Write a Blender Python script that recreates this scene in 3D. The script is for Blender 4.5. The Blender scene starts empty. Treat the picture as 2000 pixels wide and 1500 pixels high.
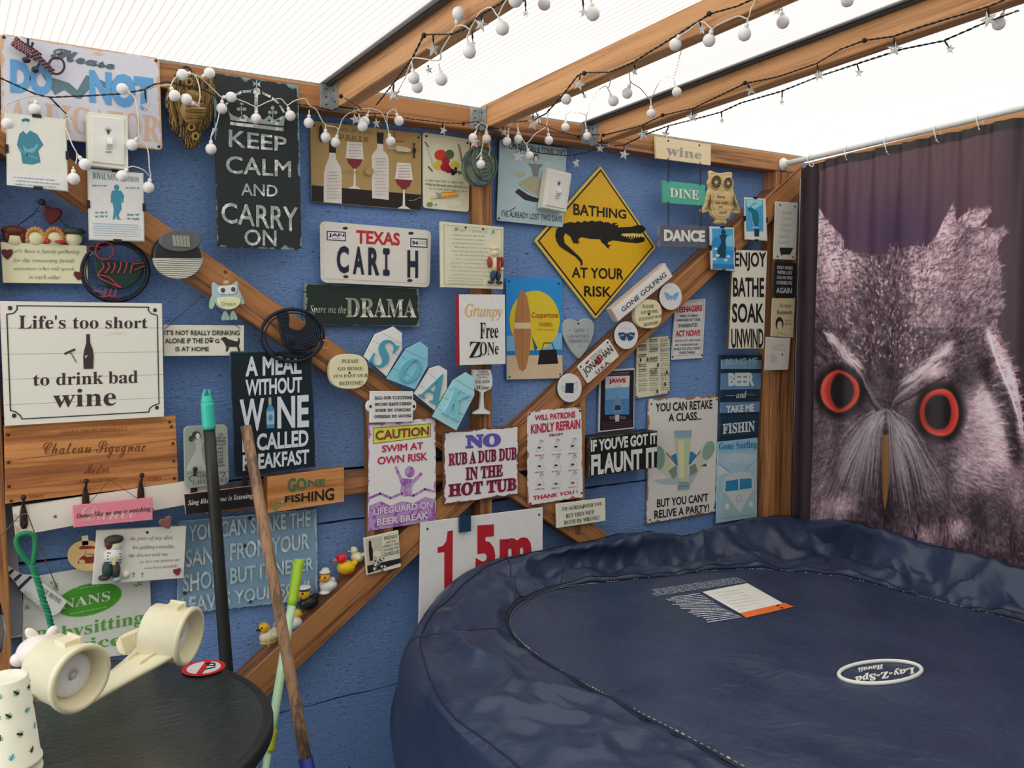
import bpy, bmesh, math, random
import numpy as np
from mathutils import Vector, Matrix
random.seed(7)
COL = bpy.context.scene.collection
sc = bpy.context.scene
# ---------------------------------------------------------------- camera, sky, exposure
FPX = 1728.0; YAW = 0.581033; PITCH = 0.07624; DIST = 2.087
CAM = Vector((0.0, -DIST, 1.5))
_f = Vector((math.sin(YAW)*math.cos(PITCH), math.cos(YAW)*math.cos(PITCH), -math.sin(PITCH)))
_r = Vector((math.cos(YAW), -math.sin(YAW), 0)); _u = _r.cross(_f)
cd = bpy.data.cameras.new('camera'); cam = bpy.data.objects.new('camera', cd); COL.objects.link(cam)
cd.sensor_width = 36.0; cd.lens = 36.0*FPX/2000.0; cd.clip_start = 0.02
cam.matrix_world = Matrix(((_r.x, _u.x, -_f.x, CAM.x), (_r.y, _u.y, -_f.y, CAM.y), (_r.z, _u.z, -_f.z, CAM.z), (0, 0, 0, 1)))
sc.camera = cam
world = bpy.data.worlds.new('sky'); sc.world = world; world.use_nodes = True
bg = world.node_tree.nodes['Background']
bg.inputs[0].default_value = (1.0, 0.99, 0.97, 1); bg.inputs[1].default_value = 1.0
sc.view_settings.view_transform = 'Standard'; sc.view_settings.look = 'None'
sc.view_settings.gamma = 1.0; sc.view_settings.use_curve_mapping = False
sc.view_settings.exposure = 1.12
sc.cycles.max_bounces = 8; sc.cycles.diffuse_bounces = 4; sc.cycles.transparent_max_bounces = 12
sc.cycles.use_denoising = True
sc.cycles.sample_clamp_indirect = 6.0

# ---------------------------------------------------------------- geometry from camera rays
def ray(px, py):
    return _r*((px-1000)/FPX) - _u*((py-750)/FPX) + _f
def PY(px, py, off):                       # point on the plane standing off the blue wall
    d = ray(px, py); return CAM + d*((-off-CAM.y)/d.y)
def PX(px, py, x):
    d = ray(px, py); return CAM + d*((x-CAM.x)/d.x)
def PZ(px, py, z):
    d = ray(px, py); return CAM + d*((z-CAM.z)/d.z)
CR = dict(A=(0,50,.22), B=(400,100,.22), C=(800,200,.22), D=(1200,230,.2), E=(0,370,.2), F=(400,400,.22), G=(820,420,.2),
          H=(1150,480,.2267), I=(0,570,.25), J=(340,650,.22), K=(640,620,.22), L=(1000,640,.22), M=(1100,760,.21), N=(0,900,.2),
          O=(340,900,.2), P=(660,800,.25), Q=(0,1080,.28), R=(460,1030,.2), S=(1200,1050,.35), T=(760,980,.35), U=(1500,200,1/3),
          V=(1500,650,1/3), X=(600,0,.35), Y=(1300,0,.35), AA=(0,60,.165), AB=(0,940,.2667), AC=(600,0,.175), AD=(900,0,.2),
          AE=(480,1180,.2134), AF=(1000,760,.16), P1=(0,0,1))
def zc(k, x, y):
    a = CR[k]; return (a[0]+x*a[2], a[1]+y*a[2])

# ---------------------------------------------------------------- colour and materials
def lin(c):
    c = c/255.0
    return c/12.92 if c <= .04045 else ((c+.055)/1.055)**2.4
def hexl(h, k=1.25, mx=.86):
    h = h.lstrip('#'); return tuple(min(mx, lin(int(h[i:i+2], 16))*k) for i in (0, 2, 4))
MATS = {}
def newmat(name):
    m = bpy.data.materials.new(name); m.use_nodes = True
    nt = m.node_tree; b = nt.nodes['Principled BSDF']; return m, nt, b
def N(nt, t, **kw):
    n = nt.nodes.new(t)
    for k, v in kw.items():
        if k in n.inputs: n.inputs[k].default_value = v
        else: setattr(n, k, v)
    return n
def ramp(nt, fac, stops):
    n = nt.nodes.new('ShaderNodeValToRGB'); nt.links.new(fac, n.inputs[0])
    e = n.color_ramp.elements
    while len(e) < len(stops): e.new(.5)
    for i, (p, c) in enumerate(stops):
        e[i].position = p; e[i].color = (*c, 1) if len(c) == 3 else c
    return n.outputs[0]
def mixc(nt, fac, a, b):
    n = nt.nodes.new('ShaderNodeMix'); n.data_type = 'RGBA'
    for i, v in ((0, fac), (6, a), (7, b)):
        if hasattr(v, 'links') or hasattr(v, 'is_linked'): nt.links.new(v, n.inputs[i])
        elif isinstance(v, tuple): n.inputs[i].default_value = (*v[:3], 1)
        else: n.inputs[i].default_value = v
    return n.outputs[2]
def mth(nt, op, a, b=None, c=None, clamp=False):
    n = nt.nodes.new('ShaderNodeMath'); n.operation = op; n.use_clamp = clamp
    for i, v in enumerate((a, b, c)):
        if v is None: continue
        if isinstance(v, (int, float)): n.inputs[i].default_value = v
        else: nt.links.new(v, n.inputs[i])
    return n.outputs[0]
def objco(nt, scale=(1, 1, 1)):
    t = nt.nodes.new('ShaderNodeTexCoord'); m = nt.nodes.new('ShaderNodeMapping')
    nt.links.new(t.outputs['Object'], m.inputs[0]); m.inputs['Scale'].default_value = scale
    return m.outputs[0]
def noise(nt, co, scale, detail=3, rough=.55, dist=0):
    n = N(nt, 'ShaderNodeTexNoise', Scale=scale, Detail=detail, Roughness=rough, Distortion=dist)
    nt.links.new(co, n.inputs['Vector']); return n.outputs['Fac']
def bump(nt, b, h, strength=.3, dist=.002):
    n = N(nt, 'ShaderNodeBump', Strength=strength, Distance=dist); nt.links.new(h, n.inputs['Height'])
    nt.links.new(n.outputs[0], b.inputs['Normal'])
def plain(h, rough=.5, metal=0, k=1.25, spec=.4, name=None):       # painted / printed / plastic colour
    key = ('p', h, rough, metal, k, spec)
    if key not in MATS:
        m, nt, b = newmat(name or 'paint_'+h.strip('#'))
        c = hexl(h, k)
        co = objco(nt); f = noise(nt, co, 60, 2)
        cc = mixc(nt, ramp(nt, f, [(.35, (0, 0, 0)), (.75, (1, 1, 1))]), c, tuple(x*.95 for x in c))
        nt.links.new(cc, b.inputs['Base Color'])
        b.inputs['Roughness'].default_value = rough; b.inputs['Metallic'].default_value = metal
        b.inputs['Specular IOR Level'].default_value = spec
        MATS[key] = m
    return MATS[key]
def weathered(h, h2, edge=.05, amount=.35, scale=30, rough=.5, streak=(1, 1, 1), edgeamt=1.0):
    key = ('w', h, h2, edge, amount, scale, streak)
    if key not in MATS:
        m, nt, b = newmat('weathered_'+h.strip('#'))
        co = objco(nt, streak); f = noise(nt, co, scale, 5, .65)
        uv = nt.nodes.new('ShaderNodeUVMap'); s = nt.nodes.new('ShaderNodeSeparateXYZ'); nt.links.new(uv.outputs[0], s.inputs[0])
        u = mth(nt, 'MINIMUM', s.outputs[0], mth(nt, 'SUBTRACT', 1.0, s.outputs[0]))
        v = mth(nt, 'MINIMUM', s.outputs[1], mth(nt, 'SUBTRACT', 1.0, s.outputs[1]))
        d = mth(nt, 'MINIMUM', u, v)
        e = mth(nt, 'SUBTRACT', 1.0, mth(nt, 'DIVIDE', d, edge), clamp=True)
        t = mth(nt, 'ADD', f, mth(nt, 'MULTIPLY', e, .3*edgeamt))
        fac = ramp(nt, t, [(.80-amount*.5, (0, 0, 0)), (.86-amount*.42, (1, 1, 1))])
        nt.links.new(mixc(nt, fac, hexl(h), hexl(h2)), b.inputs['Base Color'])
        b.inputs['Roughness'].default_value = rough; b.inputs['Specular IOR Level'].default_value = .25
        bump(nt, b, f, .15, .001)
        MATS[key] = m
    return MATS[key]
def wood(h1, h2, key='wood', grain=1.0, rough=.6, along='x', knots=True):
    k = ('wood', h1, h2, grain, along)
    if k not in MATS:
        m, nt, b = newmat(key)
        sx = {'x': (1.0, 34, 34), 'z': (34, 34, 1.0), 'y': (34, 1.0, 34)}[along]
        co = objco(nt, tuple(s*grain for s in sx))
        n1 = noise(nt, co, 1.0, 3, .5, .5); n2 = noise(nt, co, 4.5, 5, .7, .3)
        n3 = noise(nt, objco(nt, tuple(s*.12 for s in sx)), 2.2, 3, .5)
        t = mth(nt, 'ADD', mth(nt, 'ADD', mth(nt, 'MULTIPLY', n1, .36), mth(nt, 'MULTIPLY', n2, .44)), mth(nt, 'MULTIPLY', n3, .2))
        a, c = hexl(h1, 1.15), hexl(h2, 1.15)
        base = ramp(nt, t, [(.36, tuple(x*.6 for x in c)), (.44, c), (.52, a), (.64, tuple(min(1, x*1.2) for x in a))])
        if knots:
            co2 = objco(nt, {'x': (4, 13, 13), 'z': (13, 13, 4), 'y': (13, 4, 13)}[along])
            vo = N(nt, 'ShaderNodeTexVoronoi', Scale=.55); nt.links.new(co2, vo.inputs['Vector'])
            kf = ramp(nt, vo.outputs['Distance'], [(.035, (1, 1, 1)), (.09, (0, 0, 0))])
            base = mixc(nt, kf, base, tuple(x*.35 for x in c))
        nt.links.new(base, b.inputs['Base Color'])
        b.inputs['Roughness'].default_value = rough
        bump(nt, b, t, .3, .0015)
        MATS[k] = m
    return MATS[k]

# ---------------------------------------------------------------- objects
def tag(o, label=None, cat=None, group=None, kind=None):
    if label: o['label'] = label
    if cat: o['category'] = cat
    if group: o['group'] = group
    if kind: o['kind'] = kind
    return o
def empty(name, loc, label, cat, group=None):
    o = bpy.data.objects.new(name, None); COL.objects.link(o); o.location = loc
    o.empty_display_size = .03
    return tag(o, label, cat, group)
def mk(name, verts, faces, mat, parent=None, idx=None, uvs=None, smooth=False, label=None):
    """mesh object from world coordinates; children are stored relative to their parent's place"""
    loc = Vector((0, 0, 0))
    if parent is not None:
        p = parent
        while p is not None: loc += Vector(p.location); p = p.parent
        base = loc
    else:
        base = Vector((0, 0, 0))
    if parent is None and len(verts):
        a = np.array([tuple(v) for v in verts]); base = Vector(((a[:, 0].min()+a[:, 0].max())/2, (a[:, 1].min()+a[:, 1].max())/2, a[:, 2].min()))
    me = bpy.data.meshes.new(name)
    me.from_pydata([tuple(Vector(v)-base) for v in verts], [], faces)
    for m in (mat if isinstance(mat, (list, tuple)) else [mat]): me.materials.append(m)
    if idx is not None: me.polygons.foreach_set('material_index', idx)
    if uvs is not None:
        l = me.uv_layers.new(name='UVMap')
        for lp in me.loops: l.data[lp.index].uv = uvs[lp.vertex_index]
    if smooth: me.polygons.foreach_set('use_smooth', [True]*len(me.polygons))
    me.update()
    o = bpy.data.objects.new(name, me); COL.objects.link(o)
    if parent is None: o.location = base
    else: o.parent = parent
    if label: o['label'] = label
    return o
class MB:
    """collects pieces in world space"""
    def __init__(s): s.v = []; s.f = []; s.i = []; s.m = []
    def mi(s, mat):
        if mat not in s.m: s.m.append(mat)
        return s.m.index(mat)
    def add(s, vs, fs, mat):
        n = len(s.v); s.v += [Vector(v) for v in vs]; k = s.mi(mat)
        s.f += [tuple(n+i for i in f) for f in fs]; s.i += [k]*len(fs)
    def box(s, lo, hi, mat, M=None):
        x0, y0, z0 = lo; x1, y1, z1 = hi
        vs = [Vector(p) for p in ((x0,y0,z0),(x1,y0,z0),(x1,y1,z0),(x0,y1,z0),(x0,y0,z1),(x1,y0,z1),(x1,y1,z1),(x0,y1,z1))]
        if M is not None: vs = [M @ v for v in vs]
        s.add(vs, [(0,3,2,1),(4,5,6,7),(0,1,5,4),(1,2,6,5),(2,3,7,6),(3,0,4,7)], mat)
    def tube(s, pts, r, mat, n=6, caps=True, closed=False):
        pts = [Vector(p) for p in pts]; L = len(pts)
        vs = []; up = None
        for i, p in enumerate(pts):
            if closed: t = pts[(i+1) % L]-pts[i-1]
            else: t = pts[min(i+1, L-1)]-pts[max(i-1, 0)]
            if t.length < 1e-9: t = Vector((0, 0, 1))
            t.normalize()
            if up is None:
                up = Vector((0, 0, 1)) if abs(t.z) < .9 else Vector((1, 0, 0))
            a = t.cross(up)
            if a.length < 1e-6: a = t.orthogonal()
            a.normalize(); b = a.cross(t); b.normalize(); up = b
            rr = r[i] if isinstance(r, (list, tuple)) else r
            for k in range(n):
                q = 2*math.pi*k/n; vs.append(p+a*(rr*math.cos(q))+b*(rr*math.sin(q)))
        fs = []
        for i in range(L if closed else L-1):
            j = (i+1) % L
            for k in range(n): fs.append((i*n+k, i*n+(k+1) % n, j*n+(k+1) % n, j*n+k))
        if caps and not closed:
            fs.append(tuple(range(n-1, -1, -1))); fs.append(tuple((L-1)*n+k for k in range(n)))
        s.add(vs, fs, mat)
    def lathe(s, prof, mat, M=None, n=24):     # profile of (r, z)
        vs = []; L = len(prof)
        for r, z in prof:
            for k in range(n):
                q = 2*math.pi*k/n; vs.append(Vector((r*math.cos(q), r*math.sin(q), z)))
        if M is not None: vs = [M @ v for v in vs]
        fs = []
        for i in range(L-1):
            for k in range(n): fs.append((i*n+k, i*n+(k+1) % n, (i+1)*n+(k+1) % n, (i+1)*n+k))
        fs.append(tuple(range(n-1, -1, -1))); fs.append(tuple((L-1)*n+k for k in range(n)))
        s.add(vs, fs, mat)
    def ball(s, c, r, mat, nu=12, nv=8, M=None):
        c = Vector(c); rx, ry, rz = (r, r, r) if isinstance(r, (int, float)) else r
        prof = [(math.sin(math.pi*i/nv), -math.cos(math.pi*i/nv)) for i in range(nv+1)]
        vs = []
        for a, z in prof:
            a = max(a, 1e-3)
            for k in range(nu):
                q = 2*math.pi*k/nu; v = Vector((rx*a*math.cos(q), ry*a*math.sin(q), rz*z))
                if M is not None: v = M @ v
                vs.append(c+v)
        fs = []
        for i in range(nv):
            for k in range(nu): fs.append((i*nu+k, i*nu+(k+1) % nu, (i+1)*nu+(k+1) % nu, (i+1)*nu+k))
        s.add(vs, fs, mat)
    def build(s, name, parent=None, smooth=False, label=None, uvs=None):
        return mk(name, s.v, s.f, s.m, parent, s.i, uvs, smooth, label)

# ---------------------------------------------------------------- lettering
_ST = {'b': (0x1D400, 0x1D41A, 0x1D7CE), 'i': (0x1D434, 0x1D44E, None), 'k': (0x1D468, 0x1D482, 0x1D7CE), 'S': (0x1D4D0, 0x1D4EA, None), 'm': (0x1D670, 0x1D68A, 0x1D7F6)}
def conv(s, st):
    if st not in _ST: return s
    A, a, d = _ST[st]; o = ''
    for c in s:
        if 'A' <= c <= 'Z': o += chr(A+ord(c)-65)
        elif 'a' <= c <= 'z': o += ('\u210e' if (st == 'i' and c == 'h') else chr(a+ord(c)-97))
        elif '0' <= c <= '9' and d: o += chr(d+ord(c)-48)
        else: o += c
    return o
_TC = {}
def textgeo(s, st, bold):
    key = (s, st, bold)
    if key not in _TC:
        cu = bpy.data.curves.new('t', 'FONT'); cu.body = conv(s, st)
        cu.resolution_u = 3; ob = bpy.data.objects.new('t', cu)
        me = ob.to_mesh()
        v = np.zeros(len(me.vertices)*3); me.vertices.foreach_get('co', v); v = v.reshape(-1, 3)[:, :2]
        fs = [tuple(p.vertices) for p in me.polygons]
        bnd = {}
        for f in fs:
            for a, b in zip(f, f[1:]+f[:1]): bnd[(a, b)] = bnd.get((a, b), 0)+1
        edges = [e for e in bnd if (e[1], e[0]) not in bnd]
        ob.to_mesh_clear(); bpy.data.objects.remove(ob); bpy.data.curves.remove(cu)
        w = max(0.0, bold)*1.1
        if w > 0:
            nv = {}
            for a, b in edges:
                d = v[b]-v[a]; L = np.hypot(*d)
                if L < 1e-7: continue
                nn = np.array([d[1], -d[0]])/L
                nv.setdefault(a, []).append(nn); nv.setdefault(b, []).append(nn)
            off = {}; ex = []
            for q, ns in nv.items():
                m = sum(ns); L = np.hypot(*m)
                if L < 1e-6: m = ns[0]; L = 1
                m = m/L; off[q] = len(v)+len(ex); ex.append(v[q]+m*w/max(.6, float(m @ ns[0])))
            for a, b in edges:
                if a in off and b in off: fs.append((a, off[a], off[b], b))
            v = np.vstack([v, np.array(ex)])
        mn, mx = v.min(0), v.max(0); v = (v-mn)/np.maximum(mx-mn, 1e-6)
        _TC[key] = (v, fs, edges)
    return _TC[key]
PT = .0004
class Sign:
    """a flat thing on the wall: front corners (TL, TR, BR, BL) given as the points where the photograph shows them"""
    def __init__(s, name, label, cat, crop, corners, off, th, mat, rad=0.0, group=None, edge=None, part='board', nails=None, outline=None, boardless=False):
        s.crop = crop; s.off = off; s.th = th
        c = [PY(*zc(crop, *p), off) for p in corners]; s.c = c
        cen = (c[0]+c[1]+c[2]+c[3])/4
        s.root = empty(name, (cen.x, -(off-th), min(q.z for q in c)), label, cat, group)
        s.letters = {}; s.pic = MB(); s.h = 1
        s.w = (c[1]-c[0]).length; s.ht = (c[3]-c[0]).length
        if boardless: return
        if outline is None:
            if rad > 0:
                ru, rv = rad/s.w, rad/s.ht; pts = []
                for (cu, cv, a0) in ((ru, rv, 180), (1-ru, rv, 270), (1-ru, 1-rv, 0), (ru, 1-rv, 90)):
                    for k in range(5):
                        a = math.radians(a0+22.5*k); pts.append((cu+ru*math.cos(a), cv+rv*math.sin(a)))
            else: pts = [(0, 0), (1, 0), (1, 1), (0, 1)]
        else: pts = outline
        s.outline = pts
        s.prism(pts, off, th, mat, part, edge)
        if nails:
            nb = MB(); dm = plain('#2a2622', .5)
            for (u, v) in nails:
                p = s.uv(u, v, 0); nb.lathe([(.0005, 0), (.0032, 0), (.003, .0012), (.0008, .0018)], dm, Matrix.Translation(p) @ Matrix.Rotation(math.radians(90), 4, 'X'), 8)
            tag(nb.build('screw_head', s.root), kind='stuff')
    def uv(s, u, v, h=0):
        a = s.c[0].lerp(s.c[1], u); b = s.c[3].lerp(s.c[2], u); p = a.lerp(b, v)
        return Vector((p.x, -(s.off+h), p.z))
    def px(s, x, y, h=0):
        p = PY(*zc(s.crop, x, y), s.off); return Vector((p.x, -(s.off+h), p.z))
    def prism(s, pts, off, th, mat, name, edge=None, h0=0, label=None):
        n = len(pts); cu = sum(p[0] for p in pts)/n; cv = sum(p[1] for p in pts)/n
        ch = min(.0012, th*.4); vs = []; uvs = []
        for (hh, sh) in ((-th, 0), (-ch, 0), (0, 1)):
            for (u, v) in pts:
                p = s.uv(u, v, h0+hh)
                if sh:
                    q = s.uv(cu, cv, h0+hh); d = q-p; p = p+d.normalized()*min(ch, d.length*.3)
                vs.append(p); uvs.append((u, 1-v))
        fs = [tuple(range(2*n, 3*n))[::-1], tuple(range(n))]
        idx = [0, 1 if edge else 0]
        for r in (0, 1):
            for k in range(n): fs.append((r*n+k, r*n+(k+1) % n, (r+1)*n+(k+1) % n, (r+1)*n+k)); idx.append((1 if (edge and r == 0) else 0))
        o = mk(name, vs, fs, [mat, edge] if edge else [mat], s.root, idx, uvs, label=label)
        bm = bmesh.new(); bm.from_mesh(o.data); bmesh.ops.recalc_face_normals(bm, faces=bm.faces); bm.to_mesh(o.data); bm.free()
        return o
    def text(s, txt, box, color, st='n', bold=0.0, h=None, ext=0, rough=.5, rot=0, arch=0, name='lettering'):
        v, fs, ed = textgeo(txt, st, bold)
        if h is None: h = PT*3
        if len(box) == 4:
            u0, v0, u1, v1 = box; q = [s.uv(u0, v0, h), s.uv(u1, v0, h), s.uv(u0, v1, h), s.uv(u1, v1, h)]
        else:                                    # x0, top0, bottom0, x1, top1, bottom1 in crop pixels
            x0, t0, b0, x1, t1, b1 = box; q = [s.px(x0, t0, h), s.px(x1, t1, h), s.px(x0, b0, h), s.px(x1, b1, h)]
        A, B, C_, D_ = [np.array(p) for p in q]
        U = v[:, 0:1]; Vv = 1-v[:, 1:2]+(arch*(2*v[:, 0:1]-1)**2 if arch else 0)
        P = (A*(1-U)+B*U)*(1-Vv)+(C_*(1-U)+D_*U)*Vv
        mat = color if not isinstance(color, str) else plain(color, rough)
        mb = s.letters.setdefault((mat.name, name), MB())
        P = [Vector(p) for p in P]
        n = len(P)
        if ext:
            P2 = [p+Vector((0, -ext, 0)) for p in P]
            fs2 = [tuple(n+i for i in f) for f in fs]+[(b, a, n+a, n+b) for a, b in ed]
            mb.add(P+P2, fs2, mat)
        else: mb.add(P, fs, mat)
        return s
    def textq(s, txt, TL, TR, BL, color, st='n', bold=0.0, h=.0012):
        v, fs, ed = textgeo(txt, st, bold); mat = plain(color); P = []
        for a, b in v: b = 1-b; P.append(s.px(TL[0]+(TR[0]-TL[0])*a+(BL[0]-TL[0])*b, TL[1]+(TR[1]-TL[1])*a+(BL[1]-TL[1])*b, h))
        s.letters.setdefault((mat.name, 'lettering'), MB()).add(P, fs, mat); return s
    def poly(s, pts, color, px=True, h=None, rough=.5):
        if h is None: h = PT*(1+.4*s.h); s.h += .25
        vs = [s.px(x, y, h) if px else s.uv(x, y, h) for x, y in pts]
        ar = sum(a.x*b.z-b.x*a.z for a, b in zip(vs, vs[1:]+vs[:1]))
        if ar < 0: vs = vs[::-1]
        s.pic.add(vs, [tuple(range(len(vs)))], color if not isinstance(color, str) else plain(color, rough)); return s
    def ell(s, cx, cy, rx, ry, color, px=True, n=20, a0=0, a1=360, rot=0, rough=.5, h=None):
        full = (a1-a0) >= 360; m = n if full else n+1; pts = []
        cr, sr = math.cos(math.radians(rot)), math.sin(math.radians(rot))
        for k in range(m):
            a = math.radians(a0+(a1-a0)*k/n); x, y = rx*math.cos(a), ry*math.sin(a); pts.append((cx+x*cr-y*sr, cy+x*sr+y*cr))
        return s.poly(pts, color, px, rough=rough, h=h)
    def line(s, pts, w, color, px=True, closed=False):
        if closed: pts = list(pts)+[pts[0]]
        h = PT*(1+.4*s.h); s.h += .25
        P = [s.px(x, y, h) if px else s.uv(x, y, h) for x, y in pts]
        if px: w = w*CR[s.crop][2]/900.0
        mat = color if not isinstance(color, str) else plain(color)
        for a, b in zip(P, P[1:]):
            d = b-a
            if d.length < 1e-6: continue
            d.normalize(); nrm = Vector((-d.z, 0, d.x))*w/2; e = d*w*.3
            s.pic.add([a-nrm-e, b-nrm+e, b+nrm+e, a+nrm-e], [(0, 1, 2, 3)], mat)
        return s
    def scribble(s, x0, y0, x1, y1, rows, color, hgt=.5, seed=1, px=True, slope=0, w=1.0, ragged=.25):
        """rows of small illegible writing"""
        rnd = random.Random(seed); rows_h = (y1-y0)/rows
        for r in range(rows):
            y = y0+(r+.5)*rows_h; x = x0+rnd.random()*ragged*.5*(x1-x0); xe = x1-rnd.random()*ragged*(x1-x0)
            while x < xe:
                L = rows_h*hgt*(1+2.4*rnd.random()); L = min(L, xe-x)
                yy = y+slope*(x-x0); k = rows_h*hgt*.5; n = max(2, int(L/(k*.8))); pts = []
                for i in range(n+1): pts.append((x+L*i/n, yy+slope*L*i/n+(k if i % 2 else -k)*(.5+.5*rnd.random())))
                s.line(pts, w, color, px); x += L+rows_h*hgt*.7
        return s
    def done(s, picname='picture'):
        if s.pic.v: s.pic.build(picname, s.root)
        for (m, nm), mb in s.letters.items(): mb.build(nm, s.root)
        return s.root
def beam(name, a, b, w, h, mat, parent=None, label=None, kind=None, up=(0, 0, 1), roll=None):
    """box with its length from a to b (local x), w across, h along 'up'; keeps local axes so the grain follows it"""
    a, b = Vector(a), Vector(b); x = (b-a); L = x.length; x.normalize(); u = Vector(up); y = u.cross(x); y.normalize(); z = x.cross(y)
    mb = MB(); c = min(.002, w*.06)
    sec = [(-w/2+c, -h/2), (w/2-c, -h/2), (w/2, -h/2+c), (w/2, h/2-c), (w/2-c, h/2), (-w/2+c, h/2), (-w/2, h/2-c), (-w/2, -h/2+c)]
    vs = [(0, p, q) for p, q in sec]+[(L, p, q) for p, q in sec]
    fs = [tuple(range(8))[::-1], tuple(range(8, 16))]+[(k, (k+1) % 8, 8+(k+1) % 8, 8+k) for k in range(8)]
    me = bpy.data.meshes.new(name); me.from_pydata(vs, [], fs); me.materials.append(mat); me.update()
    o = bpy.data.objects.new(name, me); COL.objects.link(o)
    M = Matrix(((x.x, y.x, z.x, a.x), (x.y, y.y, z.y, a.y), (x.z, y.z, z.z, a.z), (0, 0, 0, 1)))
    if parent is not None:
        o.parent = parent; M = Matrix.Translation(-Vector(parent.location)) @ M
    o.matrix_world = M
    if parent is not None: o.matrix_basis = M
    if label: o['label'] = label
    if kind: o['kind'] = kind
    return o
# ================================================================ STRUCTURE
TD = .06                                    # depth of the wall timbers
SL = math.tan(math.radians(2.93))
def blue_paint():
    m, nt, b = newmat('blue_masonry_paint')
    co = objco(nt, (1.0, 1, 2.6)); n1 = noise(nt, co, 70, 6, .68, .4); n2 = noise(nt, objco(nt, (1, 1, 2.6)), 110, 4, .65)
    n3 = noise(nt, objco(nt, (1, 1, 1)), 2.2, 3); n4 = noise(nt, objco(nt, (1, 1, 2.0)), 75, 2, .6)
    c = mixc(nt, n3, hexl('#6f95e2', 1.25), hexl('#84a9f0', 1.25))
    sp = ramp(nt, n4, [(.27, (1, 1, 1)), (.33, (0, 0, 0))])
    c = mixc(nt, sp, c, hexl('#34507f', 1.0))
    c = mixc(nt, ramp(nt, n2, [(.34, (1, 1, 1)), (.5, (0, 0, 0))]), c, hexl('#5a7ecf', 1.25))  # low spots of the relief tinted darker, shade painted into the colour
    nt.links.new(c, b.inputs['Base Color']); b.inputs['Roughness'].default_value = .62
    bump(nt, b, mth(nt, 'ADD', n1, mth(nt, 'MULTIPLY', n2, .4)), 1.0, .007)
    return m
BLUE = blue_paint()
DARK = plain('#15161a', .8, name='dark_gap')
STAIN = wood('#a97446', '#6e452a', 'stained_softwood')
STAIN_LIT = wood('#c49060', '#9a6a40', 'stained_softwood_lit', grain=.8)  # same stained timber; the brighter light on the rafters is put into the colour
wb = MB(); wb.box((-1.6, .014, 0), (2.62, .06, 2.03), DARK)
wall = wb.build('wall_back'); tag(wall, kind='structure')
rs = random.Random(3)
for (z0, z1) in ((0.0, .52), (.524, .979), (.985, 1.111), (1.117, 2.03)):
    vs = []; fs = []; n = 90                # rough sawn edges
    j = .0016 if z0 > .5 and z1 < 1.2 else .0006
    for k in range(n+1):
        x = -1.6+4.2*k/n
        e0 = z0+rs.uniform(-j, j)*1.4; e1 = z1+rs.uniform(-j, j)*1.4
        vs += [(x, 0, e0), (x, 0, e1), (x, .014, e0), (x, .014, e1)]
    for k in range(n):
        a = 4*k; fs += [(a, a+4, a+5, a+1), (a+2, a+3, a+7, a+6), (a, a+2, a+6, a+4), (a+1, a+5, a+7, a+3)]
    mk('wall_board', vs, fs, BLUE, wall)
rw = MB(); rw.box((2.56, -2.6, 0), (2.60, .0, 2.03), BLUE); tag(rw.build('wall_right'), kind='structure')
fm, nt, b = newmat('concrete_slabs')
nt.links.new(ramp(nt, noise(nt, objco(nt), 8, 5), [(.3, hexl('#6d6a64')), (.7, hexl('#8d8a82'))]), b.inputs['Base Color']); b.inputs['Roughness'].default_value = .85
fb = MB(); fb.box((-3.5, -5.5, -.05), (4.5, .6, 0), fm); tag(fb.build('floor'), kind='structure')

hw, nt, b = newmat('added_wall_render'); nt.links.new(ramp(nt, noise(nt, objco(nt), 12, 4), [(.3, hexl('#8f8a80', 1)), (.7, hexl('#a09a8e', 1))]), b.inputs['Base Color']); b.inputs['Roughness'].default_value = .9
hb = MB(); hb.box((-3.4, -3.75, 0), (4.4, -3.55, 3.2), hw); tag(hb.build('added_wall_front'), kind='structure')  # unseen wall added behind the camera to hold back daylight from there
# timber frame on the wall
frame_root = None
def flat_beam(name, pts_a, pts_b, label, off=TD, mat=STAIN, cat='beam', oa=(1, 0), ob=(0, 1)):
    """pts_a/pts_b: (top edge px, bottom edge px) at both ends, on the front face"""
    a1, a0 = PY(*pts_a[0], off*oa[0]), PY(*pts_a[1], off*oa[1]); b1, b0 = PY(*pts_b[0], off*ob[0]), PY(*pts_b[1], off*ob[1])
    for q in (a1, a0, b1, b0): q.y = 0
    A = (a1+a0)/2; B = (b1+b0)/2; d = (B-A).normalized(); nrm = Vector((-d.z, 0, d.x))
    h = (abs((a1-a0).dot(nrm))+abs((b1-b0).dot(nrm)))/2
    A.y = B.y = -off/2
    o = beam(name, A, B, off-.0006, h, mat, up=nrm)
    return tag(o, label, cat)
PLZ0, PLZ1 = 1.987, 2.042
o = beam('wall_plate', (-1.6, -TD/2, (PLZ0+PLZ1)/2), (2.53, -TD/2, (PLZ0+PLZ1)/2), TD-.001, PLZ1-PLZ0, STAIN)
tag(o, 'long horizontal timber along the top of the blue wall', 'beam')
def post(px0, px1, pyr, z0, z1, label, off=TD-.001, mat=None):
    xa = PY(px0, pyr, 0).x; xb = PY(px1, pyr, off).x
    o = beam('post', ((xa+xb)/2, -off/2, z0), ((xa+xb)/2, -off/2, z1), off, xb-xa, mat or STAIN, up=(1, 0, 0)); return tag(o, label, 'post')
zA = lambda x, y: PY(x, y, TD).z
post(917, 961, 600, .0, PLZ0-.001, 'upright timber in the middle of the wall behind the round fish plaque', off=TD-.004)
post(710, 767, 900, zA(740, 1120), zA(740, 770), 'upright timber behind the purple CAUTION sign', off=TD-.003)
post(1103, 1143, 880, zA(1120, 1045), zA(1120, 745), 'upright timber behind the WILL PATRONS sign', off=TD-.003)
post(1479, 1549, 850, .0, PLZ0-.001, 'upright timber in the right corner carrying four small signs', off=TD-.002)
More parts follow.
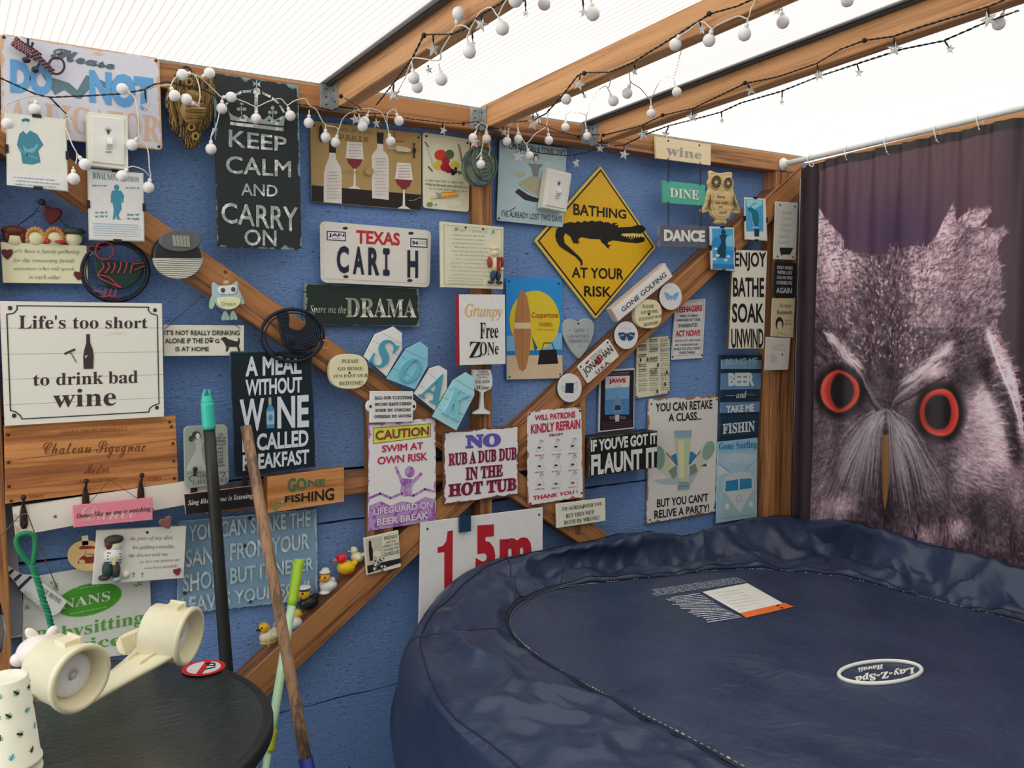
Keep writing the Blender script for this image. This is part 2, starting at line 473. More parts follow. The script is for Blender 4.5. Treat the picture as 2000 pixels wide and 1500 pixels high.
post(-70, 7, 900, .0, PLZ0-.001, 'upright timber at the left edge behind the wine crate panel', off=TD-.002)
flat_beam('brace', ((-60, 176), (-60, 262)), ((1175, 1040), (1175, 1094)), 'diagonal brace falling from top left behind the solar lamp and rooster trivet', off=TD-.006)
flat_beam('brace', ((420, 1361), (420, 1444)), ((1560, 318), (1560, 370)), 'diagonal brace rising to the right corner with the rubber ducks on it', off=TD, oa=(0, 1), ob=(1, 0))
flat_beam('rail', ((400, 950), (400, 1010)), ((1110, 868), (1110, 905)), 'horizontal timber rail behind the GONE FISHING block', off=TD-.012, oa=(0, 1), ob=(0, 1))

# rafters with hangers, roof sheets
GALV = None
gm, nt, b = newmat('galvanised_steel')
nt.links.new(ramp(nt, noise(nt, objco(nt), 55, 3), [(.3, hexl('#7e878c')), (.7, hexl('#a9b0b2'))]), b.inputs['Base Color'])
b.inputs['Roughness'].default_value = .45; b.inputs['Metallic'].default_value = .55; GALV = gm
RW, RH = .038, .060
RAFT = [(.823, 'left rafter with white globe lights along its face'), (1.232, 'middle rafter between the two others'), (1.600, 'right rafter hung with the black star lights')]
YE = -2.55
def rz(y): return 1.990+SL*(-y-.065)        # underside of the rafters
for i, (x, lab) in enumerate(RAFT):
    a = Vector((x+RW/2, -TD-.0015, rz(-TD)+RH/2)); b_ = Vector((x+RW/2, YE, rz(YE)+RH/2))
    tag(beam('rafter', a, b_, RW, RH, STAIN_LIT), lab, 'rafter')
    # joist hanger: flange on the plate, U round the rafter end
    r = empty('joist_hanger', (x, -TD, rz(-TD)-.004), ['steel bracket under the left rafter above the KEEP CALM sign edge', 'steel bracket holding the middle rafter above the fruit sign', 'steel bracket holding the right rafter left of the wine sign'][i], 'bracket', 'joist hangers on the wall plate')
    mb = MB(); z0 = rz(-TD)-.0025; t = .0018
    mb.box((x-.034, -TD-t, PLZ0+.002), (x-.001, -TD-.0002, z0+RH*.98), GALV)
    mb.box((x-t-.0008, -TD-.032, z0-t), (x-.0006, -TD-t, z0+RH*.95), GALV)
    mb.box((x-.001, -TD-.036, z0-t), (x+RW+.001, -TD-t, z0), GALV)
    mb.box((x+RW+.0006, -TD-.032, z0-t), (x+RW+t+.0008, -TD-t, z0+RH*.9), GALV)
    mb.build('bracket', r)
    nb = MB(); dm = plain('#3a3d40', .4, .5)
    for zz in (.012, .03, .048):
        nb.ball((x-.018, -TD-t-.0004, z0+zz), .0024, dm, 8, 5)
    for zz, yy in ((.016, -.02), (.044, -.012)): nb.ball((x-t-.001, -TD+yy, z0+zz), .0024, dm, 8, 5)
    tag(nb.build('nail_head', r), kind='stuff')
# translucent sheets
pm = bpy.data.materials.new('twinwall_polycarbonate'); pm.use_nodes = True; nt = pm.node_tree; nt.nodes.clear()
out = N(nt, 'ShaderNodeOutputMaterial'); tr = N(nt, 'ShaderNodeBsdfTranslucent'); tp = N(nt, 'ShaderNodeBsdfTransparent'); ms = N(nt, 'ShaderNodeMixShader')
co = objco(nt, (1, 1, 1)); w = N(nt, 'ShaderNodeTexWave', Scale=20.0, Distortion=.25, Detail=1.0); w.bands_direction = 'X'; nt.links.new(co, w.inputs[0])
st = noise(nt, objco(nt, (3, .6, 1)), 3, 5, .6); st2 = noise(nt, objco(nt, (1, 1, 1)), 9, 4)
f1 = mth(nt, 'MULTIPLY', ramp(nt, w.outputs['Fac'], [(.06, (.36, .35, .33)), (.34, (1, 1, 1))]), ramp(nt, st, [(.3, (.8, .8, .8)), (.6, (1, 1, 1))]))
cc = mixc(nt, f1, (.25, .22, .17), (.77, .755, .72))
nt.links.new(cc, tr.inputs[0]); nt.links.new(cc, tp.inputs[0]); ms.inputs[0].default_value = .5
nt.links.new(tr.outputs[0], ms.inputs[1]); nt.links.new(tp.outputs[0], ms.inputs[2]); nt.links.new(ms.outputs[0], out.inputs[0])
cl = MB(); cl.box((-1.6, -.055, PLZ1+.0005), (2.55, -.045, PLZ1+.006), plain('#8f8a80', .6)); ceil = cl.build('ceiling'); tag(ceil, kind='structure')
def sheet(x0, x1):
    z = lambda y: rz(y)+RH+.002
    mb = MB(); th = .008
    mb.add([(x0, .03, z(.03)), (x1, .03, z(.03)), (x1, YE, z(YE)), (x0, YE, z(YE))], [(0, 1, 2, 3)], pm)
    mb.build('roof_sheet', ceil)
for x0, x1 in ((-.42, .838), (.844, 1.248), (1.254, 1.616), (1.622, 2.55)): sheet(x0, x1)
for x in (.812, 1.590):                     # dark glazing bars at the left of two rafters
    beam('glazing_bar', (x, -.02, rz(-.02)+RH-.002), (x, YE, rz(YE)+RH-.002), .012, .012, plain('#232426', .4), ceil)
    beam('glazing_cap', (x-.012, -.02, rz(-.02)+RH+.001), (x-.012, YE, rz(YE)+RH+.001), .012, .004, plain('#b9bcc0', .35), ceil)
# right wall top timber
XB = 2.47
ta, tb = PX(1600, 312, XB), PX(2000, 213, XB)
o = beam('side_plate', Vector((XB+.02, -.13, ta.z+(ta.y+.13)/(tb.y-ta.y)*(tb.z-ta.z)*-1-.033)), Vector((XB+.02, tb.y-.5, tb.z-.033+(tb.z-ta.z)/(tb.y-ta.y)*-.5)), .04, .066, STAIN_LIT)
tag(o, 'sloping timber along the top of the right wall behind the curtain rod', 'beam')
tag(beam('trim_right', (2.515, -.066, 0), (2.515, -.066, 1.97), .010, .016, plain('#b8b9b4', .5), up=(1, 0, 0)), kind='structure')

# ================================================================ CURTAIN with printed owl
CX = 2.42
W0, H0, SX0, SY0 = 440, 960, 1580, 205
canvas = np.zeros((H0, W0, 3)); yy, xx = np.mgrid[0:H0, 0:W0]; XX = xx+SX0; YY = yy+SY0
rg = np.random.RandomState(5)
def vnoise(h, w, s, seed):
    r = np.random.RandomState(seed); g = r.rand(h//s+3, w//s+3); y, x = np.mgrid[0:h, 0:w]/s
    y0 = y.astype(int); x0 = x.astype(int); fy = y-y0; fx = x-x0; fy = fy*fy*(3-2*fy); fx = fx*fx*(3-2*fx)
    return (g[y0, x0]*(1-fy)*(1-fx)+g[y0, x0+1]*(1-fy)*fx+g[y0+1, x0]*fy*(1-fx)+g[y0+1, x0+1]*fy*fx)
C = lambda r, g, b: np.array([r, g, b], float)
def blob(cx, cy, rx, ry, p=2): return np.exp(-(np.abs((XX-cx)/rx)**p+np.abs((YY-cy)/ry)**p))
canvas[:] = C(84, 60, 70)
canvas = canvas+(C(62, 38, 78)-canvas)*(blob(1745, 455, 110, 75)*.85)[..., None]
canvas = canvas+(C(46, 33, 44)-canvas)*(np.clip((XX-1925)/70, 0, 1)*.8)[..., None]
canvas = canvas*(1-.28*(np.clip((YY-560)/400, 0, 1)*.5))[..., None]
silh = [(1580,395),(1592,400),(1606,420),(1624,442),(1641,458),(1650,485),(1672,493),(1700,496),(1726,497),(1738,480),(1760,487),(1782,480),(1808,482),(1826,468),(1838,440),(1850,412),(1859,394),(1863,432),(1880,420),(1905,410),(1930,403),(1940,412),(1925,428),(1916,440),(1940,446),(1962,444),(1965,455),(1950,470),(1948,500),(1958,530),(1955,560),(1962,600),(1950,620),(1948,640),(1962,668),(1975,720),(1988,780),(2000,840),(2025,900),(2025,1180),(1580,1180)]
def inpoly(pts):
    m = np.zeros((H0, W0), bool); n = len(pts)
    for i in range(n):
        (x1, y1), (x2, y2) = pts[i], pts[(i+1) % n]
        c = ((y1 > YY) != (y2 > YY)); 
        if y1 != y2: m ^= c & (XX < (x2-x1)*(YY-y1)/(y2-y1)+x1)
    return m
mask = inpoly(silh)
tone = np.full((H0, W0), .30)
def tb_(cx, cy, rx, ry, t, p=2, k=1.0):
    global tone
    tone = tone+(t-tone)*np.clip(blob(cx, cy, rx, ry, p)*k, 0, 1)
for a in [(1600,450,26,45,.75),(1632,520,34,50,.72),(1660,520,30,30,.7),(1600,560,25,60,.42),(1720,590,62,90,.34),(1815,540,52,60,.66),(1846,450,16,40,.7),(1905,428,40,16,.7),(1850,600,45,60,.42),(1905,520,40,60,.40),(1890,640,40,50,.24),(1935,470,25,14,.62),
          (1612,620,30,50,.22),(1650,685,20,20,.55),(1672,715,14,20,.5),(1845,690,20,14,.6),(1820,728,36,14,.95),(1790,770,22,30,.45),(1722,690,48,80,.32),(1600,690,25,30,.25),
          (1610,865,35,50,.34),(1600,960,22,50,.42),(1640,985,30,22,.62),(1612,1010,30,30,.5),(1930,790,36,50,.8),(1952,870,36,60,.74),(1895,905,42,50,.5),(1870,960,30,30,.4),(1885,760,22,30,.3),
          (1725,860,40,70,.20),(1745,960,40,60,.07),(1690,1000,28,30,.16),(1905,1010,35,42,.08),(1870,1030,26,22,.72),(1800,1050,30,28,.66),(1720,1045,50,20,.35),(1985,960,20,60,.6),(1960,1060,40,60,.22),(1810,1000,30,26,.2)]: tb_(*a)
for a in [(1722,700,36,85,.16),(1690,640,26,60,.30),(1755,640,26,60,.30),(1925,790,34,48,.95),(1945,860,34,50,.9),(1905,860,28,50,.62),(1725,930,60,70,.06),(1620,890,30,40,.36),(1880,740,30,26,.12),(1640,985,28,20,.72),(1600,640,18,40,.16)]: tb_(*a)
def band(pts, r, t):
    for (x1, y1), (x2, y2) in zip(pts, pts[1:]):
        n = int(math.hypot(x2-x1, y2-y1)/6)+1
        for k in range(n): tb_(x1+(x2-x1)*k/n, y1+(y2-y1)*k/n, r, r*1.1, t, 2, .6)
band([(1912,705),(1935,745),(1962,790),(1975,850),(1978,905)], 12, .03)
band([(1930,650),(1952,690),(1968,740),(1985,800),(1998,860)], 9, 1.0)
tone = tone+np.where((YY < 640) & (np.abs(XX-1722) > 58), .17, 0)+np.where((YY < 600) & (XX < 1672), .08, 0)
nz = vnoise(H0, W0, 5, 1)*.5+vnoise(H0, W0, 11, 2)*.3+vnoise(H0, W0, 3, 3)*.3
dk = C(34, 22, 32); lt = C(240, 208, 218)
tt = np.clip(tone*1.1-.05+(nz-.55)*.6, 0, 1)
owl = dk+(lt-dk)*tt[..., None]
canvas[mask] = owl[mask]
def stroke(x0, y0, x1, y1, w, col, al):
    ax, bx = int(min(x0, x1)-w-2-SX0), int(max(x0, x1)+w+3-SX0); ay, by = int(min(y0, y1)-w-2-SY0), int(max(y0, y1)+w+3-SY0)
    ax, ay = max(ax, 0), max(ay, 0); bx, by = min(bx, W0), min(by, H0)
    if bx <= ax or by <= ay: return
    gx = XX[ay:by, ax:bx]; gy = YY[ay:by, ax:bx]; dx, dy = x1-x0, y1-y0; L = dx*dx+dy*dy+1e-6
    t = np.clip(((gx-x0)*dx+(gy-y0)*dy)/L, 0, 1); d = np.hypot(gx-x0-t*dx, gy-y0-t*dy)
    a = (np.clip(w*(1-.6*t)-d+.5, 0, 1)*al)[..., None]; canvas[ay:by, ax:bx] += (np.array(col)-canvas[ay:by, ax:bx])*a
for k in range(15000):
    x = SX0+rg.rand()*W0; y = 395+rg.rand()*760
    iy, ix = int(y-SY0), int(x-SX0)
    if iy >= H0 or not mask[iy, ix]: continue
    dx, dy = x-1722, (y-800)*.9; d = math.hypot(dx, dy)+1; dx, dy = dx/d, dy/d
    if y > 1000: dx, dy = .1, 1
    t = tone[iy, ix]; L = 4+rg.rand()*(7 if y < 700 else 14); j = rg.randn(2)*.25
    v = np.clip(t*1.15-.06+(rg.rand()-.5)*(.8 if y < 720 else .45), 0, 1)**1.25; hue = C(*(lt*[1, .95+.05*rg.rand(), 1]))
    if y < 720 and abs(x-1722) < 90 and rg.rand() < .5: L = 3; v = 1 if rg.rand() < .38 else .08
    stroke(x, y, x+(dx+j[0])*L, y+(dy+j[1])*L, .8+rg.rand()*1.0, dk+(hue-dk)*v, .75)
# dark curved bars on the crown and ears
for k in range(900):
    x = 1585+rg.rand()*340; y = 410+rg.rand()*200
    iy, ix = int(y-SY0), int(x-SX0)
    if mask[iy, ix] and tone[iy, ix] > .45:
        s = 5; stroke(x-s, y+rg.rand()*2, x+s, y-1-rg.rand()*2, .8, C(70, 45, 60), .8)
# facial disc rays
for k in range(1700):
    e = [(1639, 763), (1836, 806)][k % 2]; a = rg.rand()*6.283; r = 55+rg.rand()*75
    x, y = e[0]+math.cos(a)*r*.9, e[1]+math.sin(a)*r
    iy, ix = int(y-SY0), int(x-SX0)
    if 0 <= iy < H0 and 0 <= ix < W0 and y > 720 and mask[iy, ix]:
        v = np.clip(tone[iy, ix]*1.25+(rg.rand()-.5)*.5, 0, 1); L = 10+rg.rand()*16
        stroke(x, y, x+math.cos(a)*L, y+math.sin(a)*L, .7, dk+(C(190, 178, 180)-dk)*v, .6)
def ellip(cx, cy, rx, ry, col, soft=.12, rot=0):
    c, s = math.cos(rot), math.sin(rot); u = (XX-cx)*c+(YY-cy)*s; v = -(XX-cx)*s+(YY-cy)*c
    d = np.hypot(u/rx, v/ry); a = np.clip((1-d)/soft+.5, 0, 1)[..., None]; global canvas
    canvas = canvas+(np.array(col)-canvas)*a
for (cx, cy, rx, ry, px_, prx, pry) in ((1639, 764, 38, 41, 1644, 24, 34), (1836, 806, 39, 46, 1831, 25, 34)):
    ellip(cx, cy, rx+13, ry+13, C(22, 14, 18), .25)
    ellip(cx, cy, rx, ry, C(232, 84, 58), .08); ellip(cx+3, cy, rx-6, ry-5, C(205, 62, 48), .2); ellip(px_-3, cy, prx+7, pry+5, C(160, 45, 38), .3)
    ellip(px_, cy-1, prx, pry, C(20, 9, 12), .12)
for a in range(140):                         # strokes of the brow V
    t = rg.rand(); x = 1655+t*60; y = 690+t*105; stroke(x, y, x+8+rg.randn()*3, y+14, .9, dk+(C(205, 190, 195)-dk)*(.75-.4*t), .7)
    x = 1835-t*85; y = 705+t*75; stroke(x, y, x-10, y+12+rg.randn()*3, .9, dk+(C(225, 212, 212)-dk)*(.95-.5*t), .7)
for k in range(900):                         # soft pale plumes: brows, cheek edge and side stripe
    g = k % 5
    if g == 0: t = rg.rand()**1.3; x, y, dx, dy = 1612+62*t+rg.randn()*4, 648+62*t+rg.randn()*5, 11, 13
    elif g == 1: t = rg.rand()**1.3; x, y, dx, dy = 1862-85*t+rg.randn()*4, 668+75*t+rg.randn()*5, -13, 9
    elif g == 2: x, y, dx, dy = 1905+rg.rand()*50, 745+rg.rand()*160, 10, -2+rg.randn()*3
    elif g == 3: t = rg.rand(); x, y, dx, dy = 1928+60*t, 640+190*t, 5, 14
    else: x, y, dx, dy = 1850+rg.rand()*90, 890+rg.rand()*70, 12, 4
    stroke(x, y, x+dx*(.7+rg.rand()), y+dy*(.7+rg.rand()), 1.0, C(226, 212, 214), .36 if g != 4 else .24)
for k in range(240):                         # dark lores and brow edges
    t = rg.rand(); x = 1668+46*t; y = 722+86*t; stroke(x, y, x+6, y+11, 1.6, C(36, 24, 32), .7)
    x = 1842-82*t; y = 728+52*t+8; stroke(x, y, x-10, y+8, 1.6, C(40, 26, 34), .6)
# beak
bk = [(1720,850),(1740,850),(1744,900),(1740,940),(1733,975),(1727,996),(1721,975),(1718,930),(1717,880)]
mb_ = inpoly(bk); canvas[mb_] = (C(150, 104, 66)*(1-.25*np.abs((XX-1730)/12)[..., None]))[mb_]
for k in range(330):                         # bristles fanning over the beak
    sgn = -1 if k % 2 else 1; x, y = 1726+sgn*rg.rand()*22, 800+rg.rand()*28; sp = sgn*(.1+rg.rand()*.9); L = 95+rg.rand()*100; v = .35+rg.rand()*.65
    px_, py_ = x, y
    for q in range(1, 9):
        t = q/8; nx = x+sp*L*.62*t**.75; ny = y+L*t**1.25*(1.05-.2*abs(sp)); stroke(px_, py_, nx, ny, .75, dk+(C(205, 198, 202)-dk)*v, .6*(1-.4*t)); px_, py_ = nx, ny
for k in range(26):                          # dark shafts on the breast
    x = 1600+rg.rand()*380; y = 1000+rg.rand()*60; stroke(x, y, x+rg.randn()*5, y+30, 1.6, C(30, 18, 26), .8)
canvas = np.clip(canvas, 0, 255)
Y0c = PX(1588, 700, CX).y; Y1c = PX(2012, 700, CX).y
cols = list(np.linspace(Y0c, Y1c, 380))+list(np.linspace(Y1c-.02, Y1c-.7, 24)); NR = 560
def ctop(y):                                 # hem height, sagging between the rings
    a, c = PX(1590, 316, CX), PX(2000, 226, CX); t = (y-a.y)/(c.y-a.y); return a.z+(c.z-a.z)*t
def fold(y, v):
    q = (Y0c-y); return .011*math.sin(q*31+.6)*(1-.35*v)+.006*math.sin(q*67+2+v)+.004*math.sin(q*140+v*3)*(1-v)
ys = np.array(cols); vv = np.linspace(0, 1, NR)
vert = np.zeros((len(cols), NR, 3)); ZB = .45
for i, y in enumerate(cols):
    zt = ctop(y)-.004*(1-abs(math.sin((Y0c-y)*19.0)))
    z = zt+(ZB-zt)*vv; q = Y0c-y
    s1 = math.sin(q*31+.6); s2 = np.sin(q*67+2+vv); s3 = math.sin(q*140)
    x = CX+.010*s1*(.55+.45*vv)+.005*s2+.005*s3*np.exp(-vv*9)+.002*np.sin(q*50+vv*14)
    vert[i, :, 0] = x; vert[i, :, 1] = y; vert[i, :, 2] = z
fl = vert.copy(); fl[:, :, 0] = CX
D = fl.reshape(-1, 3)-np.array(CAM); r_, u_, f_ = np.array(_r), np.array(_u), np.array(_f)
pxv = 1000+FPX*(D@r_)/(D@f_); pyv = 750-FPX*(D@u_)/(D@f_)
gx = np.clip(pxv-SX0, 0, W0-1.01); gy = np.clip(pyv-SY0, 0, H0-1.01); x0 = gx.astype(int); y0 = gy.astype(int); fx = (gx-x0)[:, None]; fy = (gy-y0)[:, None]
colr = canvas[y0, x0]*(1-fx)*(1-fy)+canvas[y0, x0+1]*fx*(1-fy)+canvas[y0+1, x0]*(1-fx)*fy+canvas[y0+1, x0+1]*fx*fy
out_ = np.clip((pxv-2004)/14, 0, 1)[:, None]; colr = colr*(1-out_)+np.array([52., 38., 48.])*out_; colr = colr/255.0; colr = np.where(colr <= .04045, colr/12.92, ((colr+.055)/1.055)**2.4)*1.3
n0, n1 = len(cols), NR
hem = (np.tile(np.arange(n1), n0) < 10); colr[hem] = [.026, .018, .024]
idx = np.arange(n0*n1).reshape(n0, n1); quads = np.stack([idx[:-1, :-1], idx[:-1, 1:], idx[1:, 1:], idx[1:, :-1]], -1).reshape(-1, 4)
cur_root = empty('owl_curtain', (CX, float(Y0c), 1.0), 'dark purple shower curtain printed with a large orange-eyed owl', 'curtain')
me = bpy.data.meshes.new('fabric'); vs = vert.reshape(-1, 3)-np.array(cur_root.location)
me.vertices.add(len(vs)); me.vertices.foreach_set('co', vs.ravel()); me.loops.add(quads.size); me.loops.foreach_set('vertex_index', quads.ravel())
me.polygons.add(len(quads)); me.polygons.foreach_set('loop_start', np.arange(0, quads.size, 4)); me.polygons.foreach_set('loop_total', np.full(len(quads), 4))
me.update(calc_edges=True); me.polygons.foreach_set('use_smooth', np.ones(len(quads), bool))
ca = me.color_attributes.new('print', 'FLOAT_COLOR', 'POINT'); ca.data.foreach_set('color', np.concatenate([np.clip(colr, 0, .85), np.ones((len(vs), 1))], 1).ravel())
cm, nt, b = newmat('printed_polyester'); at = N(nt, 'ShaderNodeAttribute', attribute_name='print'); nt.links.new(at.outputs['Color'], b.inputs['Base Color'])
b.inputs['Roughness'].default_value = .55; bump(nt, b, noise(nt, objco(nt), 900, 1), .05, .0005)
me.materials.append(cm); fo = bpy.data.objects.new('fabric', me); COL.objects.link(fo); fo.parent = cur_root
# unprinted edge folded back towards the corner
vs = []; fs = []; n = 24; m = 30
for i in range(n+1):
    t = i/n
    for j in range(m+1):
        v = j/m; zt = ctop(Y0c)-.002; x = CX+.010*math.sin(.6)+.055*t+.010*math.sin(t*9+v); y = Y0c+(-.085-Y0c)*t
        vs.append((x, y, zt+(ZB-zt)*v))
for i in range(n):
    for j in range(m): a = i*(m+1)+j; fs.append((a, a+1, a+m+2, a+m+1))
em = plain('#33262f', .6, name='dark_polyester')
mk('edge_fold', vs, fs, em, cur_root, smooth=True)
# rod, flange and clear rings
rod_a, rod_b = PX(1543, 318, CX), PX(2000, 209, CX); dirr = (rod_b-rod_a).normalized()
ra = rod_a+dirr*((-TD-.004-rod_a.y)/dirr.y); rb = rod_b+dirr*.55
rr = empty('curtain_rod', ra, 'white tube curtain rod sloping up above the owl curtain', 'curtain rod')
WH = plain('#d5dae0', .3); mb = MB(); mb.tube([ra, rb], .009, WH, 14); mb.build('tube', rr, True)
mb = MB(); mb.lathe([(.012, 0), (.021, 0), (.021, .006), (.013, .012), (.0125, .02), (.0095, .02)], WH, Matrix.Translation(ra+Vector((0, .004, 0))) @ dirr.to_track_quat('Z', 'Y').to_matrix().to_4x4(), 20); mb.build('flange', rr, True)
clr = bpy.data.materials.new('clear_plastic'); clr.use_nodes = True; b = clr.node_tree.nodes['Principled BSDF']
b.inputs['Base Color'].default_value = (.93, .94, .95, 1); b.inputs['Roughness'].default_value = .12; b.inputs['Transmission Weight'].default_value = .55; b.inputs['IOR'].default_value = 1.3
for i, (x, y) in enumerate([(1583, 318), (1655, 308), (1733, 293), (1830, 270), (1913, 248)]):
    p = PX(x, y, CX); q = ra+dirr*((p.y-ra.y)/dirr.y); pts = []
    for k in range(15):
        a = math.radians(200-k*25+(-60)); pts.append(Vector((q.x-.020*math.sin(a)*.7, q.y+.006*math.cos(a), (q.z+p.z)/2+(.5*(q.z-p.z)+.014)*math.cos(a))))
    mb = MB(); mb.tube(pts, .0018, clr, 6); mb.ball(pts[0], .0032, clr, 8, 6)
    o = mb.build('curtain_ring', None, True); tag(o, ['clear plastic curtain ring nearest the corner', 'clear plastic curtain ring second from the corner', 'clear plastic curtain ring third from the corner, turned edge-on', 'clear plastic curtain ring fourth from the corner', 'clear plastic curtain ring nearest the right edge'][i], 'curtain ring', 'curtain rings')

# ================================================================ HOT TUB COVER
NAVY = None
nm, nt, b = newmat('navy_pvc_fabric')
n1 = noise(nt, objco(nt), 6, 4); n2 = noise(nt, objco(nt), 26, 5, .6, 1.2)
nt.links.new(ramp(nt, n1, [(.3, hexl('#222d47', 1.25)), (.7, hexl('#2a3751', 1.25))]), b.inputs['Base Color'])
nt.links.new(ramp(nt, n1, [(.3, (.30,)*3), (.7, (.42,)*3)]), b.inputs['Roughness']); b.inputs['Specular IOR Level'].default_value = .5
n3 = noise(nt, objco(nt), 11, 5, .55, 2.2); bump(nt, b, mth(nt, 'ADD', mth(nt, 'MULTIPLY', n2, .35), n3), .28, .012); NAVY = nm
def interp(pts, n):
    pts = [Vector(p) for p in pts]; d = [0]
    for a, c in zip(pts, pts[1:]): d.append(d[-1]+(c-a).length)
    res = []
    for k in range(n+1):
        s = d[-1]*k/n; i = max(0, min(len(pts)-2, next((j for j in range(len(d)-1) if d[j+1] >= s-1e-9), len(pts)-2)))
        t = (s-d[i])/max(1e-9, d[i+1]-d[i])
        p0 = pts[max(i-1, 0)]; p1 = pts[i]; p2 = pts[i+1]; p3 = pts[min(i+2, len(pts)-1)]
        res.append(p1.lerp(p2, t)*.35+.65*(.5*((2*p1)+(p2-p0)*t+(2*p0-5*p1+4*p2-p3)*t*t+(-p0+3*p1-3*p2+p3)*t**3)))
    return res
NS = 420
# matching stations: front left > back left > back right > front right
seam = [(1.115,-1.95,.745), (1.11,-1.5,.745), PZ(1460,1500,.748), PZ(1200,1365,.753), PZ(1080,1300,.76), PZ(1012,1247,.768), PZ(996,1215,.775), PZ(1010,1185,.783), PZ(1055,1160,.785), PZ(1112,1145,.785), PZ(1250,1130,.78), PZ(1380,1115,.778), PZ(1501,1112,.77), PZ(1655,1129,.765), PZ(1795,1163,.76), PZ(1900,1190,.757), PZ(2000,1217,.755), (2.17,-1.5,.75), (2.16,-1.95,.745)]
ridge = [(.80,-1.95,.73), (.79,-1.5,.735), PZ(985,1500,.742), PZ(855,1388,.765), PZ(815,1290,.775), PY(818,1232,.30), PY(880,1160,.17), PY(960,1098,.11), PY(1060,1074,.09), PY(1130,1060,.08), PY(1250,1039,.08), PY(1340,1047,.085), PY(1460,1016,.10), PY(1575,1006,.13), PX(1690,1026,2.355), PX(1820,1062,2.35), PX(1990,1108,2.35), (2.35,-1.5,.80), (2.34,-1.95,.77)]
outer = [(.775,-1.95,.60), (.765,-1.5,.61), (.765,-.95,.61), (.775,-.66,.62), (.775,-.47,.62), PY(783,1300,.36), PY(800,1268,.27), (1.02,-.10,.64), (1.12,-.05,.64), (1.4,-.045,.64), (1.7,-.045,.64), (1.95,-.045,.64), (2.2,-.05,.64), (2.33,-.09,.66), (2.385,-.25,.68), (2.385,-.5,.68), (2.385,-.9,.68), (2.385,-1.5,.68), (2.38,-1.95,.66)]
A_, B_, C_ = [ [Vector(p) for p in L_] for L_ in (seam, ridge, outer)]
def stat(L_):                                # keep the stations aligned instead of equal arc length
    o = []; m = len(L_)-1
    for k in range(NS+1):
        s = m*k/NS; i = min(int(s), m-1); t = s-i; p0, p1, p2, p3 = L_[max(i-1, 0)], L_[i], L_[i+1], L_[min(i+2, m)]
        o.append(.5*((2*p1)+(p2-p0)*t+(2*p0-5*p1+4*p2-p3)*t*t+(-p0+3*p1-3*p2+p3)*t**3))
    return o
SA, SB, SC = stat(A_), stat(B_), stat(C_)
import mathutils.noise as mn
def wr(p, s, seed=0): return mn.noise(Vector((p.x*s+seed, p.y*s, p.z*s)))
cen = Vector((1.62, -1.2, .758))
rows = []; inner = 26; ring_n = 44; skirt = 26
for k in range(NS+1):
    a, b_, c = SA[k], SB[k], SC[k]; row = []; sk = k/NS
    for i in range(inner):                   # flat top, a little crowned
        t = i/inner; p = cen.lerp(a, t); p.z += .004*wr(p, 5)+(.003*wr(p, 14, 4)); row.append(p)
    back = min(1, max(0, (sk-.44)/.1))*min(1, max(0, (1.0-sk)/.12)); left = 1-min(1, max(0, (sk-.30)/.12))
    for i in range(ring_n+1):
        t = i/ring_n; p = a.lerp(b_, t)
        sag = math.sin(math.pi*t)
        # stitched seam, then a valley, then the puffed roll of the rim
        if back > 0: p.z += back*(-.030*math.sin(math.pi*min(1, t*1.15))*(1-t*.2)+.010*math.sin(3*math.pi*t))
        p.z += left*(.020*sag)
        wf = math.exp(-((sk-.515)/.085)**2)+.6*math.exp(-((sk-.76)/.07)**2); inw = (cen-b_); inw.z = 0; inw.normalize()
        p += inw*(.040*wf*math.exp(-((t-.84)/.09)**2)); p.z += wf*(-.034*math.exp(-((t-.60)/.16)**2)+.006*math.exp(-((t-.88)/.07)**2))
        p.z -= .005*math.exp(-((t-.015)/.02)**2)
        e = math.sin(math.pi*min(1, t*1.02))**.6 if 0 < t < .98 else 0
        q = Vector((p.x, p.y, 0))
        rdg = 1-abs(wr(q, 7.5, 3)*1.9); rdg2 = 1-abs(wr(q, 15, 9)*2); wv = wr(q, 4.5, 6)
        p.z += e*(.026*(rdg-.5)+.012*(rdg2-.5)+.020*wv)*(1+.4*back)
        al = sk*150
        p.z += e*.005*math.sin(al+5*wr(q, 4, 2))*(.4+.6*back)
        row.append(p)
    for i in range(1, 9):                    # roll over the edge
        t = i/8; ang = t*math.pi/2; p = Vector((b_.x+(c.x-b_.x)*math.sin(ang), b_.y+(c.y-b_.y)*math.sin(ang), b_.z+(c.z-b_.z)*(1-math.cos(ang))))
        nrm = Vector((c.x-b_.x, c.y-b_.y, 0)); 
        if nrm.length > 1e-5: nrm.normalize()
        p += nrm*(.006*wr(p, 9)+.004*wr(p, 22)); row.append(p)
    for i in range(1, skirt+1):
        t = i/skirt; p = Vector((c.x, c.y, c.z+(.01-c.z)*t)); nr = Vector((c.x-1.62, c.y+1.0, 0)).normalized()
        p -= nr*(-.006+.012*math.sin(t*3)+.010*wr(p, 6)*1.2+.006*math.sin(sk*120+2*wr(p, 5))*t)
        p.y = min(p.y, -.012); row.append(p)
    rows.append(row)
nr_ = len(rows[0]); vs = [p for r in rows for p in r]; fs = []
for k in range(NS):
    for i in range(nr_-1): fs.append((k*nr_+i, (k+1)*nr_+i, (k+1)*nr_+i+1, k*nr_+i+1))
tub = empty('hot_tub_cover', (1.62, -1.0, 0), 'dark navy fabric hot tub cover with wrinkled rim, filling the lower right', 'cover')
mk('fabric', vs, fs, NAVY, tub, smooth=True); fs_cover = fs
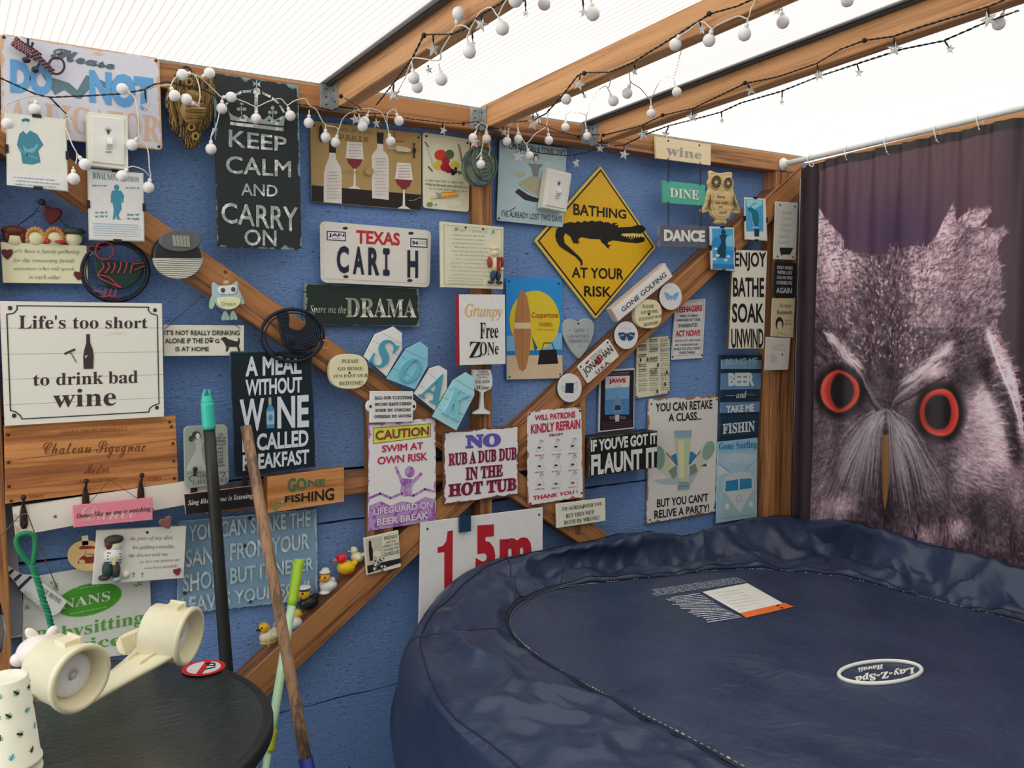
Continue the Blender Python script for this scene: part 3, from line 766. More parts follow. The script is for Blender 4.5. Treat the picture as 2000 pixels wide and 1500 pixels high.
# front side (towards the camera) closes the tub
fvs = []; ffs = []
fr = [rows[0], rows[-1]]
n_ = nr_
for t in range(2): fvs += [Vector(p) for p in fr[t]]
mid = [Vector((cen.x, -1.95, .75)), Vector((cen.x, -1.98, .01))]
k0 = len(fvs); fvs += mid
for i in range(n_-1):
    ffs.append((i, i+1, k0 if i < inner+ring_n else k0+1)); ffs.append((n_+i+1, n_+i, k0 if i < inner+ring_n else k0+1))
ffs.append((inner+ring_n, k0+1, k0)); ffs.append((n_+inner+ring_n, k0, k0+1))
mk('front_panel', fvs, ffs, NAVY, tub)
# stitching: welt along the seam, thread, rim seams
WELT = plain('#1b2233', .45); THR = plain('#a9ad9c', .6)
welt = MB(); thr = MB(); rs = random.Random(8)
pts = [rows[k][inner+1]+Vector((0, 0, .0028)) for k in range(0, NS+1, 2)]
welt.tube(pts, .0032, WELT, 6); pts2 = [rows[k][inner+3]+Vector((0, 0, .001)) for k in range(0, NS+1, 2)]; welt.tube(pts2, .0016, WELT, 5)
welt.build('welt', tub, True)
for k in range(0, NS-1, 1):
    p = rows[k][inner]; q = rows[k+1][inner]
    for (s0, s1) in ((.1, .55),):
        if k < 215 or rs.random() < .5:
            a = p.lerp(q, s0)+Vector((0, 0, .0030)); c = p.lerp(q, s1)+Vector((0, 0, .0030))
            rr_ = .0008+(.0014*rs.random() if (20 < k < 120 and rs.random() < .25) else 0)
            thr.tube([a, c], rr_, THR, 4)
tag(thr.build('stitching', tub), kind='stuff')
rim = MB()
rim.tube([rows[k][inner+ring_n-2]+Vector((0, 0, .0015)) for k in range(0, NS+1, 2)], .0015, WELT, 5)
for kk in (112, 170, 205, 262, 300):
    rim.tube([rows[kk][i]+Vector((0, 0, .0008)) for i in range(inner+3, inner+ring_n+8)], .0012, WELT, 5)
rim.build('rim_seam', tub, True)
from mathutils.bvhtree import BVHTree
bvh = BVHTree.FromPolygons([tuple(v) for v in [p for r in rows for p in r]], fs_cover)
def hit(px_, py_, lift=.0012):
    d = ray(px_, py_).normalized(); l, n, i, dd = bvh.ray_cast(CAM, d)
    if l is None: return PZ(px_, py_, .76)
    return l+Vector((0, 0, lift))
class Top(Sign):
    def __init__(s): s.h = 1; s.root = tub; s.letters = {}; s.pic = MB(); s.crop = 'S'
    def px(s, x, y, h=0): return hit(*zc('S', x, y), .001+h)
    def quad(s, q, color, n=10, m=6, lift=0):
        vs = []; mat = plain(color)
        for i in range(n+1):
            for j in range(m+1):
                u, v = i/n, j/m; x = (q[0][0]*(1-u)+q[1][0]*u)*(1-v)+(q[3][0]*(1-u)+q[2][0]*u)*v; y = (q[0][1]*(1-u)+q[1][1]*u)*(1-v)+(q[3][1]*(1-u)+q[2][1]*u)*v
                vs.append(s.px(x, y, lift))
        s.pic.add(vs, [(i*(m+1)+j, i*(m+1)+j+1, (i+1)*(m+1)+j+1, (i+1)*(m+1)+j) for i in range(n) for j in range(m)], mat)
    def seg(s, pts, w, color, lift=.0004):
        P = [s.px(x, y, lift) for x, y in pts]; mat = plain(color)
        for a, b in zip(P, P[1:]):
            d = (b-a)
            if d.length < 1e-6: continue
            d.normalize(); n = Vector((-d.y, d.x, 0))*w/2; s.pic.add([a-n, b-n, b+n, a+n], [(0, 1, 2, 3)], mat)
tp_ = Top()
tp_.quad([(490, 305), (742, 256), (948, 372), (700, 424)], '#d9d7d2', 12, 8)
tp_.quad([(700, 424), (950, 366), (1000, 388), (735, 450)], '#ef6a2e', 10, 3, .0003)
tp_.pic.build('care_label', tub); tp_.pic = MB()
rs = random.Random(12)
def greytext(q, rows_, seed, rag=0):
    r2 = random.Random(seed)
    for r in range(rows_):
        v = (r+.5)/rows_; u = rag*r2.random()
        while u < 1:
            L = min(1-u, .02+.09*r2.random()); pts = []; n = max(2, int(L/.011))
            for i in range(n+1):
                uu = u+L*i/n; vv_ = v+(.28 if i % 2 else -.28)/rows_*(.4+r2.random()*.6)
                pts.append(((q[0][0]*(1-uu)+q[1][0]*uu)*(1-vv_)+(q[3][0]*(1-uu)+q[2][0]*uu)*vv_, (q[0][1]*(1-uu)+q[1][1]*uu)*(1-vv_)+(q[3][1]*(1-uu)+q[2][1]*uu)*vv_))
            tp_.seg(pts, .0016, '#c3c8d2'); u += L+.012
greytext([(200, 292), (680, 222), (742, 250), (215, 332)], 6, 1, .06)
greytext([(275, 340), (470, 310), (600, 395), (340, 390)], 9, 2, .2)
greytext([(350, 392), (600, 395), (715, 448), (520, 482)], 8, 3, .2)
tp_.pic.build('care_text', tub); tp_.pic = MB()
for k in range(7):
    for w0 in (0,):
        y = 300+k*15; tp_.seg([(560+k*22, y+(14 if k < 7 else 0)), (700+k*24, y-8)], .0012, '#8f8d8a')
for x0, y0, x1, y1 in ((760, 428, 870, 404), (820, 432, 905, 412)): tp_.seg([(x0, y0), (x1, y1)], .003, '#8a3a1a')
tp_.seg([(905, 386), (915, 378)], .009, '#3a1a10'); tp_.seg([(930, 398), (938, 392)], .008, '#3a1a10')
tp_.pic.build('care_print', tub); tp_.pic = MB()
ring = []
for k in range(49):
    a = 2*math.pi*k/48; ring.append((1483+232*math.cos(a)*.995+6*math.sin(a), 758+62*math.sin(a)-14*math.cos(a)))
P3 = [tp_.px(x, y, .002) for x, y in ring[:-1]]
mb = MB(); mb.tube(P3, .0042, plain('#e9e4d2', .4), 8, closed=True); 
bd = mb.build('badge_ring', tub, True)
CRM = plain('#e9e4d2', .4)
def toptext(txt, q, st='k'):                # q: px corners where the letter's own top-left, top-right, bottom-left, bottom-right fall
    v, f, ed = textgeo(txt, st, .015); U = v[:, 0]; V = 1-v[:, 1]; mbx = MB(); P = []
    for a, b in zip(U, V):
        x = (q[0][0]*(1-a)+q[1][0]*a)*(1-b)+(q[2][0]*(1-a)+q[3][0]*a)*b; y = (q[0][1]*(1-a)+q[1][1]*a)*(1-b)+(q[2][1]*(1-a)+q[3][1]*a)*b
        P.append(tp_.px(x, y, .0002))
    n = len(P); mbx.add(P+[p+Vector((0, 0, .0025)) for p in P], [tuple(n+i for i in g) for g in f]+[(b, a, n+a, n+b) for a, b in ed], CRM)
    mbx.build('lettering', tub)
toptext('Lay-Z-Spa', [(1688, 764), (1352, 820), (1668, 724), (1336, 776)])
toptext('Hawaii', [(1506, 737), (1364, 757), (1498, 716), (1356, 736)], 'k')

# ================================================================ SIGNS ON THE WALL
HN = [(.04, .05), (.96, .05), (.96, .95), (.04, .95)]
S_ = {}
# --- please do not ...
s = Sign('tin_sign', 'pale lavender rusty tin sign reading Please DO NOT, behind the portrait frame at top left', 'sign', 'AA', [(0, 28), (1888, 322), (1925, 1415), (20, 1215)], .068, .004, weathered('#c9cbe0', '#c9a78a', .03, .34, 16, streak=(1, 1, 3)), .008, nails=[(.022, .035), (.975, .035), (.975, .965)])
s.text('Please', (600, 185, 330, 1360, 345, 470), '#566673', 'S', .03)
s.text('DO', (120, 325, 735, 620, 440, 770), '#5e9bd0', 'n', .06); s.text('NOT', (1055, 455, 850, 1815, 560, 960), '#5e9bd0', 'n', .06)
s.text('ALLIGATOR', (100, 800, 1130, 1890, 1010, 1330), '#cdb09c', 'b', .01, h=.0003)
s.poly([(485, 470), (560, 545), (700, 580), (820, 620), (915, 705), (1020, 525), (1160, 570), (1290, 625), (1345, 580), (1320, 650), (1385, 700), (1320, 720), (1170, 640), (1085, 655), (960, 805), (900, 800), (760, 700), (650, 760), (590, 670), (500, 530)], '#5b7886')
s.done()
# --- clip frames with blue-toned prints
def clip_frame(label, crop, corners, off, art, grp='frameless clip frames', bgc='#d8dcd0'):
    s = Sign('framed_print', label, 'picture frame', crop, corners, off, .004, plain('#bfc6c2', .3), 0, grp, edge=plain('#8b7a62', .6), part='backing')
    s.prism([(.02, .015), (.98, .015), (.98, .985), (.02, .985)], off, .0006, plain(bgc, .15, spec=.6), 'print', h0=.0008); s.h = 4
    dk = plain('#2c2a28', .4, .4)
    for (u, v) in ((.5, .004), (.5, .996), (.004, .5), (.996, .5)):
        p = s.uv(u, v, .0016); hw, hh = (.008, .003) if v in (.004, .996) else (.003, .008)
        cb = MB(); cb.box((p.x-hw, p.y-.001, p.z-hh), (p.x+hw, p.y+.005, p.z+hh), dk); cb.build('clip', s.root)
    art(s); s.done(); return s
def art1(s):
    c = '#3f7f96'
    s.poly([(185, 850), (265, 850), (262, 905), (185, 905)], '#bcd6d8'); s.ell(228, 842, 38, 18, '#376a7d'); s.ell(225, 890, 30, 40, '#c4dcd8')
    s.poly([(205, 935), (235, 965), (265, 930), (330, 965), (385, 1060), (340, 1110), (360, 1215), (290, 1235), (200, 1225), (185, 1130), (150, 1060), (170, 965)], c)
    s.poly([(200, 1060), (240, 1100), (300, 1085), (330, 1040), (335, 1080), (290, 1130), (220, 1120)], '#6fa6b4'); s.line([(170, 1090), (240, 1150), (330, 1180)], 14, '#5b95a6')
    s.poly([(60, 1285), (600, 1330), (600, 1465), (60, 1415)], '#dfe6e6'); s.scribble(110, 1330, 540, 1420, 3, '#a9c4cf', .35, 3, slope=.08, w=4)
clip_frame('clip frame with a blue print of a capped seated man, top left', 'A', [(55, 770), (590, 830), (608, 1475), (60, 1415)], .105, art1)
def art2(s):
    s.text('ROYAL NAVAL DIVISION', (820, 1300, 1358, 1235, 1348, 1395), '#2f6d86', 'b', .0)
    s.crop = 'E'; c = '#3f86a0'
    s.ell(1138, -18, 26, 30, c); s.poly([(1095, 10), (1180, 10), (1210, 60), (1205, 130), (1190, 130), (1180, 70), (1188, 190), (1160, 245), (1165, 280), (1190, 298), (1140, 292), (1135, 250), (1125, 290), (1100, 298), (1110, 200), (1098, 130), (1080, 130), (1082, 50)], c)
    for x, y in ((925, 225), (925, 262), (1238, 245), (1238, 285)): s.scribble(x, y-14, x+120, y+18, 1, '#4b7f92', .7, int(x+y), w=6, ragged=0)
    s.scribble(900, -50, 1040, -25, 1, '#77aaaa', .6, 5, w=5, ragged=0); s.scribble(1220, -30, 1360, 0, 1, '#77aaaa', .6, 6, w=5, ragged=0)
    s.scribble(900, 320, 1380, 460, 6, '#7fb0d0', .22, 8, slope=.04, w=2.4, ragged=.06); s.crop = 'A'
clip_frame('creased clip frame printed with a sailor under blue heading letters, below the left switch', 'A', [(775, 1265), (1275, 1310), (1285, 1918), (790, 1905)], .085, art2, bgc='#d6dedf')
def art3(s):
    s.poly([(1275, 795), (1450, 800), (1452, 1110), (1285, 1110)], '#4b9ccb'); s.poly([(1285, 800), (1440, 800), (1440, 850), (1350, 900), (1290, 860)], '#8fcbe0')
    s.line([(1320, 880), (1345, 850), (1385, 830)], 10, '#18506e'); s.poly([(1300, 880), (1330, 870), (1400, 920), (1412, 1010), (1400, 1060), (1370, 1060), (1345, 1000), (1330, 930), (1302, 905)], '#1b6f88')
    s.poly([(1362, 1085), (1412, 1090), (1410, 1160), (1365, 1160)], '#163c52'); s.line([(1345, 1070), (1400, 1070)], 10, '#cfe4ea'); s.line([(1330, 925), (1350, 1040), (1365, 1120)], 4, '#e8f0f0')
clip_frame('small clip frame with a blue bending figure, on the brace right of the owl', 'D', [(1268, 775), (1478, 790), (1495, 1205), (1275, 1190)], .074, art3, bgc='#dde0d4')
def art4(s):
    s.poly([(950, 1080), (1158, 1085), (1165, 1480), (960, 1475)], '#3f9fd0'); s.ell(1000, 1230, 55, 70, '#2a83c0'); s.ell(1120, 1330, 45, 45, '#2b8ccc'); s.poly([(1080, 1170), (1155, 1140), (1150, 1260), (1090, 1250)], '#7fc4e4')
    s.ell(1062, 1118, 22, 28, '#12405c'); s.poly([(1020, 1145), (1100, 1140), (1080, 1200), (1090, 1270), (1080, 1370), (1010, 1365), (1000, 1290), (1040, 1230), (1040, 1190)], '#173f57')
    for x, y in ((985, 1280), (1005, 1345), (1110, 1355), (1085, 1390), (975, 1380)): s.ell(x, y, 20, 13, '#cfe6f0')
    s.poly([(955, 1425), (1165, 1430), (1166, 1478), (958, 1474)], '#2a7ab5')
clip_frame('small clip frame with a blue print of a dark dancer, under the DANCE board end', 'D', [(930, 1060), (1170, 1075), (1180, 1500), (945, 1480)], .082, art4, bgc='#dfe2d8')

# --- magnetic light switches
def switch(label, crop, corners, off, off_lab=True):
    s = Sign('light_switch', label, 'light switch', crop, corners, off, .024, plain('#ded9cd', .35), .003, 'stick-on light switches', part='case')
    s.prism([(.1, .07), (.9, .07), (.9, .93), (.1, .93)], off, .003, plain('#e4e0d6', .4), 'face_plate', h0=.003)
    s.prism([(.43, .48), (.6, .48), (.6, .66), (.43, .66)], off, .003, plain('#c9c3b2', .4), 'toggle_frame', h0=.0055)
    p = s.uv(.515, .55, .006); mb = MB(); M = Matrix.Translation(p) @ Matrix.Rotation(math.radians(-22), 4, 'X')
    mb.box((-.0048, -.009, -.007), (.0048, 0, .007), plain('#f0ebdc', .3), M); mb.build('toggle', next(q for q in s.root.children if q.name.startswith('toggle_frame')))
    s.h = 24; d = '#4a463f'
    for k in range(5):
        a = math.radians(-160+35*k); s.line([(.5+.05*math.cos(a), .32+.035*math.sin(a)), (.5+.1*math.cos(a), .32+.065*math.sin(a))], .0008, d, px=False)
    s.ell(.5, .325, .045, .03, d, px=False); s.poly([(.47, .345), (.53, .345), (.52, .385), (.48, .385)], d, px=False)
    s.text('OFF', (.42, .70, .58, .735), d, 'n', .01, h=.0044); s.done()
switch('cream stick-on light switch over the corner of the Please sign', 'A', [(775, 765), (1135, 800), (1140, 1280), (780, 1240)], .102)
switch('white stick-on light switch tilted over the pale blue tonic sign corner', 'C', [(1225, 578), (1440, 632), (1392, 975), (1178, 932)], .045)

# --- KEEP CALM
s = Sign('tin_sign', 'tall black distressed sign with a white crown reading KEEP CALM AND CARRY ON', 'sign', 'B', [(75, 190), (832, 305), (862, 1770), (112, 1736)], .068, .004, weathered('#262d2e', '#6f9698', .06, .12, 14, edgeamt=.9), .002, edge=plain('#3c4a48'), nails=[(.02, .02), (.98, .98), (.02, .98)])
W_ = weathered('#d6dcda', '#8f9b99', .001, .16, 60)
for t, b in (('KEEP', (212, 695, 850, 725, 765, 890)), ('CALM', (185, 925, 1085, 765, 975, 1122)), ('AND', (320, 1172, 1280, 645, 1190, 1292)), ('CARRY', (145, 1342, 1520, 825, 1385, 1610))): s.text(t, b, W_, 'n', .012)
s.crop = 'F'; s.text('ON', (350, 215, 360, 635, 225, 372), W_, 'n', .012); s.crop = 'B'
# crown
s.h = 3
s.poly([(225, 628), (480, 655), (700, 680), (695, 712), (470, 685), (222, 655)], W_)
s.poly([(200, 500), (215, 540), (245, 570), (300, 590), (350, 560), (400, 600), (455, 570), (520, 610), (570, 570), (620, 610), (680, 580), (712, 570), (700, 665), (470, 640), (228, 612)], W_)
s.line([(190, 470), (245, 400), (330, 360), (420, 355), (455, 385), (500, 365), (590, 410), (660, 470), (700, 540)], 22, W_); s.line([(455, 385), (455, 560)], 34, W_)
for x, y in ((325, 500), (600, 530)): s.ell(x, y-25, 16, 20, W_); s.ell(x-25, y+15, 18, 16, W_); s.ell(x+25, y+15, 18, 16, W_); s.line([(x, y-20), (x, y+60)], 10, W_)
s.ell(458, 350, 30, 26, W_); s.poly([(420, 262), (450, 285), (466, 285), (495, 270), (485, 292), (492, 318), (466, 300), (448, 298), (422, 312), (432, 290)], W_); s.line([(458, 262), (458, 330)], 14, W_)
dk = '#2b3233'
for x, y in ((330, 588), (455, 605), (570, 615), (650, 620)): s.ell(x, y, 14, 8, dk)
s.line([(215, 622), (460, 648), (700, 672)], 5, dk); s.line([(240, 440), (300, 400), (400, 385)], 6, dk); s.line([(510, 390), (600, 440), (650, 500)], 6, dk)
s.done()
# --- Paris wine
s = Sign('tin_sign', 'mustard tin sign with white wine bottles and red wine glasses', 'sign', 'B', [(935, 612), (1925, 728), (1920, 1418), (948, 1335)], .012, .004, plain('#a98f5c', .4), .008, nails=[(.03, .06), (.97, .06), (.97, .95), (.03, .96)])
s.poly([(948, 1190), (1920, 1275), (1918, 1412), (950, 1330)], '#1d1716')
s.text('PARIS', (1190, 735, 790, 1450, 765, 806), '#6d5a35', 'm', 0); s.text('Route to Paris', (1130, 655, 700, 1490, 700, 745), '#82703f', 'i', 0)
bt = '#ded3cd'
s.poly([(1105, 900), (1160, 905), (1165, 960), (1205, 1030), (1215, 1100), (1215, 1352), (1055, 1340), (1055, 1085), (1070, 1020), (1100, 950)], bt); s.poly([(1103, 785), (1165, 790), (1163, 905), (1103, 900)], '#1d1716')
s.poly([(1530, 820), (1580, 825), (1585, 880), (1620, 920), (1632, 960), (1632, 1320), (1485, 1305), (1480, 935), (1495, 905), (1525, 870)], bt); s.poly([(1525, 718), (1588, 725), (1582, 825), (1530, 820)], '#1d1716')
for cx, y0, w0, w1, yb in ((1330, 800, 68, 80, 1225), (1765, 985, 60, 82, 1402)):
    d = y0-800
    s.poly([(cx-w0, 802+d), (cx+w0, 812+d), (cx+w1, 960+d), (cx+w1-12, 985+d), (cx+20, 1030+d), (cx+8, 1050+d), (cx+10, yb-30), (cx+60, yb), (cx-60, yb-6), (cx-12, yb-30), (cx-8, 1048+d), (cx-50, 1010+d), (cx-w1, 948+d)], bt)
    s.poly([(cx-w1+3, 950+d), (cx+w1-3, 962+d), (cx+45, 1015+d), (cx+8, 1046+d), (cx-15, 1042+d), (cx-55, 1000+d)], '#7c2233')
    s.scribble(cx-55, 820+d, cx+60, 945+d, 5, '#9a8f96', .35, cx, w=3)
s.scribble(1075, 1060, 1205, 1320, 9, '#9a8f96', .3, 2, w=3); s.scribble(1500, 940, 1622, 1290, 12, '#9a8f96', .3, 3, w=3)
s.ell(1022, 735, 17, 76, '#1d1716', rot=0); s.poly([(1690, 840), (1790, 860), (1830, 885), (1790, 900), (1690, 890)], '#c9bfa8'); s.line([(1620, 862), (1690, 868)], 9, '#c9bfa8'); s.poly([(1838, 820), (1860, 822), (1852, 850), (1868, 885), (1852, 925), (1860, 952), (1838, 948), (1846, 920), (1832, 885), (1846, 850)], '#1d1716')
s.poly([(1680, 708), (1765, 715), (1765, 800), (1680, 795)], '#a3784a'); s.line([(1250, 1070), (1360, 1080)], 8, '#8d7444'); s.ell(1450, 1070, 40, 35, '#9c8250'); s.ell(1450, 1070, 33, 28, '#a98f5c'); s.line([(1800, 1330), (1850, 1325), (1910, 1295)], 4, '#b9b0a0')
s.done()
# --- fruit sign
s = Sign('tin_sign', 'cream tin sign with painted fruit and a packet of sweets', 'sign', 'C', [(118, 262), (538, 325), (528, 975), (122, 938)], .012, .004, plain('#d9d9bf', .4), .008, nails=[(.07, .05), (.94, .06)])
s.ell(275, 468, 56, 48, '#c8402e'); s.ell(355, 462, 40, 42, '#4f6b45'); s.ell(255, 560, 42, 42, '#dcb73c'); s.ell(400, 555, 38, 32, '#dfc23c'); s.ell(320, 520, 36, 36, '#a8273a'); s.ell(315, 575, 44, 38, '#a8203a'); s.ell(345, 600, 30, 28, '#8e1c36')
for k in range(10): s.ell(375+rs.random()*50, 580+rs.random()*60, 14, 13, '#2a2233')
s.poly([(425, 600), (470, 628), (430, 640)], '#4c7a43')
for k in range(6): s.line([(150+8*k, 380+25*k), (165+10*k, 430+30*k)], 12, '#b9c4b4'); s.line([(425+6*k, 370+28*k), (450+4*k, 400+28*k)], 9, '#43513f')
s.line([(135, 350), (165, 395)], 10, '#333333'); s.line([(165, 570), (200, 610)], 14, '#40503c')
s.scribble(130, 672, 490, 740, 2, '#6b6a58', .5, 2, slope=.08, w=4, ragged=.05); s.scribble(165, 715, 515, 780, 2, '#6b6a58', .5, 4, slope=.08, w=4, ragged=.05)
s.poly([(270, 800), (420, 790), (430, 830), (280, 856)], '#d98b2b'); s.poly([(275, 812), (420, 800), (425, 815), (278, 832)], '#e8c05a'); s.poly([(225, 795), (275, 815), (275, 850), (230, 858), (250, 830)], '#8d8f92'); s.poly([(175, 840), (225, 825), (240, 850), (190, 860)], '#d8c39a')
s.line([(330, 890), (345, 860), (420, 848), (480, 870), (480, 905), (420, 930), (345, 930), (330, 890)], 3, '#b9b9a6'); s.ell(175, 905, 26, 20, '#6d8a58'); s.ell(230, 908, 9, 9, '#6d8a58')
s.done()
# --- tonic sign
s = Sign('tin_sign', "pale blue tin sign reading I'M ON THE GIN & TONIC DIET with a dancing woman", 'sign', 'C', [(800, 325), (1398, 412), (1364, 1110), (772, 1050)], .016, .004, plain('#a9c3cc', .4), .006, edge=plain('#2b3a4c'), nails=[(.03, .97)])
ink = '#262b31'
s.text("I'M ON THE GIN & TONIC DIET", (820, 350, 405, 1385, 425, 480), ink, 'n', 0); s.text("I'VE ALREADY LOST TWO DAYS", (818, 955, 1010, 1350, 1010, 1062), ink, 'n', 0)
s.line([(1020, 480), (1060, 560), (1090, 580)], 12, '#cdd0c8'); s.line([(1160, 580), (1240, 520), (1300, 490)], 12, '#cdd0c8'); s.ell(1120, 492, 26, 36, '#3c4248'); s.ell(1122, 500, 18, 26, '#d5cfc4')
s.poly([(1050, 540), (1085, 545), (1120, 545), (1160, 548), (1190, 555), (1150, 590), (1140, 660), (1095, 655), (1085, 590)], '#7a7f86')
s.poly([(950, 620), (1030, 618), (1020, 655), (960, 668)], '#b3b296'); s.poly([(1070, 655), (1145, 665), (1190, 720), (1205, 810), (1120, 825), (1040, 790), (985, 740), (970, 715)], '#a7a58a')
s.poly([(965, 765), (1050, 820), (1130, 850), (1205, 840), (1195, 880), (1110, 885), (1020, 865), (935, 795)], '#2c2a33'); s.line([(1000, 740), (1060, 790), (1130, 825), (1200, 825)], 8, '#cfd0c2')
s.line([(985, 850), (930, 910), (880, 962)], 10, '#d9d8d0'); s.line([(1000, 860), (950, 940)], 7, '#d9d8d0'); s.line([(880, 965), (935, 935)], 9, ink); s.line([(960, 435), (975, 445)], 9, ink)
s.done()
# --- diamond
s = Sign('road_sign', 'yellow diamond sign with a black crocodile reading BATHING AT YOUR RISK', 'sign', 'C', [(1695, 560), (2190, 1286), (1650, 1928), (1105, 1228)], .010, .003, plain('#d8bd5c', .45), .006)
s.prism([(.025, .02), (.975, .02), (.975, .975), (.025, .975)], .010, .0006, plain('#1b1716', .5), 'border', h0=.0004)
s.prism([(.04, .036), (.96, .036), (.96, .96), (.04, .96)], .010, .0006, plain('#e6ab1e', .4), 'yellow_field', h0=.0008)
hh = .0016; ink = '#17130f'
s.text('BATHING', (1452, 895, 1000, 1920, 955, 1035), ink, 'n', .02, h=hh)
s.crop = 'G'; s.text('AT YOUR', (1480, 508, 612, 1985, 522, 632), ink, 'n', .02, h=hh); s.text('RISK', (1600, 690, 795, 1868, 700, 802), ink, 'n', .02, h=hh)
s.crop = 'C'
croc = [(1290,1180),(1300,1130),(1345,1085),(1420,1062),(1470,1068),(1490,1055),(1525,1068),(1550,1050),(1580,1062),(1615,1048),(1650,1060),(1690,1050),(1720,1066),(1760,1062),(1790,1082),(1800,1070),(1835,1068),(1850,1090),(1845,1110),(1900,1108),(1960,1105),(2010,1092),(2060,1090),(2092,1115),(2085,1140),(2050,1165),(1985,1160),(1880,1165),(1875,1180),(1960,1215),(2060,1195),(2085,1200),(2080,1235),(2020,1250),(1900,1240),(1850,1230),(1800,1225),(1760,1240),(1755,1262),(1790,1270),(1765,1282),(1768,1300),(1745,1285),(1735,1268),(1700,1240),(1690,1215),(1600,1212),(1520,1195),(1500,1212),(1490,1228),(1520,1240),(1490,1242),(1500,1262),(1470,1248),(1455,1255),(1440,1225),(1425,1190),(1380,1160),(1365,1200),(1375,1250),(1430,1300),(1495,1360),(1530,1400),(1535,1440),(1515,1455),(1515,1420),(1470,1370),(1390,1320),(1330,1280),(1300,1230)]
s.poly(croc, ink, h=hh); s.poly([(1885, 1165), (2060, 1178), (2070, 1195), (1960, 1208), (1890, 1178)], '#d9c382', h=hh+.0002)
for k in range(7): s.poly([(1905+22*k, 1208), (1915+22*k, 1180), (1925+22*k, 1206)], ink, h=hh+.0003)
s.ell(1832, 1085, 9, 7, '#e6ab1e', h=hh+.0003); s.done()
# --- wine / dine / dance
s = Sign('hanging_sign', 'three boards on chains reading wine, DINE and DANCE, hanging from the top timber', 'sign', 'D', [(400, 180), (945, 262), (942, 465), (412, 395)], .070, .008, plain('#dcc6a4', .55), 0, part='wine_board', nails=[(.22, .12), (.78, .12)])
s.text('wine', (508, 262, 365, 850, 325, 402), '#8f8f8d', 'b', -.005)
def sub(corn, mat, txt, box, tc, st, bold, nm):
    q = [PY(*zc('D', *p), .070) for p in corn]; t = Sign.__new__(Sign); t.c = q; t.off = .070; t.th = .008; t.root = s.root; t.crop = 'D'; t.letters = s.letters; t.pic = s.pic; t.h = 1
    t.prism([(0, 0), (1, 0), (1, 1), (0, 1)], .07, .008, mat, nm); t.text(txt, box, tc, st, bold)
sub([(470, 612), (888, 655), (888, 862), (478, 830)], plain('#4aa791', .5), 'DINE', (538, 685, 775, 822, 712, 803), '#e6ead2', 'b', .005, 'dine_board')
sub([(435, 1042), (925, 1060), (922, 1270), (440, 1258)], weathered('#5a5f6e', '#7d8290', .02, .2, 40), 'DANCE', (482, 1090, 1205, 882, 1100, 1215), '#e3ddd2', 'n', .05, 'dance_board')
cm_ = plain('#2e2b2a', .4, .5)
for (x, y0, y1) in ((527, 395, 628), (840, 435, 660), (527, 815, 1050), (847, 850, 1065)):
    cb = MB(); p0, p1 = PY(*zc('D', x, y0), .073), PY(*zc('D', x, y1), .073); n = int((p0.z-p1.z)/.0058)
    for k in range(n):
        c = p0.lerp(p1, (k+.5)/n); pts = [c+(Vector((math.cos(a)*.0021, 0, math.sin(a)*.0042)) if k % 2 else Vector((0, math.cos(a)*.0021, math.sin(a)*.0042))) for a in [2*math.pi*j/8 for j in range(8)]]
        cb.tube(pts, .0009, cm_, 4, closed=True)
    tag(cb.build('chain', s.root), kind='stuff')
s.done()
# --- Texas plate
s = Sign('license_plate', 'white embossed licence plate headed TEXAS in red with dark blue letters', 'licence plate', 'F', [(1022, 142), (2012, 228), (1998, 735), (1032, 690)], .030, .003, plain('#cfccc6', .35), .014)
s.prism([(.03, .05), (.97, .05), (.97, .93), (.03, .93)], .030, .001, plain('#d3cfc8', .35), 'raised_field', h0=.001); s.h = 8
s.text('TEXAS', (1342, 222, 345, 1730, 250, 364), '#b3242c', 'n', .03, h=.0012, ext=.0004)
NVY = plain('#1b2038', .35)
for t, b in (('C', (1168, 362, 605, 1275, 368, 610)), ('A', (1312, 368, 615, 1412, 374, 622)), ('R', (1448, 378, 622, 1545, 382, 628)), ('I', (1578, 385, 628, 1638, 388, 632)), ('H', (1795, 402, 645, 1890, 408, 650))): s.text(t, b, NVY, 'n' if t != 'I' else 'm', .035, h=.0012, ext=.0012)
for c in ([(1080, 232), (1252, 240), (1252, 325), (1080, 315)], [(1822, 295), (1975, 302), (1975, 382), (1822, 375)]):
    s.poly(c, '#20304f', h=.0013); k = 9; s.poly([(c[0][0]+k, c[0][1]+k), (c[1][0]-k, c[1][1]+k), (c[2][0]-k, c[2][1]-k), (c[3][0]+k, c[3][1]-k)], '#d5d5da', h=.0016)
s.text('JAN', (1095, 252, 290, 1238, 256, 292), NVY, 'n', .03, h=.0019); s.text('94', (1838, 318, 358, 1890, 322, 360), NVY, 'n', .03, h=.0019); s.scribble(1130, 292, 1205, 308, 1, '#555a6a', .5, 3, w=3, ragged=0); s.scribble(1895, 320, 1965, 355, 2, '#555a6a', .4, 4, w=3, ragged=0)
for x, y in ((1245, 208), (1828, 253), (1250, 638), (1818, 672)): s.ell(x, y, 24, 14, '#2e2a28', h=.0014)
s.done()
# --- DRAMA
s = Sign('wooden_sign', 'dark green distressed wooden sign reading Spare me the DRAMA', 'sign', 'F', [(888, 698), (1900, 742), (1905, 1082), (885, 1058)], .020, .010, weathered('#26322f', '#7d8f86', .03, .2, 10, streak=(1, 1, 6)), 0)
CW = weathered('#dedcc8', '#8c9084', .001, .14, 50)
s.text('Spare me the', (930, 888, 975, 1255, 895, 985), CW, 'k', -.01); s.text('DRAMA', (1252, 822, 998, 1875, 840, 1000), CW, 'b', .01); s.done()
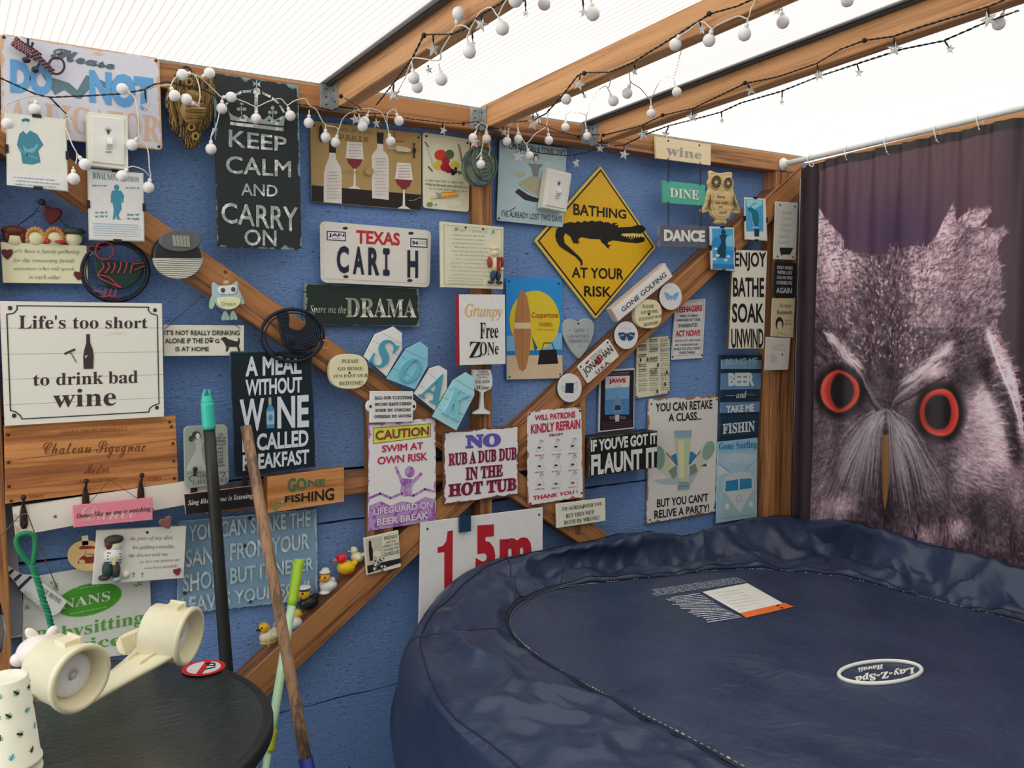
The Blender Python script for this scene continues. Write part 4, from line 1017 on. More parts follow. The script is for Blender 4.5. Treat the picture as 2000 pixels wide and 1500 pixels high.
# --- list sign with figurine
s = Sign('wall_plaque', 'cream plaque of faint writing with a small red-sleeved figurine', 'plaque', 'G', [(212, 62), (820, 118), (815, 725), (218, 705)], .075, .012, plain('#d3d3bb', .5), 0, nails=[(.375, .06), (.655, .06)])
s.line([(235, 95), (800, 145), (795, 690), (238, 675)], 4, '#9a977c', closed=True); s.text('Signs of getting old', (375, 120, 165, 660, 140, 188), '#a5a48a', 'i', -.01)
s.scribble(285, 175, 740, 600, 11, '#8c8b74', .38, 5, slope=.04, w=3.2, ragged=.3); s.scribble(260, 600, 640, 680, 3, '#8c8b74', .38, 6, slope=.04, w=3.2, ragged=.1); s.ell(345, 138, 16, 16, '#7f8a80'); s.ell(707, 165, 12, 18, '#7f8a80')
def fig(nm, x, y, rx, ry, col, dep=.008, h=.0):
    p = s.px(x, y, h); k = CR[s.crop][2]/830.0; mb = MB(); mb.ball(p, (rx*k, dep, ry*k), plain(col, .4), 14, 10); return mb.build(nm, s.root, True)
fig('head', 728, 368, 42, 40, '#e3cdb2', .010, .004); fig('hair', 722, 328, 42, 22, '#dcc48e', .011, .004); fig('arm', 672, 460, 22, 62, '#8f2e30', .010, .004); fig('arm', 792, 460, 20, 60, '#8f2e30', .010, .004)
fig('body', 732, 480, 62, 80, '#d8c6a8', .012, .004); s.poly([(718, 412), (752, 412), (750, 560), (732, 575), (720, 540)], '#8f2e30', h=.0165); fig('leg', 705, 595, 30, 55, '#27375c', .010, .003); fig('leg', 758, 595, 28, 55, '#27375c', .010, .003); fig('shoe', 688, 655, 40, 20, '#443a32', .012, .003); fig('shoe', 768, 660, 40, 20, '#443a32', .012, .003); fig('hand', 785, 528, 16, 20, '#e3cdb2', .010, .006)
s.done()
# --- grumpy
s = Sign('canvas_print', 'white canvas with a red edge reading Grumpy Free ZONE', 'sign', 'G', [(385, 775), (832, 778), (838, 1455), (392, 1468)], .088, .022, plain('#d9d8d6', .5), 0, edge=plain('#a02838', .5))
s.text('Grumpy', (440, 860, 1030, 800, 885, 1030), '#cfa85e', 'i', .005); ink = '#1a1918'
s.text('Free', (585, 1050, 1210, 765, 1060, 1200), ink, 'b', 0); s.text('Z', (480, 1235, 1395, 600, 1240, 1385), ink, 'b', -.005); s.text('ONe', (585, 1240, 1375, 768, 1240, 1360), ink, 'b', -.015); s.done()
# --- suntan poster: generic stand-in picture
s = Sign('tin_sign', 'blue and yellow beach tin sign with a big sun disc, below the list plaque', 'sign', 'G', [(840, 605), (1385, 625), (1395, 1598), (845, 1612)], .013, .004, plain('#2f8fd6', .3), .006, nails=[(.055, .04), (.945, .045), (.05, .97), (.95, .955)])
s.poly([(845, 1330), (1388, 1312), (1392, 1380), (845, 1372)], '#2a78b5'); s.poly([(846, 1372), (1390, 1368), (1394, 1592), (848, 1606)], '#cdb89a'); s.poly([(846, 1180), (1388, 1150), (1388, 1312), (845, 1330)], '#78b1de')
s.ell(1120, 1030, 245, 292, '#f0c030', n=36)
s.text('Coppertone', (1088, 950, 1018, 1352, 948, 1022), '#a4552b', 'n', .02); s.text('TANNING', (1158, 1045, 1090, 1292, 1048, 1090), '#a4552b', 'n', .015); s.text('without burning', (1145, 1105, 1130, 1312, 1110, 1135), '#b9803a', 'n', 0)
s.poly([(1000, 720), (1045, 790), (1075, 950), (1085, 1150), (1070, 1350), (1035, 1500), (1000, 1530), (965, 1500), (930, 1350), (915, 1150), (930, 950), (960, 790)], '#b07a4c'); s.line([(1000, 730), (1000, 1520)], 7, '#7d4f2c'); s.poly([(925, 1050), (1078, 1050), (1082, 1110), (921, 1110)], '#dfc79a')
s.poly([(1150, 1460), (1170, 1320), (1330, 1310), (1350, 1450)], '#1b1a1c'); s.line([(1190, 1320), (1210, 1250), (1290, 1248), (1310, 1315)], 12, '#1b1a1c'); s.poly([(1090, 1180), (1150, 1300), (1120, 1330)], '#1d5c72')
s.crop = 'K'; s.done()
# --- heart
hp = [(.5, .10), (.62, .03), (.76, .0), (.9, .04), (.985, .14), (1, .26), (.96, .42), (.88, .58), (.74, .78), (.6, .93), (.5, 1), (.4, .93), (.27, .8), (.12, .58), (.03, .42), (0, .26), (.02, .14), (.1, .05), (.22, .01), (.36, .03)]
s = Sign('wooden_heart', 'pale grey wooden heart below the yellow diamond', 'heart', 'G', [(1385, 1010), (1705, 1005), (1710, 1405), (1395, 1405)], .012, .008, plain('#a5b0b2', .6), outline=hp, nails=[(.5, .13)])
s.text('LOVE', (1505, 1110, 1145, 1605, 1108, 1143), '#7e8a8e', 'b', 0); s.text('LAUGHTER &', (1440, 1170, 1200, 1655, 1165, 1196), '#7e8a8e', 'b', 0); s.text('PROSECCO', (1450, 1215, 1248, 1650, 1210, 1243), '#7e8a8e', 'b', 0)
for x, y in ((1465, 1125), (1640, 1118), (1560, 1278)): s.ell(x, y, 7, 9, '#7e8a8e')
s.done()
# --- gone golfing box sign
s = Sign('box_sign', 'whitewashed box sign reading GONE GOLFING, tilted along the brace', 'sign', 'H', [(190, 545), (660, 150), (725, 262), (250, 655)], .082, .022, weathered('#e2dad4', '#c0aca6', .04, .3, 30), 0, edge=plain('#b9a393', .6))
s.prism([(.05, .25), (.95, .2), (.97, .85), (.07, .92)], .082, .0008, plain('#eae6df', .5), 'face', h0=.0008)
s.text('GONE GOLFING', (.12, .40, .92, .72), '#2d2b2a', 'n', .01, h=.0015); s.done()
# --- round and pebble plaques
def disc(name, label, cat, crop, cx, cy, rx, ry, off, th, mat, squ=2.0, group=None, edge=None, rot=0):
    out = []
    for k in range(32):
        a = 2*math.pi*k/32; c_, s2 = math.cos(a), math.sin(a); out.append((.5+.5*math.copysign(abs(c_)**(2/squ), c_), .5+.5*math.copysign(abs(s2)**(2/squ), s2)))
    return Sign(name, label, cat, crop, [(cx-rx, cy-ry), (cx+rx, cy-ry), (cx+rx, cy+ry), (cx-rx, cy+ry)], off, th, mat, outline=out, edge=edge, group=group)
WHT = plain('#dfe2ea', .3); BLK = plain('#35363c', .4)
s = disc('tin_badge', 'round white tin badge with a pale blue butterfly, upper right of the three', 'badge', 'H', 707, 438, 97, 117, .072, .010, WHT, edge=BLK, group='round tin badges on the brace')
for sg in (-1, 1): s.poly([(712, 440), (712+sg*35, 405), (712+sg*65, 398), (712+sg*55, 435), (712+sg*38, 470), (712+sg*12, 462)], '#79a9d8'); s.line([(712+sg*12, 445), (712+sg*50, 410)], 4, '#4e80b8')
s.line([(712, 425), (712, 470)], 8, '#4e80b8'); s.scribble(650, 340, 765, 372, 1, '#c3c6d4', .5, 3, w=3); s.done()
s = disc('tin_badge', 'round white tin badge with a dark blue patterned butterfly, middle of the three', 'badge', 'H', 324, 772, 102, 120, .072, .010, WHT, edge=BLK, group='round tin badges on the brace')
for sg in (-1, 1):
    s.poly([(325, 760), (325+sg*30, 745), (325+sg*72, 750), (325+sg*66, 785), (325+sg*45, 812), (325+sg*15, 820)], '#2a4668')
    for k in range(4): s.ell(325+sg*(28+12*k), 768+4*k, 7, 6, '#86b6cc')
s.line([(325, 750), (325, 812)], 9, '#20364f'); s.scribble(270, 700, 380, 725, 1, '#c3b6c4', .5, 3, w=3); s.done()
s = disc('tin_badge', 'round white tin badge with a dark square mug, lowest of the three', 'badge', 'L', 513, 535, 108, 128, .072, .010, WHT, edge=BLK, group='round tin badges on the brace')
s.poly([(475, 492), (548, 490), (545, 582), (470, 578)], '#1d2a3e'); s.line([(548, 505), (580, 480), (575, 540), (548, 560)], 5, '#6d7f9c'); s.line([(475, 530), (440, 520), (450, 560), (470, 570)], 4, '#6d7f9c'); s.scribble(470, 600, 560, 628, 1, '#b9bccc', .5, 3, w=3); s.done()
def pebble(label, crop, cx, cy, rx, ry, lines):
    s = disc('pebble_plaque', label, 'plaque', crop, cx, cy, rx, ry, .078, .016, plain('#ddd3b0', .45), 2.6, 'rounded cream bedtime plaques')
    for t, b in lines: s.text(t, b, '#6d6148', 'b', -.012)
    s.ell(cx+3, cy+2 if crop == 'H' else 492, 9, 11, '#2b2118'); s.done()
pebble("rounded cream plaque reading PLEASE GO HOME, on the left brace beside the S of SOAK", 'K', 190, 480, 172, 155, [('PLEASE', (125, 372, 405, 275, 368, 402)), ('GO HOME,', (90, 440, 475, 318, 438, 472)), ("IT'S PAST OUR", (50, 508, 535, 355, 498, 528)), ('BEDTIME!', (100, 570, 602, 312, 562, 595))])
pebble("rounded cream plaque reading PLEASE GO HOME, between the two butterfly badges", 'H', 515, 587, 115, 125, [('PLEASE', (460, 508, 538, 560, 505, 533)), ('GO HOME,', (448, 560, 590, 600, 548, 578)), ("IT'S PAST OUR", (430, 622, 650, 625, 590, 615)), ('BEDTIME!', (472, 668, 695, 600, 645, 672))])
# --- Jonathan plate
s = Sign('name_plate', 'small white Texas souvenir name plate tilted along the brace above the shark-blue poster', 'name plate', 'L', [(578, 345), (855, 95), (955, 250), (672, 500)], .066, .003, plain('#e3e0d2', .35), .006, nails=[(.07, .12), (.93, .12)])
s.text('TEXAS', (.36, .09, .72, .26), '#b08c88', 'b', -.01); s.text('JONATHAN', (.06, .28, .94, .72), '#2a2526', 'n', .01); s.text('U.S.A.', (.30, .76, .72, .95), '#7c2d34', 'n', .02); s.poly([(.2, .13), (.32, .13), (.32, .18), (.22, .24)], '#9c2433', px=False); s.ell(.5, .5, .09, .16, '#b5313b', px=False, h=.0006); s.done()
# --- Jaws poster: generic stand-in picture
s = Sign('framed_poster', 'narrow dark film poster with red title and blue sea, above the FLAUNT IT block', 'poster', 'L', [(778, 375), (1090, 358), (1085, 895), (768, 932)], .013, .005, plain('#d2d6dc', .35), 0)
s.poly([(790, 392), (1082, 375), (1076, 882), (780, 916)], '#241b28'); s.poly([(828, 432), (1045, 425), (1040, 525), (826, 540)], '#e3e0dc'); s.poly([(826, 540), (1040, 525), (1040, 770), (822, 772)], '#6a9dcb'); s.poly([(826, 640), (1040, 630), (1040, 770), (822, 772)], '#4d80b4')
s.text('JAWS', (858, 455, 502, 1008, 448, 498), '#b3202e', 'n', .05)
s.poly([(935, 590), (960, 640), (975, 690), (978, 750), (900, 755), (895, 690), (912, 640)], '#6f8aa6'); s.poly([(915, 690), (960, 688), (965, 730), (908, 732)], '#2a3442')
s.line([(905, 525), (970, 518)], 4, '#333a48'); s.scribble(835, 398, 1050, 425, 2, '#b9b4bd', .5, 3, w=3, slope=-.04, ragged=.1); s.poly([(912, 775), (950, 772), (948, 830), (915, 833)], '#cfcad0', h=.0009); s.scribble(860, 785, 1010, 812, 2, '#cfcad0', .5, 6, w=4, ragged=.05); s.scribble(795, 840, 1065, 905, 4, '#7d5a70', .45, 7, w=4, slope=-.1, ragged=.05)
s.done()
# --- city word sign
s = Sign('tin_sign', 'small cream tin sign crowded with tiny black words, left of the TEENAGERS sign', 'sign', 'L', [(1110, 95), (1405, 72), (1400, 585), (1095, 632)], .010, .003, weathered('#dcd7bd', '#b9a888', .04, .25, 40), .004, nails=[(.96, .03), (.96, .97), (.03, .97), (.03, .03)])
for k, (t, b) in enumerate([('KEY', (1125, 150, 175, 1195, 148, 172)), ('WEST', (1125, 185, 208, 1195, 182, 205)), ('COCKET', (1220, 178, 198, 1298, 175, 196)), ('ISLAND', (1222, 258, 282, 1295, 252, 276)), ('FORT', (1135, 235, 250, 1182, 232, 247)), ('TAXI', (1222, 390, 410, 1290, 385, 405))]): s.text(t, b, '#3a3936', 'n', .01)
r_ = random.Random(4)
for i in range(3):
    for j in range(11):
        if (i, j) in ((0, 2), (1, 3), (1, 5), (0, 4)): continue
        x = 1118+i*94; y = 105+j*43-i*5; s.scribble(x, y, x+78, y+34, 2, '#3a3936', .6, i*20+j, w=6 if r_.random() < .4 else 4, slope=-.06, ragged=.1)
for x, y in ((1128, 285), (1190, 282), (1282, 330), (1360, 395), (1345, 500), (1275, 565)): s.ell(x, y, 8, 20, '#3a3936')
s.done()
# --- teenagers
s = Sign('tin_sign', 'white tin sign with red headings TEENAGERS and ACT NOW', 'sign', 'H', [(745, 478), (1008, 455), (982, 968), (710, 985)], .009, .003, plain('#d5d9dc', .35), .003, nails=[(.03, .95), (.97, .95)])
s.line([(738, 492), (990, 472), (968, 935), (718, 950)], 3, '#55585e', closed=True)
s.text('TEENAGERS', (750, 530, 578, 975, 508, 562), '#bd2a35', 'n', .03); ink = '#33353b'
for t, b in (('TIRED OF BEING', (782, 596, 614, 938, 590, 612)), ('HARASSED BY YOUR', (758, 630, 652, 958, 622, 648)), ('PARENTS?', (775, 675, 705, 935, 665, 700)), ('MOVE OUT, GET A JOB', (745, 812, 832, 958, 802, 825)), ('PAY YOUR OWN WAY,', (745, 848, 868, 948, 838, 862)), ('WHILE YOU STILL KNOW', (728, 880, 902, 960, 870, 893)), ('EVERYTHING!', (780, 912, 932, 915, 906, 928))): s.text(t, b, ink, 'n', .012)
s.text('ACT NOW!!', (745, 730, 785, 958, 722, 778), '#bd2a35', 'n', .03); s.done()
# --- enjoy bathe soak unwind
s = Sign('wooden_sign', 'tall white board with black letters ENJOY BATHE SOAK UNWIND', 'sign', 'H', [(1245, 35), (1538, 42), (1508, 888), (1205, 888)], .074, .010, weathered('#dcd8ca', '#b5aa95', .02, .22, 20, streak=(1, 1, 4)), 0, edge=plain('#5b4634'), nails=[(.2, .04), (.86, .04)])
ink = '#1a1817'
for t, b in (('ENJOY', (1252, 55, 215, 1525, 55, 222)), ('BATHE', (1240, 272, 438, 1508, 275, 442)), ('SOAK', (1232, 495, 662, 1505, 495, 665)), ('UNWIND', (1226, 715, 882, 1502, 715, 880))): s.text(t, b, ink, 'n', .02)
s.done()
# --- bring me beer
s = Sign('wooden_sign', 'slatted blue board reading BRING ME BEER and TAKE ME FISHIN', 'sign', 'M', [(1465, -318), (1848, -315), (1812, 452), (1448, 470)], .020, .008, plain('#22354a', .45), 0, part='backing')
for (v0, v1, c) in ((.055, .165, '#6f9fbf'), (.215, .41, '#5a8ab0'), (.415, .50, '#22394f'), (.56, .685, '#5f82ab'), (.72, .97, '#22394f')):
    s.prism([(.01, v0), (.99, v0), (.99, v1), (.01, v1)], .020, .003, weathered(c, '#8fb3cc' if c != '#22394f' else '#3d566e', .02, .2, 14, streak=(1, 1, 5)), 'slat', h0=.003)
s.h = 20; hh = .0038; CWt = plain('#ccd9e3'); s.crop = 'H'
s.text('BRING ME', (1170, 975, 1028, 1448, 960, 1022), '#9fc3da', 'n', .02, h=hh); s.text('BEER', (1195, 1095, 1208, 1418, 1092, 1208), CWt, 'n', .05, h=hh); s.text('and', (1262, 1255, 1315, 1352, 1248, 1308), '#c3d2dc', 'k', -.01, h=hh)
s.line([(1170, 1290), (1250, 1290)], 4, '#a9bccb'); s.line([(1355, 1285), (1432, 1283)], 4, '#a9bccb'); s.crop = 'M'
s.text('TAKE ME', (1508, 155, 220, 1768, 135, 208), '#c9dbea', 'n', .04, h=hh); s.text('FISHIN', (1475, 322, 418, 1775, 292, 392), CWt, 'b', .02, h=hh)
s.done()
# --- gone surfing
s = Sign('tin_sign', 'faded blue tin sign of a camper van reading Gone Surfing', 'sign', 'M', [(1442, 492), (1808, 452), (1798, 1190), (1425, 1250)], .022, .004, plain('#8fc0dc', .4), .003)
s.poly([(1440, 600), (1800, 570), (1800, 1185), (1428, 1245)], '#a4c4d4'); s.poly([(1500, 620), (1600, 590), (1790, 610), (1790, 700), (1600, 680), (1480, 690)], '#b5cbe0'); s.poly([(1440, 700), (1550, 780), (1440, 800)], '#cdd8e0'); s.line([(1440, 690), (1555, 778)], 9, '#5f93b5'); s.line([(1790, 655), (1690, 750)], 9, '#5f93b5')
s.text('Gone Surfing', (1446, 500, 582, 1800, 478, 560), '#3273a4', 'b', 0)
s.poly([(1500, 830), (1540, 790), (1640, 768), (1740, 775), (1762, 810), (1780, 930), (1785, 1130), (1770, 1160), (1500, 1185), (1480, 1120), (1480, 960)], '#c3ccd2'); s.poly([(1482, 960), (1640, 1020), (1785, 935), (1785, 1130), (1770, 1160), (1500, 1185), (1478, 1120)], '#9fbfc8'); s.poly([(1500, 955), (1760, 935), (1640, 1150)], '#c9d0d6')
s.poly([(1512, 855), (1625, 838), (1628, 940), (1505, 952)], '#2f86b5'); s.poly([(1640, 835), (1748, 828), (1755, 918), (1640, 936)], '#2f86b5'); s.ell(1632, 1020, 26, 34, '#8ea6b4'); s.ell(1632, 1020, 20, 28, '#c9d0d6'); s.line([(1632, 990), (1632, 1050)], 4, '#8ea6b4'); s.line([(1632, 1020), (1616, 1042)], 4, '#8ea6b4'); s.line([(1632, 1020), (1648, 1042)], 4, '#8ea6b4')
s.ell(1522, 1090, 22, 28, '#dfe4e4'); s.ell(1745, 1072, 20, 26, '#dfe4e4'); s.line([(1470, 1200), (1790, 1165)], 12, '#8aa9b6'); s.done()
# --- small post signs
PW = .072
s = Sign('tin_sign', 'white tin tag with a black bathtub, top of the column on the corner post', 'sign', 'D', [(1575, 815), (1790, 830), (1770, 1390), (1555, 1382)], .074, .003, plain('#c6c6bf', .4), .004, nails=[(.2, .06), (.88, .07), (.17, .95), (.87, .95)])
s.poly([(1612, 1268), (1745, 1270), (1735, 1295), (1718, 1330), (1705, 1332), (1708, 1348), (1695, 1335), (1640, 1335), (1632, 1350), (1625, 1332), (1615, 1300)], '#26262a')
for i, t in enumerate(['Soap Bubbles', 'you &', 'Candles', 'Wine', 'and a hot', 'bath']): s.text(t, (1640-8*i, 905+57*i, 942+57*i, 1735-6*i, 915+57*i, 952+57*i), '#a5a59f', 'i', -.01)
s.done()
s = Sign('tin_sign', 'small black sign ending in AGAIN, second on the corner post', 'sign', 'H', [(1605, 138), (1790, 150), (1775, 445), (1590, 435)], .074, .004, plain('#232426', .45), 0)
for t, b in (('ONLY WHEN', (1620, 170, 200, 1752, 178, 208)), ("WE'RE LOST", (1620, 212, 244, 1752, 220, 250)), ('CAN WE FIND', (1618, 258, 285, 1752, 265, 292)), ('OURSELVES', (1615, 302, 332, 1750, 305, 336)), ('AGAIN', (1612, 360, 408, 1748, 362, 412))): s.text(t, b, '#b5b8bc', 'n', .025)
s.done()
s = Sign('tin_sign', 'small cream sign with a sketched curly-haired face, third on the corner post', 'sign', 'H', [(1585, 452), (1778, 452), (1762, 790), (1572, 782)], .074, .004, plain('#c3b694', .5), 0)
s.text('No more', (1640, 492, 530, 1740, 498, 535), '#5a4b36', 'i', 0); s.text('Housework', (1618, 552, 588, 1750, 555, 592), '#5a4b36', 'b', -.01); s.text('and more', (1690, 628, 650, 1740, 630, 652), '#6a5b46', 'i', 0); s.text('Prosecco', (1685, 655, 680, 1745, 657, 682), '#6a5b46', 'i', 0)
s.ell(1642, 672, 34, 58, '#2b2522'); s.ell(1644, 690, 22, 42, '#c9bda0'); s.line([(1618, 780), (1640, 745), (1700, 772)], 5, '#2b2522'); s.line([(1632, 680), (1642, 682)], 4, '#2b2522'); s.line([(1650, 682), (1660, 680)], 4, '#2b2522'); s.done()
s = Sign('tin_sign', 'small pale pink-edged card with faint drawings, lowest on the corner post', 'sign', 'H', [(1528, 785), (1738, 795), (1718, 1068), (1518, 1075)], .074, .004, plain('#c9c6c0', .5), 0, edge=plain('#cf9a92'))
s.scribble(1575, 845, 1690, 905, 3, '#9a9896', .35, 3, w=4, ragged=.2); s.scribble(1560, 940, 1620, 1010, 4, '#8fb0c0', .6, 5, w=5); s.line([(1660, 1040), (1700, 1020), (1690, 960), (1715, 930)], 3, '#a5a39c'); s.ell(1665, 938, 6, 9, '#3a3230'); s.done()
# --- flaunt block
s = Sign('box_sign', "thick black wooden block reading IF YOU'VE GOT IT FLAUNT IT", 'sign', 'M', [(250, 455), (878, 388), (875, 728), (240, 820)], .075, .060, weathered('#1d1d1d', '#77736a', .02, .12, 40), 0, edge=weathered('#4f473c', '#2a2724', .01, .3, 20))
s.text("IF YOU'VE GOT IT", (255, 472, 585, 868, 398, 508), plain('#d0d3d2'), 'n', .04); s.text('FLAUNT IT', (258, 612, 805, 870, 535, 725), plain('#d0d3d2'), 'n', .04); s.done()
# --- retake a class
s = Sign('tin_sign', 'white rusty tin sign with a tall beer glass reading YOU CAN RETAKE A CLASS', 'sign', 'M', [(792, 92), (1445, 62), (1420, 1142), (778, 1255)], .012, .004, weathered('#d5d4d0', '#a5713f', .035, .14, 22), .004, nails=[(.04, .04), (.97, .03), (.97, .96), (.04, .97)])
ink = '#1f1e1e'
for t, b in (('YOU CAN RETAKE', (858, 132, 212, 1385, 98, 182)), ('A CLASS...', (978, 228, 302, 1285, 208, 285)), ("BUT YOU CAN'T", (870, 1022, 1102, 1345, 965, 1042)), ('RELIVE A PARTY!', (845, 1128, 1205, 1355, 1068, 1138))): s.text(t, b, ink, 'n', .02)
s.poly([(840, 850), (1000, 820), (1250, 780), (1180, 900), (900, 880)], '#a9bac2'); s.poly([(880, 510), (925, 545), (1010, 680), (1060, 790), (1020, 840), (940, 790), (882, 735)], '#c9ccae'); s.ell(895, 640, 50, 110, '#7fa39a'); s.poly([(1180, 700), (1270, 560), (1340, 480), (1400, 500), (1395, 600), (1330, 680), (1260, 760), (1200, 810), (1170, 790)], '#c5ceb8'); s.ell(1350, 570, 52, 92, '#87a598', rot=20)
s.line([(960, 590), (1050, 700)], 12, '#2a2f35'); s.line([(1275, 575), (1175, 700)], 12, '#2a2f35'); s.poly([(1000, 620), (1060, 590), (1200, 580), (1245, 620), (1150, 720), (1070, 720)], '#2f7fb5'); s.poly([(975, 760), (1055, 700), (1060, 800), (1020, 840)], '#7c8d8a'); s.poly([(1170, 720), (1230, 690), (1250, 770), (1175, 810)], '#7c8d8a'); s.poly([(1275, 715), (1330, 690), (1330, 720)], '#3c4a52')
s.poly([(1028, 385), (1195, 380), (1180, 560), (1160, 740), (1160, 880), (1175, 905), (1170, 935), (1060, 945), (1060, 910), (1072, 885), (1070, 740), (1045, 560)], '#b9c9a4'); s.poly([(1028, 385), (1195, 380), (1188, 450), (1035, 455)], '#8aa9bc'); s.poly([(1065, 480), (1120, 478), (1120, 820), (1080, 830), (1075, 700)], '#dbe0ac'); s.poly([(1072, 862), (1160, 858), (1172, 930), (1060, 940)], '#87a0ac'); s.line([(1062, 905), (1172, 898)], 7, '#3f5a6c'); s.done()
# --- will patrons
s = Sign('tin_sign', 'white tin sign with red text WILL PATRONS KINDLY REFRAIN and nine small sketches', 'sign', 'AF', [(192, 272), (852, 218), (868, 1322), (195, 1422)], .066, .004, weathered('#d9dbdb', '#a8605a', .035, .12, 26), .003, nails=[(.03, .03), (.96, .04), (.04, .98), (.97, .95)])
rd = '#b32045'
for t, b in (('WILL PATRONS', (275, 318, 385, 770, 268, 350)), ('KINDLY REFRAIN', (228, 432, 548, 830, 365, 478)), ('FROM', (455, 548, 582, 615, 530, 562)), ('THANK YOU !', (252, 1302, 1358, 800, 1228, 1270))): s.text(t, b, rd if t != 'FROM' else '#8a3038', 'n', .03)
r_ = random.Random(3)
for i in range(3):
    for j in range(3):
        x = 340+i*200; y = 660+j*205-i*12; g = '#8a9092'
        s.line([(x, y-40), (x-12, y-20), (x+8, y), (x-30, y+30), (x-45, y+110)], 3, g); s.line([(x+10, y+10), (x+35, y+50), (x+60, y+110)], 3, g); s.ell(x+18, y-22, 17, 15, '#c3c9ca'); s.line([(x+2, y-30), (x+22, y-42), (x+40, y-15)], 8, '#26282c'); s.ell(x-8, y+55+20*j, 20, 11, '#26282c'); s.line([(x-40, y+100), (x+50, y+92)], 3, g)
        s.scribble(x-60, y+140, x+50, y+162, 1, '#b32045', .7, i*3+j, w=7, slope=-.07, ragged=0)
s.done()
# --- I'd agree
s = Sign('wooden_sign', "small cream board reading I'D AGREE WITH YOU, on the falling brace", 'sign', 'P', [(1710, 738), (2090, 692), (2092, 868), (1715, 925)], .072, .007, plain('#d9d8c8', .5), 0, nails=[(.52, .28)])
for t, b in (("I'D AGREE WITH YOU,", (1750, 762, 795, 2070, 718, 750)), ("BUT THEN WE'D", (1780, 815, 848, 2000, 780, 815)), ('BOTH BE WRONG!', (1765, 868, 900, 2040, 825, 858))): s.text(t, b, '#4a4740', 'b', -.01)
s.done()
# --- friends tile
s = Sign('tile', 'small tile with a black and white bottle photo, above the duck brace', 'tile', 'R', [(1255, 108), (1592, 30), (1615, 385), (1285, 470)], .070, .007, plain('#d6d5c2', .35), 0)
s.poly([(1268, 118), (1425, 82), (1440, 290), (1450, 425), (1295, 462)], '#bfb9a6'); s.poly([(1300, 132), (1322, 128), (1328, 190), (1345, 215), (1350, 320), (1310, 330), (1300, 230)], '#1b1916'); s.poly([(1285, 375), (1450, 335), (1612, 300), (1614, 345), (1455, 395), (1290, 450)], '#22201d'); s.poly([(1455, 398), (1612, 355), (1613, 382), (1460, 425)], '#dedccf')
for k in range(26): s.ell(1350+rs.random()*110, 300+rs.random()*120, 12, 10, ['#e4e2d8', '#6b6860', '#cfccbf', '#2b2925'][k % 4])
s.ell(1385, 258, 40, 32, '#d8d4c6'); s.line([(1340, 150), (1345, 320)], 10, '#dad5c5')
for t, b in (('FRIENDS', (1450, 90, 125, 1575, 65, 100)), ('ARE THE', (1465, 140, 160, 1562, 118, 140)), ('FAMILY WE', (1445, 175, 200, 1590, 145, 170)), ('CHOOSE FOR', (1445, 212, 235, 1592, 180, 205)), ('OURSELVES', (1445, 248, 285, 1596, 215, 252))): s.text(t, b, '#3c3a35', 'n', .0)
s.done()
# --- caution
s = Sign('tin_sign', 'white and purple tin sign reading CAUTION SWIM AT OWN RISK', 'sign', 'P', [(242, 112), (765, 62), (768, 870), (235, 950)], .066, .004, weathered('#dcd9de', '#a96a9c', .06, .13, 30), .004, edge=plain('#8b5a8e'))
s.poly([(272, 142), (725, 108), (725, 212), (275, 268)], '#5e4a2e'); s.poly([(276, 147), (721, 113), (721, 208), (280, 262)], '#e3dc4a')
s.text('CAUTION', (290, 165, 240, 708, 128, 198), '#7d3a4e', 'n', .025, h=.0024); s.text('SWIM AT', (342, 280, 335, 665, 252, 308), '#b3264e', 'n', .025); s.text('OWN RISK', (308, 370, 432, 698, 332, 395), '#b3264e', 'n', .025)
PU = weathered('#8d5aa3', '#b390c0', .001, .12, 60)
s.ell(560, 486, 40, 44, PU); s.poly([(440, 450), (458, 435), (500, 535), (545, 540), (590, 545), (645, 485), (662, 505), (590, 580), (575, 610), (580, 665), (520, 680), (480, 660), (495, 590), (480, 545)], PU)
wv_ = [(245, 690), (330, 655), (410, 690), (500, 655), (590, 672), (680, 620), (755, 640)]
s.line(wv_, 22, PU); low = [(x, y+60) for x, y in wv_]
s.poly(low+[(768, 868), (236, 948)], PU); s.text('LIFEGUARD ON', (272, 772, 822, 735, 712, 765), '#dcc9de', 'n', .02, h=.004); s.text('BEER BREAK', (300, 855, 905, 700, 795, 848), '#e3d3e4', 'n', .02, h=.004); s.done()
# --- rub a dub
s = Sign('tin_sign', 'white ragged tin sign reading NO RUB A DUB DUB IN THE HOT TUB', 'sign', 'P', [(820, 175), (1412, 125), (1415, 665), (825, 748)], .068, .004, weathered('#dbdadb', '#6b4438', .045, .12, 34, edgeamt=1.5), .002)
s.text('NO', (995, 198, 305, 1272, 180, 288), '#5b55a8', 'b', .05)
mr = weathered('#93294c', '#6d2038', .001, .2, 50)
s.text('RUB A DUB DUB', (862, 342, 442, 1395, 290, 392), mr, 'b', .03); s.text('IN THE', (995, 452, 555, 1288, 428, 522), mr, 'b', .03); s.text('HOT TUB', (862, 582, 685, 1395, 528, 632), mr, 'b', .035); s.done()
